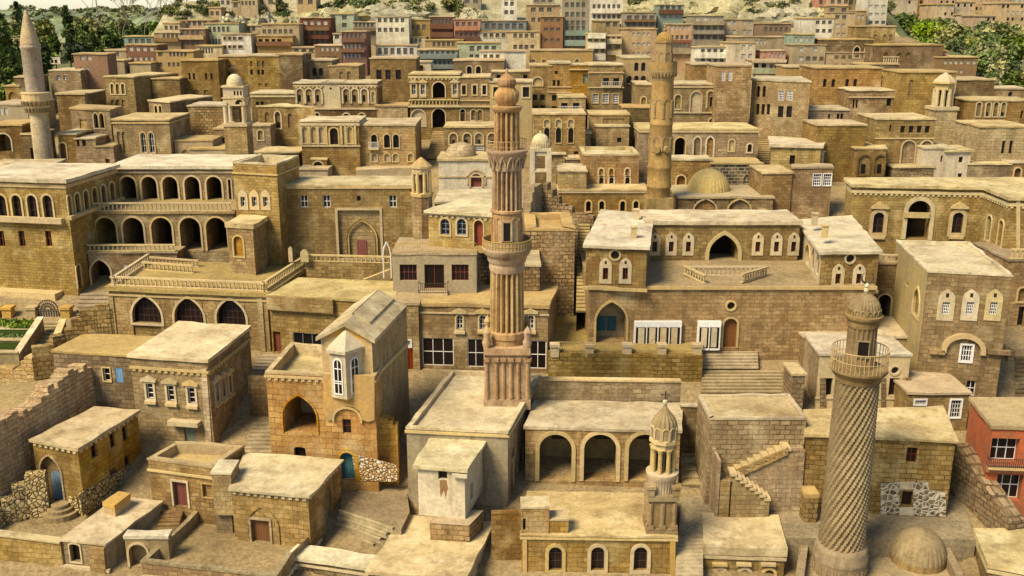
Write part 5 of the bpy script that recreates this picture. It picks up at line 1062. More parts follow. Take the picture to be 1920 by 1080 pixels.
RF('low stone building with a dark cornice and paired white window, bottom left of centre', [(540, 1040), (700, 1064), (716, 1044), (560, 1022)], 0, z=CZ - 28.9, m='grey_stone', rm='roof_white', lip=(.15, .2), corn=(.55, .12, False), feats=[('wf', 580, 1068, 1090, 18)])
stairs('curved stone steps crossing the dirt yard right of the saw-tooth house', (628, 1000), (700, 1030), (638, 954), (748, 990), 4, z0=CZ - 29.5, z1=CZ - 28.2)
# far left foreground
bd = RF('narrow stone house with a blue arched door in a pointed niche, far left', [(60, 823), (145, 840), (257, 770), (177, 763)], 963, a=1, m=('tan', 'gold'), rm='roof', lip=(.14, .16), corn=(.2, .05, True), sm='plaster_pale',
        feats=[('nps', 104, 857, 945, 36, 0, {'dep': .3, 'smat': 'tan_pale', 'sur': .12}), ('dab', 106, 887, 941, 22, 0, {'sur': 0}), ('wr', [(178, 828, 858, 12), (213, 810, 839, 11), (236, 797, 826, 10)], 0, 0, 11, 1, {'bars': (1, 2)}), ('wr', [(241, 853, 883, 10)], 0, 0, 10, 1, {'bars': (1, 2)}), ('d', [(217, 874, 920, 16)], 0, 0, 16, 1)])
bd.panel([(146, 926), (210, 890), (256, 866), (256, 905), (200, 938), (152, 967)], .1, 'boulder', 1, name='boulder_base'); bd.panel([(128, 930), (145, 932), (154, 966), (132, 962)], .1, 'boulder', 0, name='boulder_base')
q = MB(); p = gp(110, 968); zz = p.z
for i, r in enumerate((1.05, .75, .5)): q.lathe((p.x, p.y + .35), [(r, zz - .3), (r, zz + .22 * (i + 1)), (r * .2, zz + .22 * (i + 1) + .005)], 18)
tag(q.build('round_steps', 'steps'), 'three half-round stone steps below the blue arched door', 'steps')
wall('long eroded diagonal ruin wall descending to the left edge', [(-60, 835, 1000), (-20, 805, 970), (12, 782, 945), (34, 774, 925), (62, 762, 895), (92, 728, 862), (120, 712, 835), (148, 694, 805), (174, 684, 778)], 1.15, 'ruin_gold', rag=.16, kind='ruined_wall', seg=.42)
wall('orange ruin wall with a crumbling top behind the diagonal wall, far left', [(-60, 690, 768), (40, 692, 766), (44, 668, 764), (90, 672, 760), (168, 684, 752)], .9, 'ruin_gold', Ys=[66.5, 66.3, 66.2, 66, 65.6], rag=.1, kind='ruined_wall', seg=.6)
pad('ruin_floor', [(-80, 830), (-10, 800), (70, 755), (170, 700), (-80, 735)], CZ - 24.3, 'paving')
wall('stepped boulder wall left of the blue-door house', [(-30, 972, 1020), (4, 948, 988), (24, 928, 980), (46, 902, 972), (82, 882, 965)], .8, 'boulder', rag=.1, kind='boulder_wall', seg=.7)
lr = RF('long low house with a plain cream roof and one arched window, bottom left', [(113, 1009), (197, 1018), (303, 940), (226, 930)], 0, z=CZ - 28.0, m=('tan', 'plaster_stain'), rm='roof', lip=(.08, .14), feats=[('ss', 144, 1020, 1053, 19, 0, {'sur': .08, 'smat': 'plaster_pale'}), ])
lr.panel([(168, 1022), (197, 1026), (204, 1095), (175, 1095)], .16, 'tan', name='buttress'); lr.band(113, 1056, .2, .14, (0,)) 
o = RF('rounded masonry chest lying along the edge of the long cream roof', [(193, 940), (214, 946), (243, 926), (222, 920)], 0, z=CZ - 27.2, zb=CZ - 28.05, m='trim_gold', rm='trim_gold', lip=(.04, .3), kind='stone_chest', cat='stone chest')
cw = wall('front courtyard wall with a pink cap and saw-tooth cornice, bottom left', [(-80, 995, 1100), (113, 1019, 1110)], .4, 'tan', Ys=[49.9, 49.1], cap=.1, kind='courtyard_wall', low=4)
H('small arched bridge wall with a whitewashed top between two bottom left houses', 233, 314, 1004, 1060, .6, 'plaster_stain', [('oa', 262, 1020, 1062, 34)], Y=49.0, rm='roof_white', lip=(.05, .2), kind='arched_wall', cat='wall')
stairs('short stone steps between the long cream roof and the terrace parapet', (290, 1003), (330, 1003), (305, 955), (345, 955), 6, mat='tan_dark')
pad('courtyard', [(-80, 1010), (113, 1024), (240, 925), (120, 900), (-80, 960)], CZ - 28.85, 'earth')
# far left garden stairs
stairs('garden stairs with stone side rails below the arched iron gate', (36, 682), (80, 686), (76, 602), (112, 602), 12)
wall('sloped stone rail on the left of the garden stairs', [(26, 664, 690), (72, 596, 625)], .35, 'tan', cap=.1, kind='stair_rail'); wall('sloped stone rail on the right of the garden stairs', [(98, 640, 660), (114, 600, 625)], .35, 'tan', cap=.1, kind='stair_rail')
for i, (yt, yb_, w_) in enumerate(((617, 640, 'uppermost'), (638, 664, 'middle'), (661, 690, 'lowest'))):
    wall(w_ + ' garden retaining wall with a white cap left of the garden stairs', [(-60, yt, yb_), (58 - 12 * i, yt + 1, yb_)], .4, 'plaster_stain', cap=.08, kind='garden_wall', group=None)
for i, (ya, yb_) in enumerate(((604, 615), (630, 636))):
    z = at_Y(20, ya + 8, Yb(640 + 24 * i) + .5).z; o = pad('grass', [(-60, ya + 12), (60 - 12 * i, ya + 12), (66 - 10 * i, ya - 4), (-60, ya - 4)], z, 'grass_green', .6); o['kind'] = 'stuff'
for x, w_ in ((-6, 'half-cut'), (18, 'second'), (63, 'third'), (127, 'rightmost')):
    p = at_Y(x, 600, 75.5); q = MB(); q.abox(p.x - .36, p.y - .36, p.z - 1, p.x + .36, p.y + .36, p.z + .95); q.abox(p.x - .44, p.y - .44, p.z + .95, p.x + .44, p.y + .44, p.z + 1.15)
    tag(q.build('gate_pier', 'trim_gold'), w_ + ' stone pier of the low garden wall by the iron gate', 'pier', 'stone piers of the garden wall')
wall('low garden wall carrying the stone piers', [(-60, 596, 620), (72, 596, 620)], .3, 'trim_gold', Ys=[75.5, 75.5], kind='garden_wall')
p = at_Y(93, 603, 75.4); g = thing('iron_gate', 'arched black iron gate at the top of the garden stairs', 'gate', p); sc_ = scale_at(p)
q = MB(); rr = 19 * sc_; zc_ = p.z + 23 * sc_
for r in (rr, rr * .66, rr * .34):
    pts = [Vector((p.x + r * math.cos(a), p.y, zc_ + r * math.sin(a))) for a in [math.pi * i / 14 for i in range(15)]]
    for a, b in zip(pts, pts[1:]): q.tube(a, b, .05, k=4)
for i in range(1, 12): a = math.pi * i / 12; q.tube((p.x + rr * .34 * math.cos(a), p.y, zc_ + rr * .34 * math.sin(a)), (p.x + rr * math.cos(a), p.y, zc_ + rr * math.sin(a)), .03, k=4)
q.build('fanlight', 'iron', g); q = MB()
for i in range(9): x = p.x - rr + 2 * rr * i / 8; q.tube((x, p.y, p.z), (x, p.y, zc_), .035, k=4)
for z in (p.z + .1, zc_): q.tube((p.x - rr, p.y, z), (p.x + rr, p.y, z), .05, k=4)
q.build('leaf', 'iron', g); q = MB(); q.abox(p.x - rr * .9, p.y + .05, p.z + .1, p.x + rr * .9, p.y + .1, zc_ - .1); q.build('panel', 'plaster_pale', g)
stairs('worn stone steps at the foot of the left palace', (142, 592), (208, 594), (152, 548), (206, 548), 6)
for x, lab in ((545, 'slim upright gravestone on the terrace before the long hall'), (571, 'round-topped gravestone slab beside the balustrade end')):
    p = at_Y(x, 487, 76.6); q = MB(); w_ = .16 if x == 545 else .32
    lp = loop('p' if x == 545 else 'a', p.x - w_, p.z - .2, p.x + w_, p.z + (1.05 if x == 545 else .8), 8); q.prism([Vector((a, p.y, b)) for a, b in lp][::-1], [Vector((a, p.y + .2, b)) for a, b in lp][::-1]); tag(q.build('gravestone', 'trim'), lab, 'gravestone')
p = at_Y(727, 522, 74.5); sc_ = scale_at(p); q = MB(); pts = [Vector((p.x + s_ * 7 * sc_, p.y, p.z + z_ * sc_)) for s_, z_ in ((-1, 0), (-1, 45), (-.75, 58), (0, 70), (.75, 58), (1, 45), (1, 0))]
for a, b in zip(pts, pts[1:]): q.tube(a, b, .06, k=5)
tag(q.build('white_arch', 'white_frame'), 'thin white pointed metal arch standing on the flat roof', 'arch')

# gateway and facades at the right edge
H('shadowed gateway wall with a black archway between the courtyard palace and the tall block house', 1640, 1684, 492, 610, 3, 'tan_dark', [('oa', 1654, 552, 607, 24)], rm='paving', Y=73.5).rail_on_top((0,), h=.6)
re_ = H('stone facade with a dark window at the right edge beside the tall block house', 1893, 1990, 486, 700, 6, 'tan', [('w', 1912, 575, 612, 12), ('ns', 1914, 540, 565, 14)], rm='paving', Y=74); re_.rail_on_top((0,), h=.8)
wall('rough rubble wall beside the dark stairs at the right edge', [(1893, 660, 760), (1905, 668, 760)], 2.0, 'rubble', rag=.15, kind='rubble_wall', Ys=[69, 69])
stairs('dark stone stairs at the right edge beyond the tall block house', (1903, 755), (1960, 755), (1903, 668), (1960, 668), 11, mat='tan_dark')

wall('dark passage wall with a pale cap between the arcade house and the zigzag-stair house', [(1277, 762, 860), (1334, 764, 860)], .35, 'tan_dark', Ys=[58.6, 58.6], cap=.1, kind='passage_wall')
stairs('wide stone steps in the passage right of the three-arch house', (1277, 912), (1330, 912), (1277, 842), (1330, 842), 5)
pad('yard', [(640, 955), (752, 992), (768, 960), (760, 900), (640, 898)], CZ - 28.2, 'earth', 1.2)

pad('yard', [(1272, 1006), (1830, 1012), (1800, 925), (1278, 925)], slope(54.3), 'earth', 2)
# ---------------------------------------------------------------- minarets, domes, bell towers
class Tower:
    def __init__(s, kind, label, cat, x, y, Y, group=None):
        s.Y = Y; s.c = at_Y(x, y, Y); s.root = thing(kind, label, cat, s.c, group); s.x0 = x
    def z(s, y): return at_Y(s.x0, y, s.Y).z
    def r(s, px, y): p = at_Y(s.x0, y, s.Y); return px * scale_at(p)
    def prof(s, P): return [(s.r(hw, y), s.z(y), *rest) for y, hw, *rest in P]
    def lathe(s, name, mat, P, k=32, rf=None, smooth=True, parent=None, raw=False):
        q = MB(); q.lathe(s.c, P if raw else s.prof(P), k, rf); return q.build(name, mat, parent or s.root, smooth)
    def dome(s, name, mat, y, hw, k=40, ribs=0, amp=.04, squash=1.0, point=0, parent=None):
        r = s.r(hw, y); z0 = s.z(y); P = []
        for i in range(13):
            a = math.pi / 2 * i / 12; P.append((r * math.cos(a) if i < 12 else .0, z0 + r * squash * math.sin(a) + point * r * (i / 12) ** 4, 1 - (i / 12) ** 3))
        rf = (lambda t, z, f: 1 + amp * f * (abs(math.cos(t * ribs / 2)) - .6)) if ribs else None
        return s.lathe(name, mat, P, max(k, ribs * 4), rf, True, parent, True)
    def ringbars(s, name, mat, y0, y1, hw, n, rad=.02, parent=None, top=True):
        q = MB(); r = s.r(hw, y0); z0, z1 = s.z(y0), s.z(y1)
        P0 = [Vector((s.c.x + r * math.cos(2 * math.pi * i / n), s.c.y + r * math.sin(2 * math.pi * i / n), z0)) for i in range(n)]
        for i, p in enumerate(P0):
            q.tube(p, (p.x, p.y, z1), rad, k=4)
            b = P0[(i + 1) % n]; q.tube((p.x, p.y, z1), (b.x, b.y, z1), rad * 1.3, k=4); q.tube((p.x, p.y, (z0 + z1) / 2), (b.x, b.y, (z0 + z1) / 2), rad * .8, k=4)
        return q.build(name, mat, parent or s.root)
    def opening(s, name, mat, ang, y0, y1, hw, w, sh='r', pr=.02, frame=None, parent=None, sur=.08, spr=.05):
        """opening set on the shaft, facing the compass direction ang (degrees, -90 = viewer)"""
        a = R(ang); r = s.r(hw, (y0 + y1) / 2) * math.cos(math.asin(min(.9, s.r(w / 2, y0) / s.r(hw, y0)))); n = Vector((math.cos(a), math.sin(a), 0)); d = Vector((-n.y, n.x, 0)); z0, z1 = s.z(y1), s.z(y0); ww = s.r(w, y0)
        lp = loop(sh, -ww / 2, z0, ww / 2, z1, 8); c = Vector((s.c.x, s.c.y, 0)); tt = lambda u, z, o: c + n * (r + o) + d * u + Vector((0, 0, z))
        q = MB(); q.face([tt(*p, pr) for p in lp]); w_ = q.build(name, mat, parent or s.root)
        if frame:
            out = loop(sh, -ww / 2 - sur, z0 - .02, ww / 2 + sur, z1 + sur, 8); q = MB()
            for i in range(len(lp)):
                j = (i + 1) % len(lp); q.quad(tt(*out[i], pr + spr), tt(*out[j], pr + spr), tt(*lp[j], pr + spr), tt(*lp[i], pr + spr)); q.quad(tt(*out[i], -.25), tt(*out[j], -.25), tt(*out[j], pr + spr), tt(*out[i], pr + spr)); q.quad(tt(*lp[i], pr + spr), tt(*lp[j], pr + spr), tt(*lp[j], pr - .02), tt(*lp[i], pr - .02))
            q.build('surround', frame, w_)
        return w_
    def crescent(s, y0, y1, mat='iron', r=.22, parent=None):
        z0, z1 = s.z(y0), s.z(y1); q = MB(); q.tube((s.c.x, s.c.y, z0), (s.c.x, s.c.y, z1 - r * 1.7), .05, k=6)
        n = 20; zc = z1 - r
        pts = [(Vector((s.c.x + r * math.sin(R(a)), s.c.y, zc + r * math.cos(R(a)))), .012 + .05 * math.sin(math.pi * i / n)) for i, a in enumerate([35 + 290 * i / n for i in range(n + 1)])]
        for (a, ra), (b, rb) in zip(pts, pts[1:]): q.tube(a, b, ra, rb, 5)
        q.build('crescent', mat, parent or s.root)
    def block(s, name, mat, y0, y1, hw, parent=None, rot=0, dep=1.0):
        r = s.r(hw, y0); z0, z1 = s.z(y1), s.z(y0); c, n = math.cos(R(rot)), math.sin(R(rot)); q = MB()
        pts = [Vector((s.c.x + a * r * c - b * r * dep * n, s.c.y + a * r * n + b * r * dep * c)) for a, b in ((-1, -1), (1, -1), (1, 1), (-1, 1))]
        q.prism([v3(p, z0) for p in pts], [v3(p, z1) for p in pts]); return q.build(name, mat, parent or s.root)
flute = lambda n, amp=.07: (lambda t, z, f: 1 - amp * f * (0.5 + 0.5 * math.cos(t * n)) ** 1.6)

# the rose fluted minaret in the middle
yM = 746; pM = at_z(951, yM, ch.zt - .28)
M = Tower('minaret', 'tall rose-brown fluted minaret with two balconies rising from the rimmed roof, centre', 'minaret', 951, yM, pM.y)
def ax_(y): return 0
M.block('plinth', 'minaret_rose', 734, 752, 43); M.block('base', 'minaret_rose', 652, 736, 39); M.block('base_cap', 'minaret_rose', 640, 652, 43)
q = MB(); r = M.r(39, 690)
for sx in (-.96, -.52, -.18, .18, .52, .96):
    for (ux, uy) in ((0, -1), (1, 0)):
        cx, cy = (M.c.x + sx * r, M.c.y - r - .02) if uy else (M.c.x + r + .02, M.c.y + sx * r)
        q.tube((cx, cy, M.z(735)), (cx, cy, M.z(664)), .14, .12, 8); q.abox(cx - .18, cy - .18, M.z(664), cx + .18, cy + .18, M.z(658))
q.build('columns', 'minaret_rose', M.root)
for sx in (-1, 1): 
    q = MB(); q.lathe((M.c.x + sx * r * .95, M.c.y - r * .9), [(.22, M.z(640)), (.3, M.z(630)), (.18, M.z(622)), (.26, M.z(612)), (.0, M.z(600))], 10); q.build('corner_finial', 'minaret_rose', M.root, True)
    q = MB(); q.lathe((M.c.x + sx * r * .95, M.c.y + r * .9), [(.22, M.z(640)), (.3, M.z(630)), (.18, M.z(622)), (.26, M.z(612)), (.0, M.z(600))], 10); q.build('corner_finial', 'minaret_rose', M.root, True)
M.lathe('drum', 'minaret_rose', [(641, 33), (630, 34), (628, 36), (618, 36), (616, 34)], 32)
M.lathe('shaft', 'minaret_rose', [(618, 32.5, 1), (614, 32.5, 1), (510, 31.5, 1), (504, 31.5, .3)], 192, flute(18, .34))
M.lathe('corbel', 'minaret_rose', [(507, 32), (500, 34), (492, 33), (488, 36), (478, 38), (474, 43), (468, 45), (465, 47), (462, 47), (461, 40)], 32)
M.ringbars('railing', 'trim_gold', 463, 446, 46, 46, .018)
M.lathe('parapet', 'minaret_gold', [(463, 45.5), (447, 45.5), (447, 44.5), (463, 44.5)], 40)
M.lathe('shaft', 'minaret_rose', [(470, 29, .2), (398, 28.5, .2), (396, 31), (392, 31), (391, 28.5)], 96, flute(12, .12))
M.opening('doorway', 'dark_pane', -90, 412, 446, 29, 13, 'r', .05, 'minaret_rose', sur=.12)
for a in (-150, -120, -60, -30): M.opening('niche', 'minaret_rose', a, 404, 450, 29, 9, 'p', .0, 'minaret_rose')
M.lathe('shaft', 'minaret_rose', [(393, 28.5, 1), (318, 28, 1), (316, 28, .3)], 192, flute(18, .36))
M.lathe('corbel', 'minaret_rose', [(318, 28.5), (312, 30), (300, 30), (292, 35), (287, 37), (284, 39), (281, 39), (280, 34)], 32)
q = MB()
for i in range(14):
    a = 2 * math.pi * i / 14; c_, s_ = math.cos(a), math.sin(a); r0, r1, r2 = M.r(30.5, 312), M.r(33, 300), M.r(36.5, 290); d = Vector((-s_, c_, 0)) * M.r(6, 300); P0 = lambda rr, y: Vector((M.c.x + rr * c_, M.c.y + rr * s_, M.z(y)))
    for e in (-1, 1): q.tube(P0(r0, 314) + d * e * 1.0, P0(r1, 300) + d * e * .6, .06, k=5); q.tube(P0(r1, 300) + d * e * .6, P0(r2, 291), .06, k=5)
q.build('muqarnas', 'minaret_rose', M.root)
M.ringbars('railing', 'trim_gold', 282, 262, 38, 36, .018)
M.lathe('shaft', 'minaret_rose', [(285, 24.5, 1), (210, 24.5, 1), (207, 24.5, .3)], 160, flute(14, .36))
M.lathe('cornice', 'minaret_rose', [(209, 25), (205, 28), (201, 29), (199, 29), (198, 20)], 32)
M.lathe('onion_dome', 'minaret_rose', [(200, 14), (195, 17), (190, 21), (182, 23), (174, 22.5), (168, 18), (164, 15), (163, 15)], 96, lambda t, z, f: 1 + .02 * math.cos(t * 16))
M.lathe('onion_dome', 'minaret_rose', [(165, 12), (161, 16), (155, 17.5), (149, 16.5), (145, 12), (142, 8), (138, 3), (132, 2.6), (128, 1)], 96, lambda t, z, f: 1 + .02 * math.cos(t * 16))
# the twisted minaret at right
T = Tower('minaret', 'grey-brown minaret with a spirally twisted shaft and ribbed dome with crescent, right foreground', 'minaret', 1572, 1075, 48.6)
topx = 1607
T.lathe('plinth', 'minaret_grey', [(1110, 52), (1070, 52), (1068, 48), (1040, 48), (1038, 45)], 48)
q = MB(); r = T.r(47.5, 1060)
for i in range(26):
    a = 2 * math.pi * i / 26; n = Vector((math.cos(a), math.sin(a), 0)); d = Vector((-n.y, n.x, 0)); c = Vector((T.c.x, T.c.y, 0)) + n * (r + .03)
    q.tube(c + d * .06 + Vector((0, 0, T.z(1095))), c + d * .06 + Vector((0, 0, T.z(1052))), .05, k=5)
q.build('colonnettes', 'minaret_grey', T.root)
T.lathe('collar', 'minaret_grey', [(1044, 49), (1036, 50), (1030, 47), (1024, 48), (1018, 45), (1016, 42)], 48)
nz, k_ = 60, 168; q = MB(); zA, zB = T.z(1018), T.z(704); rA, rB = T.r(43, 1018), T.r(40.5, 704); rings = []
for j in range(nz + 1):
    z = zA + (zB - zA) * j / nz; r = rA + (rB - rA) * j / nz; tw = (z - zA) * .42
    rings.append([Vector((T.c.x + r * (1 - .14 * (.5 + .5 * math.cos(24 * (t - tw))) ** .8) * math.cos(t), T.c.y + r * (1 - .14 * (.5 + .5 * math.cos(24 * (t - tw))) ** .8) * math.sin(t), z)) for t in [2 * math.pi * i / k_ for i in range(k_)]])
for A, B in zip(rings, rings[1:]):
    for i in range(k_): j = (i + 1) % k_; q.face((A[i], A[j], B[j], B[i]))
q.build('shaft', 'minaret_grey', T.root, True)
T.lathe('balcony', 'minaret_grey', [(712, 41), (704, 43), (694, 51), (692, 53), (688, 53), (687, 30)], 12, smooth=False)
T.ringbars('railing', 'trim_gold', 688, 652, 51, 40, .022)
T.lathe('drum', 'minaret_grey', [(692, 27, 1), (610, 27, 1), (608, 27, 0)], 144, flute(18, .10))
T.opening('doorway', 'dark_pane', -101, 633, 662, 27.5, 19, 'r', .03, 'minaret_grey', sur=.05)
T.lathe('cornice', 'minaret_grey', [(611, 27.5), (606, 29), (600, 29), (596, 33), (592, 34.5), (589, 34.5), (588, 28)], 40)
T.lathe('dome_drum', 'minaret_grey', [(590, 28.5), (578, 28.5), (576, 28)], 40)
for i in range(16): T.opening('niche', 'minaret_grey', i * 22.5, 578, 588, 28.6, 6, 'a', .0, 'minaret_grey', sur=.03)
T.dome('dome', 'minaret_grey', 579, 28, ribs=26, amp=.07, squash=1.05, point=.08)
T.lathe('finial', 'roof_white', [(550, 2.5), (547, 4), (544, 5), (541, 4), (539, 2.5), (537, 4.5), (533, 4.5), (530, 2), (529, .5)], 12)
T.crescent(532, 510, 'iron', T.r(11, 520))
# brown minaret behind the courtyard palace
O = Tower('minaret', 'ochre-brown stone minaret with blind arches, balcony and ribbed cap behind the courtyard palace', 'minaret', 1233, 402, 91)
O.block('base', 'minaret_brown', 368, 440, 24)
O.opening('niche', 'minaret_brown', -90, 372, 398, 24 * 1.0, 34, 'p', .01, 'minaret_brown') 
O.lathe('shaft', 'minaret_brown', [(370, 22), (352, 22), (350, 23.5), (347, 23.5), (345, 22), (316, 21.8), (314, 22.8), (311, 22.8), (309, 21.6), (235, 21), (233, 22), (231, 22), (229, 20.8), (150, 20.2), (146, 20.2)], 32)
for a in (-158, -113, -67, -22): O.opening('niche', 'minaret_brown', a, 187, 220, 20.8, 13, 'a', .0, 'minaret_brown', sur=.12)
for a in (-158, -113, -67, -22): O.opening('niche', 'minaret_brown', a, 256, 282, 21.4, 13, 'a', .0, 'minaret_brown', sur=.12)
for a in (-113, -67): 
    n = Vector((math.cos(R(a)), math.sin(R(a)), 0)); p = Vector((O.c.x, O.c.y, O.z(278))) + n * O.r(20.5, 278); q = MB(); q.tube(p, p + n * .3, .34, .30, 16); q.build('rosette', 'minaret_brown', O.root)
O.lathe('balcony', 'minaret_brown', [(150, 20.5), (146, 21), (142, 22.5), (140, 24), (137, 24.5), (135, 25.5), (132, 25.5), (131, 17)], 32)
O.lathe('parapet', 'minaret_brown', [(132, 25), (115, 25), (115, 24), (132, 24)], 32)
q = MB()
for i in range(24):
    a = 2 * math.pi * i / 24; q.tube((O.c.x + O.r(22.8, 140) * math.cos(a), O.c.y + O.r(22.8, 140) * math.sin(a), O.z(143)), (O.c.x + O.r(24.3, 138) * math.cos(a), O.c.y + O.r(24.3, 138) * math.sin(a), O.z(136)), .12, k=5)
q.build('corbels', 'minaret_brown', O.root)
O.lathe('lantern', 'minaret_brown', [(133, 16.5), (82, 16), (80, 17.5), (77, 17.5), (76, 16)], 8, smooth=False)
for i in range(8): O.opening('niche', 'minaret_brown', -90 + 22.5 + i * 45, 98, 128, 15.2, 10, 'p', .02, 'minaret_brown', sur=.1)
O.dome('dome', 'minaret_brown', 78, 16, ribs=20, amp=.08, squash=1.15)
O.lathe('finial', 'minaret_brown', [(60, 2), (58, 3.5), (55, 3.5), (53, 1.5), (50, 2.5), (47, 1), (42, .4)], 10)
# brick spire minaret, far left
S = Tower('minaret', 'pale brick minaret with a tall conical spire and crescent at the far left', 'minaret', 84, 305, 103)
S.lathe('shaft', 'spire_brick', [(330, 17.5), (212, 16.5), (208, 16.5)], 20); S.lathe('balcony_corbel', 'trim', [(214, 17.5), (206, 20), (196, 23), (190, 25), (188, 26), (176, 26), (175, 27), (173, 27), (172, 17)], 20, smooth=False)
q = MB()
for y, r_ in ((206, 21), (193, 25.2)):
    for i in range(20): a = 2 * math.pi * i / 20; rr = S.r(r_, y); q.tube((S.c.x + rr * math.cos(a) * .97, S.c.y + rr * math.sin(a) * .97, S.z(y + 4)), (S.c.x + rr * math.cos(a) * 1.03, S.c.y + rr * math.sin(a) * 1.03, S.z(y - 4)), .14, k=5)
q.build('muqarnas', 'minaret_grey', S.root)
S.lathe('upper_shaft', 'spire_brick', [(176, 17), (92, 17), (90, 18.5), (87, 18.5), (85, 17), (80, 16.5)], 20)
S.lathe('spire', 'spire_brick', [(82, 17.2), (60, 13), (36, 7), (20, 2.5), (17, .6)], 20)
S.crescent(22, 8, 'iron', S.r(3.5, 12))
# white bell tower, left
B = Tower('bell_tower', 'white-domed square bell tower with open arches, left of centre', 'bell tower', 451, 300, 98)
B.block('base', 'tan_pale', 234, 330, 21); B.block('ledge', 'trim', 229, 235, 23)
q = MB(); r = B.r(17, 200)
for sx in (-1, 1):
    for sy in (-1, 1):
        q = MB(); q.tube((B.c.x + sx * r, B.c.y + sy * r, B.z(230)), (B.c.x + sx * r, B.c.y + sy * r, B.z(192)), .22, .2, 8); q.abox(B.c.x + sx * r - .26, B.c.y + sy * r - .26, B.z(196), B.c.x + sx * r + .26, B.c.y + sy * r + .26, B.z(190)); q.build('column', 'plaster_pale', B.root)
B.block('core', 'tan_dark', 192, 232, 5)
hb = House('x', '', root=B.root); cc = B.c; r = B.r(19.5, 180)
hb.setup([Vector((cc.x - r, cc.y - r)), Vector((cc.x + r, cc.y - r)), Vector((cc.x + r, cc.y + r)), Vector((cc.x - r, cc.y + r))], B.z(181), zb=B.z(197), m='plaster_pale', rm='trim', lip=(.1, .1), feats=[('a', 449, 187, 196, 16)], wname='arch_stage')
hb.setup([Vector((cc.x - r * .95, cc.y - r * .95)), Vector((cc.x + r * .95, cc.y - r * .95)), Vector((cc.x + r * .95, cc.y + r * .95)), Vector((cc.x - r * .95, cc.y + r * .95))], B.z(160), zb=B.z(182), m='plaster_pale', rm='trim', lip=(.14, .14), feats=[('a', [440, 446, 452], 170, 179, 3.4)], wname='belfry')
B.lathe('dome_drum', 'plaster_pale', [(161, 15.5), (154, 15.5)], 24); B.dome('dome', 'roof_white', 156, 15, ribs=16, amp=.05, squash=1.15); 
q = MB(); z = B.z(137); q.tube((cc.x, cc.y, z - .2), (cc.x, cc.y, z + .75), .05, k=5); q.tube((cc.x - .25, cc.y, z + .5), (cc.x + .25, cc.y, z + .5), .05, k=5); q.build('cross', 'iron', B.root)
# white clock-tower like structure, centre
W = Tower('white_tower', 'slim whitewashed tower with a little ribbed white dome right of the fluted minaret', 'tower', 1013, 350, 96.5)
W.block('base', 'whitewash', 317, 400, 20); W.block('middle', 'whitewash', 282, 318, 16.5)
hb = House('x', '', root=W.root); cc = W.c; r = W.r(20, 300)
for sx in (-1, 1):
    W_ = MB(); W_.abox(cc.x + sx * W.r(15.5, 300) - .22, cc.y - r, W.z(320), cc.x + sx * W.r(15.5, 300) + .22, cc.y - r + .45, W.z(280)); W_.build('pillar', 'whitewash', W.root)
W.block('cornice', 'roof_white', 276, 282, 19)
q = MB(); rr = W.r(16.5, 300); q.face([(cc.x - .42, cc.y - rr - .01, W.z(313)), (cc.x + .42, cc.y - rr - .01, W.z(313)), (cc.x + .42, cc.y - rr - .01, W.z(290)), (cc.x - .42, cc.y - rr - .01, W.z(290))]); q.build('window', 'tan_dark', W.root)
q = MB(); rr = W.r(20, 340); q.face([(cc.x - .55, cc.y - rr - .01, W.z(352)), (cc.x + .55, cc.y - rr - .01, W.z(352)), (cc.x + .55, cc.y - rr - .01, W.z(320)), (cc.x - .55, cc.y - rr - .01, W.z(320))]); q.build('window', 'tan_dark', W.root)
W.lathe('dome_drum', 'roof_white', [(277, 17), (266, 17)], 24); q = MB()
for i in range(24): a = 2 * math.pi * i / 24; rr = W.r(17.1, 270); q.tube((cc.x + rr * math.cos(a), cc.y + rr * math.sin(a), W.z(276)), (cc.x + rr * math.cos(a), cc.y + rr * math.sin(a), W.z(267)), .07, k=4)
q.build('colonnettes', 'plaster_pale', W.root); W.dome('dome', 'roof_white', 267, 16.5, squash=1.05); W.lathe('finial', 'roof_white', [(250, 2.5), (247, 3), (245, 1)], 8)
# columned pavilion tower, right
V = Tower('pavilion_tower', 'columned stone pavilion tower with a low conical cap, right of the blind-arch house', 'tower', 1759, 262, 113)
V.block('base', 'tan_pale', 204, 300, 21); V.block('ledge', 'trim', 199, 205, 23); q = MB(); r = V.r(15, 180)
for i in range(8):
    a = R(22.5 + 45 * i); q.tube((V.c.x + r * math.cos(a), V.c.y + r * math.sin(a), V.z(200)), (V.c.x + r * math.cos(a), V.c.y + r * math.sin(a), V.z(166)), .26, .22, 8)
q.build('columns', 'trim', V.root); V.lathe('core', 'tan_dark', [(201, 9), (165, 9)], 8, smooth=False); V.lathe('entablature', 'trim', [(168, 17), (158, 17), (156, 22), (153, 22)], 8, smooth=False)
V.lathe('cap', 'trim', [(154, 22), (150, 19), (142, 11), (137, 3), (135, 0.2)], 8, smooth=False)
# octagonal pavilion, centre
K = Tower('pavilion_tower', 'octagonal open pavilion with pointed cap standing before the long hall, centre', 'tower', 793, 440, 76.6)
K.lathe('base', 'tan', [(470, 21), (366, 19), (365, 19)], 8, smooth=False); K.lathe('ledge', 'trim', [(367, 21), (361, 22), (360, 14)], 8, smooth=False); q = MB(); r = K.r(16.5, 340)
for i in range(8):
    a = R(22.5 + 45 * i); q.tube((K.c.x + r * math.cos(a), K.c.y + r * math.sin(a), K.z(362)), (K.c.x + r * math.cos(a), K.c.y + r * math.sin(a), K.z(322)), .13, .11, 8)
q.build('columns', 'trim', K.root); K.lathe('core', 'tan_dark', [(362, 8), (320, 8)], 8, smooth=False); K.lathe('entablature', 'trim', [(325, 17.5), (315, 17.5), (314, 20), (310, 20)], 8, smooth=False)
K.lathe('cap', 'roof_tan', [(311, 20), (303, 12), (296, 3), (294, .3)], 8, smooth=False)
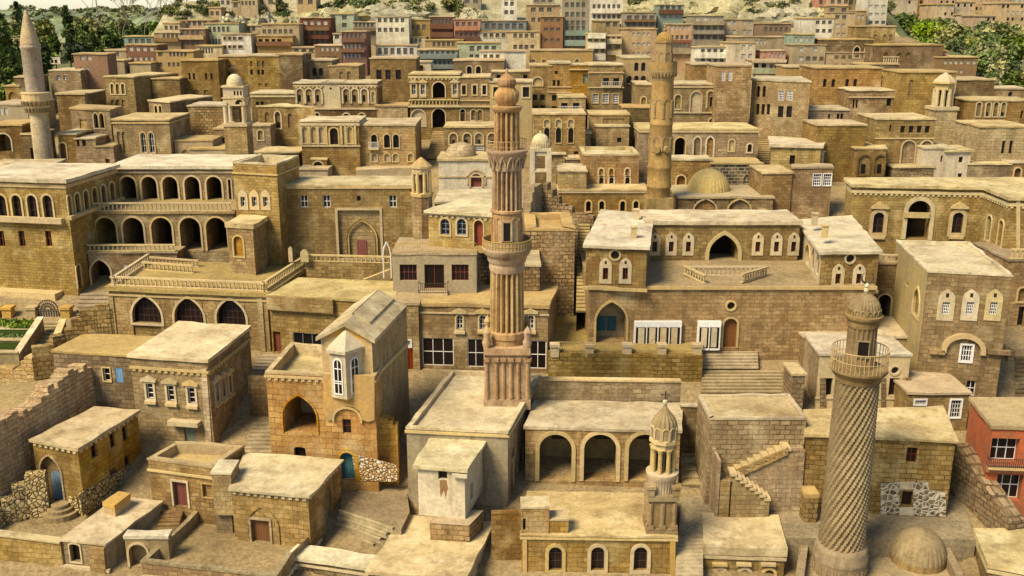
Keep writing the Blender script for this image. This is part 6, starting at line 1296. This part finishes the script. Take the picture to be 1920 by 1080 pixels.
# bell tower of the golden church
G = Tower('bell_tower', 'carved stone bell tower with a ribbed pointed dome and cross on the golden church', 'bell tower', 1237, 990, 49.6)
G.block('plinth', 'minaret_grey', 978, 1012, 29); G.block('base', 'minaret_grey', 926, 980, 24)
q = MB(); r = G.r(24, 950)
for sx in (-1, 0, 1):
    for (cx, cy) in ((G.c.x + sx * r * .92, G.c.y - r), (G.c.x - r, G.c.y + sx * r * .92)): q.tube((cx, cy, G.z(976)), (cx, cy, G.z(932)), .13, .13, 8); q.abox(cx - .18, cy - .18, G.z(979), cx + .18, cy + .18, G.z(972))
q.build('columns', 'minaret_grey', G.root); G.block('base_cap', 'minaret_grey', 917, 927, 29)
for sx in (-1, 1): q = MB(); q.abox(G.c.x + sx * r * .98 - .2, G.c.y - r - .18, G.z(917), G.c.x + sx * r * .98 + .2, G.c.y - r + .22, G.z(904)); q.abox(G.c.x + sx * r * .98 - .26, G.c.y - r - .24, G.z(904), G.c.x + sx * r * .98 + .26, G.c.y - r + .28, G.z(899)); q.build('corner_block', 'minaret_grey', G.root)
G.lathe('balcony', 'trim', [(918, 25, 1), (896, 27, 1), (893, 28, 0), (886, 30.5, 0), (882, 30.5, 0), (880, 22, 0)], 120, lambda t, z, f: 1 - .05 * f * (.5 + .5 * math.cos(30 * t)))
q = MB(); r = G.r(20, 850)
for i in range(8): a = R(22.5 + 45 * i); q.tube((G.c.x + r * math.cos(a), G.c.y + r * math.sin(a), G.z(881)), (G.c.x + r * math.cos(a), G.c.y + r * math.sin(a), G.z(842)), .12, .11, 8); q.tube((G.c.x + r * math.cos(a), G.c.y + r * math.sin(a), G.z(844)), (G.c.x + r * math.cos(a), G.c.y + r * math.sin(a), G.z(836)), .12, .19, 8)
q.build('columns', 'trim', G.root); G.lathe('core', 'minaret_grey', [(881, 13), (836, 13)], 8, smooth=False)
for a in (-112, -67, -22, -157): G.opening('window', 'dark_pane', a, 846, 876, 12.5, 7, 'a', .02)
G.lathe('entablature', 'trim', [(838, 22), (828, 23), (826, 27), (820, 27), (818, 22)], 8, smooth=False)
G.lathe('dome_drum', 'minaret_grey', [(820, 23.5), (796, 23.5)], 32)
for i in range(10): G.opening('niche', 'minaret_grey', -90 + i * 36, 797, 818, 23.5, 11, 'a', .0, 'trim', sur=.06)
G.lathe('dome', 'minaret_grey', [(799, 24, 0), (792, 24, 1), (785, 21.5, 1), (778, 16, 1), (771, 10, 1), (765, 5.5, 1), (760, 3, .5), (757, 2, 0)], 128, lambda t, z, f: 1 - .12 * f * (.5 + .5 * math.cos(16 * t)))
G.lathe('ball', 'roof_white', [(759, 1), (757.5, 3.8), (754, 5), (750.5, 3.8), (749, .5)], 14)
q = MB(); z = G.z(750); cc = G.c; q.tube((cc.x, cc.y, z - .1), (cc.x, cc.y, z + .48), .035, k=5); q.tube((cc.x - .19, cc.y, z + .3), (cc.x + .19, cc.y, z + .3), .035, k=5)
for dx_, dz_ in ((-.19, .3), (.19, .3), (0, .48)): q.tube((cc.x + dx_ - .03, cc.y, z + dz_), (cc.x + dx_ + .03, cc.y, z + dz_), .055, k=6)
q.build('cross', 'iron', G.root)
# domes on houses
def domehouse(h, x, y, Y, hw, mat, ribs, squash=1.0, ring=None, name='dome'):
    D = Tower.__new__(Tower); D.Y = Y; D.x0 = x; D.c = at_Y(x, y, Y); D.root = h.root
    if ring: D.lathe('dome_ring', ring, [(y + 14, hw * 1.14), (y + 4, hw * 1.14), (y + 3, hw * 1.02)], 40)
    D.dome(name, mat, y, hw, ribs=ribs, amp=.03, squash=squash); return D
dh2 = H('small white-plastered domed house with a red arched door, centre', 822, 925, 298, 354, 5.5, 'whitewash', [('dar', 893, 326, 351, 20, 0, {'sur': .2})], rm='roof', lip=(.15, .2), bands=[(822, 330, .14, .1)], kind='domed_house')
domehouse(dh2, 864, 291, Yb(354) + 2.8, 29, 'tan_pale', 0, .85); dh2.hood([893], 317, 346, 36, .16, .1)
hm = H('stone bath house with a large ribbed golden dome and blind pointed arches', 1272, 1450, 368, 405, 8, 'tan', [('nps', [1322, 1386], 374, 396, 40), ('osh', 1430, 393, 402, 18)], Y=92, rm='roof_tan', lip=(.12, .2), kind='bath_house')
domehouse(hm, 1328, 359, 95.5, 39.5, 'trim', 34, 1.1)
DD = domehouse(dh, 1722, 1040, 49.6, 49, 'minaret_grey', 30, 1.1)
DD.lathe('dome_drum', 'minaret_grey', [(1076, 49.3), (1038, 49)], 60); DD.lathe('dome_ring', 'rubble', [(1080, 57), (1060, 57), (1059, 49)], 40)
ld = H('low house with a smooth pale dome peeping over the left palace roof', -60, 60, 318, 345, 7, 'tan', [], Y=92, rm='roof', kind='domed_house'); domehouse(ld, 3, 321, 95, 21, 'trim', 0, .85)
# zigzag stair on the brick front
zs = thing('zigzag_stairs', 'zigzag outside stair with pierced parapet climbing the brick front', 'stairs', gp(1420, 945)); Yf = sb.P[0].y
Yl = Yf - 1.75; Yu = Yf - .9
def stepped(name, pts, y0, y1, mat):           # solid mass with a stepped top: one profile pushed through its depth
    zb = slope(y0) - 1.2; lo = [Vector((pts[0][0], y0, zb))] + [Vector((pts[-1][0], y0, zb))] + [Vector((a, y0, b)) for a, b in pts[::-1]]
    q = MB(); q.prism([p + Vector((0, y1 - y0, 0)) for p in lo], lo); o = q.build(name, mat, zs); q = MB()
    for (a, za), (b, zc) in zip(pts[::2], pts[1::2]): q.abox(min(a, b) - .05, y0 - .12, max(za, zc) + .003, max(a, b) + .04, y1, max(za, zc) + .16)
    q.build('treads', 'trim', zs); return o
pts = []
for i in range(8):
    xa, xb = 1446 - 9.5 * (8 - i), 1446 - 9.5 * (7 - i); z = at_Y(xa, 938 - 6.6 * (7 - i), Yl).z; pts += [(at_Y(xa, 900, Yl).x, z), (at_Y(xb, 900, Yl).x, z)]
stepped('lower_flight', pts, Yl, Yl + .84, 'tan_pale'); pts = []
for i in range(9):
    xa, xb = 1372 + 12 * i, 1384 + 12 * i; z = at_Y(xa, 893 - 6.0 * i, Yu).z; pts += [(at_Y(xa, 870, Yu).x, z), (at_Y(xb, 870, Yu).x, z)]
pts.append((at_Y(1511, 838, Yu).x, pts[-1][1])); stepped('upper_flight', pts, Yu + .02, Yf + .05, 'tan_pale')
a_, b_ = at_Y(1352, 892, Yl), at_Y(1373, 892, Yl); q = MB(); q.abox(a_.x, Yl, slope(Yl) - 1.2, b_.x, Yf + .04, a_.z - .35); q.build('landing', 'tan_pale', zs)
q = MB(); p1 = at_Y(1352, 863, Yl); q.abox(p1.x - .16, Yl - .02, slope(Yl) - 1.2, p1.x, Yf + .02, p1.z); q.build('end_wall', 'tan_pale', zs)
q = MB(); A = at_Y(1374, 899, Yu); Bq = at_Y(1476, 851, Yu); U = Bq - A; U.y = 0; nh = 6; hole = []
outl = [A, Bq, Bq + Vector((0, 0, .42)), A + Vector((0, 0, .62))]
for i in range(nh):
    f_ = (i + .6) / nh; c = A + U * f_ + Vector((0, 0, .28 - .09 * f_)); hole.append([(c.x + .19 * (1 - .4 * f_) * math.cos(2 * math.pi * j / 10), c.z + .14 * (1 - .4 * f_) * math.sin(2 * math.pi * j / 10) + .05 * math.cos(2 * math.pi * j / 10)) for j in range(10)])
loops = [[(p.x, p.z) for p in outl]] + hole; flat = [p for l in loops for p in l]
for tr in geometry.tessellate_polygon([[Vector((p[0], p[1], 0)) for p in l] for l in loops]):
    c = [flat[i] for i in tr]; cr = (c[1][0] - c[0][0]) * (c[2][1] - c[0][1]) - (c[2][0] - c[0][0]) * (c[1][1] - c[0][1])
    if abs(cr) < 1e-7: continue
    if cr < 0: c = c[::-1]
    q.face([Vector((p[0], Yu - .12, p[1])) for p in c]); q.face([Vector((p[0], Yu + .02, p[1])) for p in c[::-1]])
for l in loops:
    for i in range(len(l)): a_, b_ = l[i], l[(i + 1) % len(l)]; q.quad(Vector((a_[0], Yu + .02, a_[1])), Vector((b_[0], Yu + .02, b_[1])), Vector((b_[0], Yu - .12, b_[1])), Vector((a_[0], Yu - .12, a_[1])))
q.build('pierced_parapet', 'tan_pale', zs)
# ---------------------------------------------------------------- hillside, rocks, greenery, far country
def hsh(x, y): return math.sin(x * 12.9898 + y * 78.233) * 43758.5453 % 1
def vnoise(x, y):
    xi, yi = math.floor(x), math.floor(y); fx, fy = x - xi, y - yi; fx, fy = fx * fx * (3 - 2 * fx), fy * fy * (3 - 2 * fy)
    return (hsh(xi, yi) * (1 - fx) + hsh(xi + 1, yi) * fx) * (1 - fy) + (hsh(xi, yi + 1) * (1 - fx) + hsh(xi + 1, yi + 1) * fx) * fy
def fb(x, y): return vnoise(x, y) * .55 + vnoise(x * 2.1, y * 2.1) * .28 + vnoise(x * 4.3, y * 4.3) * .17
def sst(a, b, x): t = max(0, min(1, (x - a) / (b - a))); return t * t * (3 - 2 * t)
def land(X, Y):
    z = slope(min(Y, 172)) + max(0, Y - 172) * .2
    if Y > 162: z += (fb(X * .09 + 3, Y * .12) - .45) * 5 * sst(162, 176, Y)
    xl = -61 + 4 * sst(143, 152, Y) + max(0, Y - 168) * .3
    if Y > 120: z -= 20 * sst(0, 5, xl - X) * sst(126, 142, Y)
    z -= 1.2 * sst(105, 120, Y) * (1 - sst(158, 170, Y))
    xr = 67 - 5 * sst(150, 162, Y)
    if Y > 126: z -= (5 + .25 * max(0, Y - 150)) * sst(0, 6, X - xr) * sst(126, 140, Y)
    if Y < 60: pass
    return z
bb = [(min(p.x for p in P) - 1.3, max(p.x for p in P) + 1.3, min(p.y for p in P) - 1.3, max(p.y for p in P) + 1.3, P, z, m_) for F_, m_ in ((FOOT, 1.2), (PADS, .1)) for P, z in F_]
def inside(P, x, y, m=1.2):
    k = len(P)
    for i in range(k):
        a, b = P[i], P[(i + 1) % k]; e = b - a; l = e.length
        if l < 1e-6: continue
        if ((x - a.x) * e.y - (y - a.y) * e.x) / l > m: return False
    return True
q = MB(); xs = [-190 + i * 2.0 for i in range(56)] + [-78 + i * 1.0 for i in range(156)] + [78 + i * 2.0 for i in range(57)]
ys = [36 + i * 1.0 for i in range(130)] + [166 + i * 1.6 for i in range(45)]
grid = []
for y in ys:
    row = []
    for x in xs:
        z = land(x, y)
        if y < 175 and abs(x) < 80:
            for x0, x1, y0, y1, P, zr, m_ in bb:
                if z > zr - (.25 if m_ > 1 else .05) and x0 < x < x1 and y0 < y < y1 and inside(P, x, y, m_): z = zr - (.5 if m_ > 1 else .15)
        row.append((x, y, z))
    grid.append(row)
nx = len(xs); q.v = [p for r in grid for p in r]
for j in range(len(ys) - 1):
    for i in range(nx - 1):
        a = j * nx + i; q.f.append((a, a + 1, a + nx + 1, a + nx)); X, Y = xs[i], ys[j]
        q.mi.append(0 if Y < 160 and (-58 < X < 65 or Y < 128) else (1 if -58 + max(0, Y - 168) * .3 < X < 61 and Y >= 160 else 2))
ho = q.build('hillside', ['earth', 'rock', 'hill_green'], None, False); structure(ho); ho.data.polygons.foreach_set('use_smooth', [True] * len(ho.data.polygons))
# far country: one broad sheet and two wooded ridges
q = MB(); S_ = 5200; q.face([(-S_, 20, -14), (S_, 20, -14), (S_, S_, -14), (-S_, S_, -14)]); structure(q.build('far_plain', 'hill_green'))
def ridge(name, Y0, Y1, x0, x1, f, mat, nxs=90):
    q = MB(); rows = []
    for j in range(9):
        y = Y0 + (Y1 - Y0) * j / 8; t = math.sin(math.pi / 2 * min(1, j / 6)) if j < 7 else 1 - (j - 6) * .25
        rows.append([(x0 + (x1 - x0) * i / nxs, y, -14 + t * (f(x0 + (x1 - x0) * i / nxs) + 14) + fb(i * .9, j * 1.3) * (Y1 - Y0) * .02) for i in range(nxs + 1)])
    q.v = [p for r in rows for p in r]
    for j in range(8):
        for i in range(nxs): a = j * (nxs + 1) + i; q.f.append((a, a + 1, a + nxs + 2, a + nxs + 1)); q.mi.append(0)
    structure(q.build(name, mat, None, False))
ridge('wooded_ridge', 620, 900, -1100, -30, lambda x: 37.5 + 6 * fb(x * .008 + 1, 3.3) + 3.0 * vnoise(x * .11, 5) + 2 * vnoise(x * .3, 9), 'ridge_green', 420)
ridge('town_hill', 230, 420, 60, 420, lambda x: 66 + 10 * fb(x * .02, 1.7), 'hill_green')
def onland(x, y):
    d = ray(x, y); s_ = 120
    while s_ < 235:
        p = Vector((0, 0, CZ)) + d * s_
        if p.z <= land(p.x, p.y): return p
        s_ += .4
    return Vector((0, 0, CZ)) + d * 190
# leaves
def leaves(q, c, rad, n, size, squash=1.0, mi=0):
    for _ in range(n):
        while 1:
            p = Vector((random.uniform(-1, 1), random.uniform(-1, 1), random.uniform(-1, 1)))
            if p.length <= 1: break
        p = p * (.55 + .45 * p.length); p = Vector((p.x * rad, p.y * rad, p.z * rad * squash)) + c
        a = Vector((random.gauss(0, 1), random.gauss(0, 1), random.gauss(0, 1))).normalized(); b = a.orthogonal().normalized(); b = (b * math.cos(7 * p.x) + a.cross(b) * math.sin(7 * p.x)); s_ = size * random.uniform(.6, 1.3)
        q.face([p - a * s_, p + b * s_ * .55, p + a * s_, p - b * s_ * .55], mi)
def tree(kind, label, x, yb, yt, Y, wpx, mats, clumps=14, per=110, size=.45, cat='tree', trunk='bark', squash=1.0, low=.15, group=None, zb=None):
    p = at_Y(x, yb, Y); top = at_Y(x, yt, Y); h = top.z - p.z; sc_ = scale_at(p); rw = wpx / 2 * sc_
    r = thing(kind, label, cat, (p.x, p.y, p.z), group); q = MB(); q.tube(p + Vector((0, 0, -3)), p + Vector((0, 0, h * .8)), max(.12, h * .025), .05, 7)
    cs = []
    for i in range(clumps):
        f_ = low + (1 - low) * (i + .5) / clumps; w = math.sin(math.pi * min(1, (f_ - low) / (1 - low) * .85 + .15)) ** .6; a = random.uniform(0, 6.28); d = rw * w * random.uniform(.25, .8)
        cs.append((Vector((p.x + d * math.cos(a), p.y + d * math.sin(a), p.z + h * f_)), max(rw * w * .5, rw * .25)))
    for c, _r in cs: q.tube((p.x, p.y, p.z + (c.z - p.z) * .6), c, .06, .02, 5)
    q.build('trunk', trunk, r); q = MB()
    for c, cr in cs: leaves(q, c, cr * random.uniform(.8, 1.15), per, size, squash, random.randrange(len(mats)))
    q.build('crown', mats, r); return r
tree('broadleaf_tree', 'big dark green tree at the left edge', 8, 190, 20, 135, 75, ['leaf_dark', 'leaf_mid'], 22, 170, .4)
tree('broadleaf_tree', 'lighter green bushy tree between the left edge and the brick spire', 42, 150, 45, 150, 55, ['leaf_mid', 'leaf_yellow', 'leaf_bright'], 16, 150, .38)
tree('conifer_tree', 'dark narrow conifer top behind the trees at the left edge', 38, 60, 4, 190, 16, ['leaf_dark'], 10, 80, .4)
tree('poplar_tree', 'slim tall poplar right of the brick spire', 131, 104, 14, 175, 26, ['leaf_mid', 'leaf_dark'], 18, 110, .4, squash=1.3)
tree('shrub', 'dark rounded shrub right of the brick spire', 106, 125, 68, 160, 40, ['leaf_dark', 'leaf_mid'], 10, 130, .4, 'shrub')
tree('shrub', 'broad olive green shrub beside the poplar', 175, 100, 42, 176, 58, ['leaf_yellow', 'leaf_mid'], 14, 140, .42, 'shrub')
tree('shrub', 'dark shrub in front of the broad olive one', 180, 100, 72, 165, 34, ['leaf_dark'], 9, 120, .38, 'shrub')
tree('shrub', 'dark green shrub above the teal-topped apartment house', 212, 92, 64, 165, 36, ['leaf_dark', 'leaf_mid'], 9, 120, .38, 'shrub')
tree('shrub', 'bright green bush at the foot of the bare trees', 285, 66, 46, 180, 50, ['leaf_bright', 'leaf_mid'], 8, 110, .38, 'shrub')
for x, yb, yt, Y, w, mm, lab in [(80, 150, 78, 150, 50, ['leaf_dark', 'leaf_mid'], 'dark bush low behind the brick spire'), (150, 125, 84, 158, 52, ['leaf_mid', 'leaf_dark'], 'mid green bush below the poplar'), (88, 88, 40, 190, 46, ['leaf_olive', 'leaf_mid'], 'olive tree far behind the brick spire'), (160, 70, 36, 200, 60, ['leaf_olive', 'leaf_yellow'], 'yellowish tree beyond the poplar'),
    (232, 66, 40, 190, 50, ['leaf_olive', 'leaf_mid'], 'olive shrub at the foot of the first bare tree'), (256, 84, 58, 170, 44, ['leaf_dark', 'leaf_mid'], 'dark bush left of the bright green bush'), (320, 52, 30, 190, 46, ['leaf_yellow', 'leaf_olive'], 'yellow-green shrub behind the small cream house'), (20, 210, 120, 128, 60, ['leaf_dark', 'leaf_mid'], 'dark hanging foliage low at the left edge'), (195, 120, 92, 152, 40, ['leaf_dark', 'leaf_mid'], 'dark bush beside the orange-brown house'), (360, 40, 20, 195, 50, ['leaf_olive', 'leaf_yellow'], 'olive shrub behind the dusty pink house')]:
    tree('shrub', lab, x, yb, yt, Y, w, mm, 12, 130, .38, 'shrub')
def branchy(label, x, yb, yt, Y, lean, blossom):
    p = at_Y(x, yb, Y); h = at_Y(x, yt, Y).z - p.z; r = thing('bare_tree', label, 'tree', p); q = MB(); bl = MB()
    def grow(a, d, l, rad, n):
        b = a + d * l; q.tube(a, b, rad, rad * .7, 4)
        if n == 0 or rad < .012:
            if blossom: leaves(bl, b, .5, 7, .11)
            return
        for i in range(2 if n > 2 else 3):
            nd = (d + Vector((random.uniform(-.5, .5), random.uniform(-.5, .5), random.uniform(-.1, .35)))).normalized(); grow(b, nd, l * random.uniform(.62, .85), rad * .66, n - 1)
    grow(p + Vector((0, 0, -2)), Vector((lean, 0, 1)).normalized(), h * .36 + 1, max(.1, h * .016), 5)
    q.build('trunk', 'bark_pale', r)
    if blossom: bl.build('crown', 'blossom', r)
for i, (x, yb, yt, ln, bl, lab) in enumerate([(205, 75, -25, -.35, 0, 'thin bare tree leaning left above the teal-topped apartment house'), (228, 72, 5, .1, 1, 'pale blossoming bare tree first in the row behind the houses'), (248, 68, -5, -.1, 1, 'bare blossoming tree second in the row behind the houses'),
        (268, 62, -10, .15, 1, 'bare blossoming tree leaning right over the bright bush'), (296, 52, -30, .0, 1, 'tall straight bare tree just right of the bright bush'), (318, 44, -15, .05, 1, 'bare blossoming tree behind the small cream three-window house'), (345, 38, -18, -.1, 1, 'bare blossoming tree above the dusty pink flat house'), (380, 36, -20, .12, 1, 'bare tree at the left foot of the rocky bluff')]):
    branchy(lab, x, yb, yt, 178 + 2 * (i % 3), ln, bl)
# small vehicle-like white hut among the left trees
h = H('small white parked minibus glimpsed between the trees at left', 93, 112, 108, 128, 3, 'paint_white', [('w', [98, 105], 112, 118, 5)], kind='minibus', cat='minibus', Y=158, lip=(.02, .1), rm='paint_white')
# right hand greenery
bs = [(1700, 55, 22, 60, 'leaf_dark', 'dark'), (1742, 75, 38, 70, 'leaf_mid', 'mid green'), (1690, 80, 48, 40, 'leaf_dark', 'dark small'), (1790, 88, 42, 70, 'leaf_dark', 'dark broad'), (1725, 98, 68, 60, 'leaf_mid', 'mid green low'), (1835, 95, 50, 64, 'leaf_olive', 'olive'), (1780, 112, 80, 60, 'leaf_bright', 'bright'),
      (1880, 70, 40, 60, 'leaf_dark', 'dark high'), (1850, 130, 88, 76, 'leaf_bright', 'bright broad'), (1900, 118, 76, 60, 'leaf_mid', 'mid green edge'), (1815, 108, 76, 46, 'leaf_mid', 'mid green round'), (1880, 150, 112, 60, 'leaf_dark', 'dark low'), (1862, 168, 138, 40, 'leaf_bright', 'bright small'), (1905, 170, 140, 50, 'leaf_bright', 'bright edge'), (1765, 60, 30, 50, 'leaf_olive', 'olive high'), (1915, 95, 55, 40, 'leaf_dark', 'dark edge'), (1850, 62, 36, 50, 'leaf_olive', 'olive far'), (1820, 72, 52, 40, 'leaf_dark', 'dark middle'), (1740, 52, 30, 40, 'leaf_mid', 'pale green high'), (1702, 118, 92, 40, 'leaf_mid', 'mid green short')]
spots = ['topmost beside the white tower', 'above the broad arched stone house', 'just right of the three-arch house', 'in the gully middle', 'next above the pink-tan house', 'below the cream far house', 'above the brown apartment house', 'right side, upper', 'right of the brown apartment house', 'against the right edge', 'behind the brown apartment house', 'low at the right', 'lowest but one', 'lowest, at the right edge', 'under the tan far house with a porch', 'right edge, upper', 'beneath the tall far block', 'centre of the gully', 'at the foot of the town hill', 'behind the broad dark house']
for (x, yb, yt, w, m_, d_), w_ in zip(bs, spots):
    tree('shrub', d_ + ' shrub in the green gully, ' + w_, x, yb, yt + (14 if yb < 100 else 0), 150 + (120 - yb) * .55 if yb < 120 else 141 - (yb - 120) * .1, w * 1.25, [m_, 'leaf_mid' if m_ != 'leaf_mid' else 'leaf_bright', 'leaf_yellow'], 15, 150, .36, 'shrub')
# real town on the far hill, right
rnd = random.Random(5)
tw_ = [(1670, 1705, -10, 26, 'far_pink'), (1700, 1722, -6, 40, 'far_tan'), (1722, 1752, -10, 24, 'paint_orange'), (1755, 1790, 6, 40, 'far_tan'), (1760, 1792, -12, 12, 'far_pink'), (1792, 1826, 2, 32, 'far_tan'), (1826, 1872, -12, 36, 'far_tan'), (1868, 1900, -6, 40, 'far_pink'), (1876, 1930, 4, 52, 'far_tan'), (1800, 1832, 26, 44, 'paint_cream'), (1838, 1868, 28, 50, 'far_pink'), (1896, 1935, -14, 20, 'paint_cream')]
desc = ['pinkish far house nearest the white tower house', 'tan far house above the dark shrubs', 'orange-tinted far house on the town hill', 'tan far house with dark windows in the middle of the far town', 'pale pink far house high on the town hill', 'tan far house with an open porch on the town hill', 'tall plain tan far house block on the town hill', 'pink far house right of the tall plain block', 'large tan far house at the right edge of the town', 'cream low far house above the olive shrub', 'pink low far house below the tall plain block', 'cream far house at the top right corner']
for (x0, x1, yt, yb, m_), d_ in zip(tw_, desc):
    n = max(2, int((x1 - x0) / 9)); H(d_, x0, x1, yt, yb, 9, m_, [(rnd.choice(['w', 'wp', 'w']), [x for x in L(n, x0 + 5, x1 - 5) if rnd.random() > .25], yy, yy + 6, 4.5) for yy in range(max(yt, -4) + 5, min(yb, 46), 12)], kind='far_house', Y=rnd.uniform(225, 255), lip=(.2, .3), rm='roof_tan', zb=28) 
# rocks on the bluff
def rock(label, x, y, Y, w, h, d=3.0, mat='rock'):
    p = onland(x, y); sc_ = scale_at(p); rx, rz = w / 2 * sc_, h * sc_; q = MB(); n = 64; m_ = 16; rows = []; sd = random.uniform(0, 99)
    for j in range(m_ + 1):
        a = math.pi / 2 * j / m_; rows.append([])
        for i in range(n):
            t = 2 * math.pi * i / n; cx, cy = math.cos(t) * math.cos(a), math.sin(t) * math.cos(a)
            k_ = .55 + .9 * fb(cx * 2.3 + sd, cy * 2.3 + a * 2); k2 = .35 + .75 * fb(cx * 3.1 + sd, cy * 2 + 7) + .5 * (fb(cx * 8 + sd, cy * 8 + a * 6) - .5)
            zz = math.sin(a) ** .6 * k2; zz = zz * .6 + .4 * math.floor(zz * 5 + fb(cx * 4, cy * 4)) / 5
            rows[-1].append(Vector((p.x + rx * cx * k_, p.y + d * cy * k_, p.z - 1 + (rz + 1) * zz)))
    for A, B in zip(rows, rows[1:]):
        for i in range(n): j = (i + 1) % n; q.quad(A[i], A[j], B[j], B[i])
    tag(q.build('rock_outcrop', mat, None, True), label, 'rock')
for a in [('craggy pale rock band left of the bare slope', 640, 34, 181, 150, 26), ('long craggy rock shelf above the dark red apartment house', 740, 28, 183, 170, 24), ('small boulder cluster below the pale hill house, upper left', 498, 42, 178, 46, 22), ('boulder beside the beige hill house, upper left', 440, 40, 177, 60, 16), ('rounded boulder below the lone tan hill house', 560, 42, 178, 50, 16),
          ('rock heap left of the narrow white tower house', 886, 33, 180, 60, 16), ('large bare sunlit rock right of the white balcony house', 1240, 20, 186, 150, 26), ('broad bare pale rock dome above the grey balconied house', 1370, 30, 184, 170, 36), ('long bare pale rock slope above the dark brown house', 1460, 38, 182, 150, 32), ('small bare rock left of the pale mint apartment house', 1525, 34, 184, 60, 20)]: rock(*a)
for x, y, w, d_ in ((690, 22, 70, 'broad scrub patch left on the rocky shelf'), (760, 24, 80, 'widest scrub patch on the rocky shelf'), (842, 24, 70, 'scrub patch at the right end of the rocky shelf'), (612, 30, 40, 'little scrub tuft beside the pale green apartment house'), (1200, 14, 50, 'dark scrub beside the white balcony-strip house'), (524, 24, 34, 'scrub tuft between the upper left boulders'), (1410, 40, 50, 'dark scrub under the pale rock dome')):
    p = onland(x, y); tree('shrub', d_, x, y, y - 22, p.y, w, ['leaf_olive', 'leaf_dark'], 8, 80, .3, 'shrub', squash=.6)
# planted garden beds, left edge
for i, (ya, z_) in enumerate(((604, 0), (630, 1))):
    q = MB(); zz = at_Y(20, ya + 8, Yb(640 + 24 * i) + .5).z
    for k_ in range(260):
        p = at_z(random.uniform(-20, 62 - 12 * i), random.uniform(ya - 3, ya + 11), zz); leaves(q, p + Vector((0, 0, .1)), .16, 4, .10, 1, random.randrange(2))
    o = q.build('grass', ['leaf_mid', 'leaf_bright']); o['kind'] = 'stuff'

# scrub tufts on the bluff: three grown ones, then copies
tuft = []
for i in range(3):
    q = MB()
    for _ in range(5): leaves(q, Vector((random.uniform(-.9, .9), random.uniform(-.5, .5), random.uniform(.15, .5))), random.uniform(.4, .8), 60, .16, .7, random.randrange(2))
    o = q.build('scrub_tuft', [['leaf_olive', 'leaf_dark'], ['leaf_mid', 'leaf_olive'], ['leaf_yellow', 'leaf_olive']][i]); tag(o, 'low scrub tuft on the rocky bluff above the painted houses', 'shrub', 'scrub tufts on the rocky bluff'); tuft.append(o)
for i in range(64):
    o = tuft[i] if i < 3 else tuft[i % 3].copy()
    if i >= 3: COL.objects.link(o)
    x = random.choice([random.uniform(420, 900), random.uniform(630, 880), random.uniform(1170, 1680)]) if i < 46 else random.uniform(312, 425); p = onland(x, random.uniform(2, 40)); o.location = (p.x, p.y, p.z - .1); o.rotation_euler = (0, 0, random.uniform(0, 6)); k_ = random.uniform(.7, 1.5); o.scale = (k_ * 1.3, k_, k_)

# the wood that covers the far ridge
q = MB(); rr = random.Random(3)
for i in range(520):
    x = rr.uniform(-560, -60); k_ = rr.random(); y = 620 + 210 * k_; top = 37.5 + 6 * fb(x * .008 + 1, 3.3) + 2; z = -14 + math.sin(math.pi / 2 * min(1, (y - 620) / 210)) * (top + 14) + 1
    for _ in range(26):
        a = rr.uniform(0, 6.28); b = rr.uniform(0, 1.5); r_ = 5.5; p = Vector((x + r_ * math.cos(a) * math.cos(b), y + r_ * math.sin(a) * math.cos(b), z + r_ * .8 * math.sin(b))); u = Vector((rr.gauss(0, 1), rr.gauss(0, 1), rr.gauss(0, 1))).normalized() * 2.0; w = u.orthogonal().normalized() * 1.4
        q.face([p - u, p + w, p + u, p - w], rr.randrange(3))
o = q.build('far_wood', ['leaf_yellow', 'leaf_mid', 'leaf_olive']); o['kind'] = 'stuff'
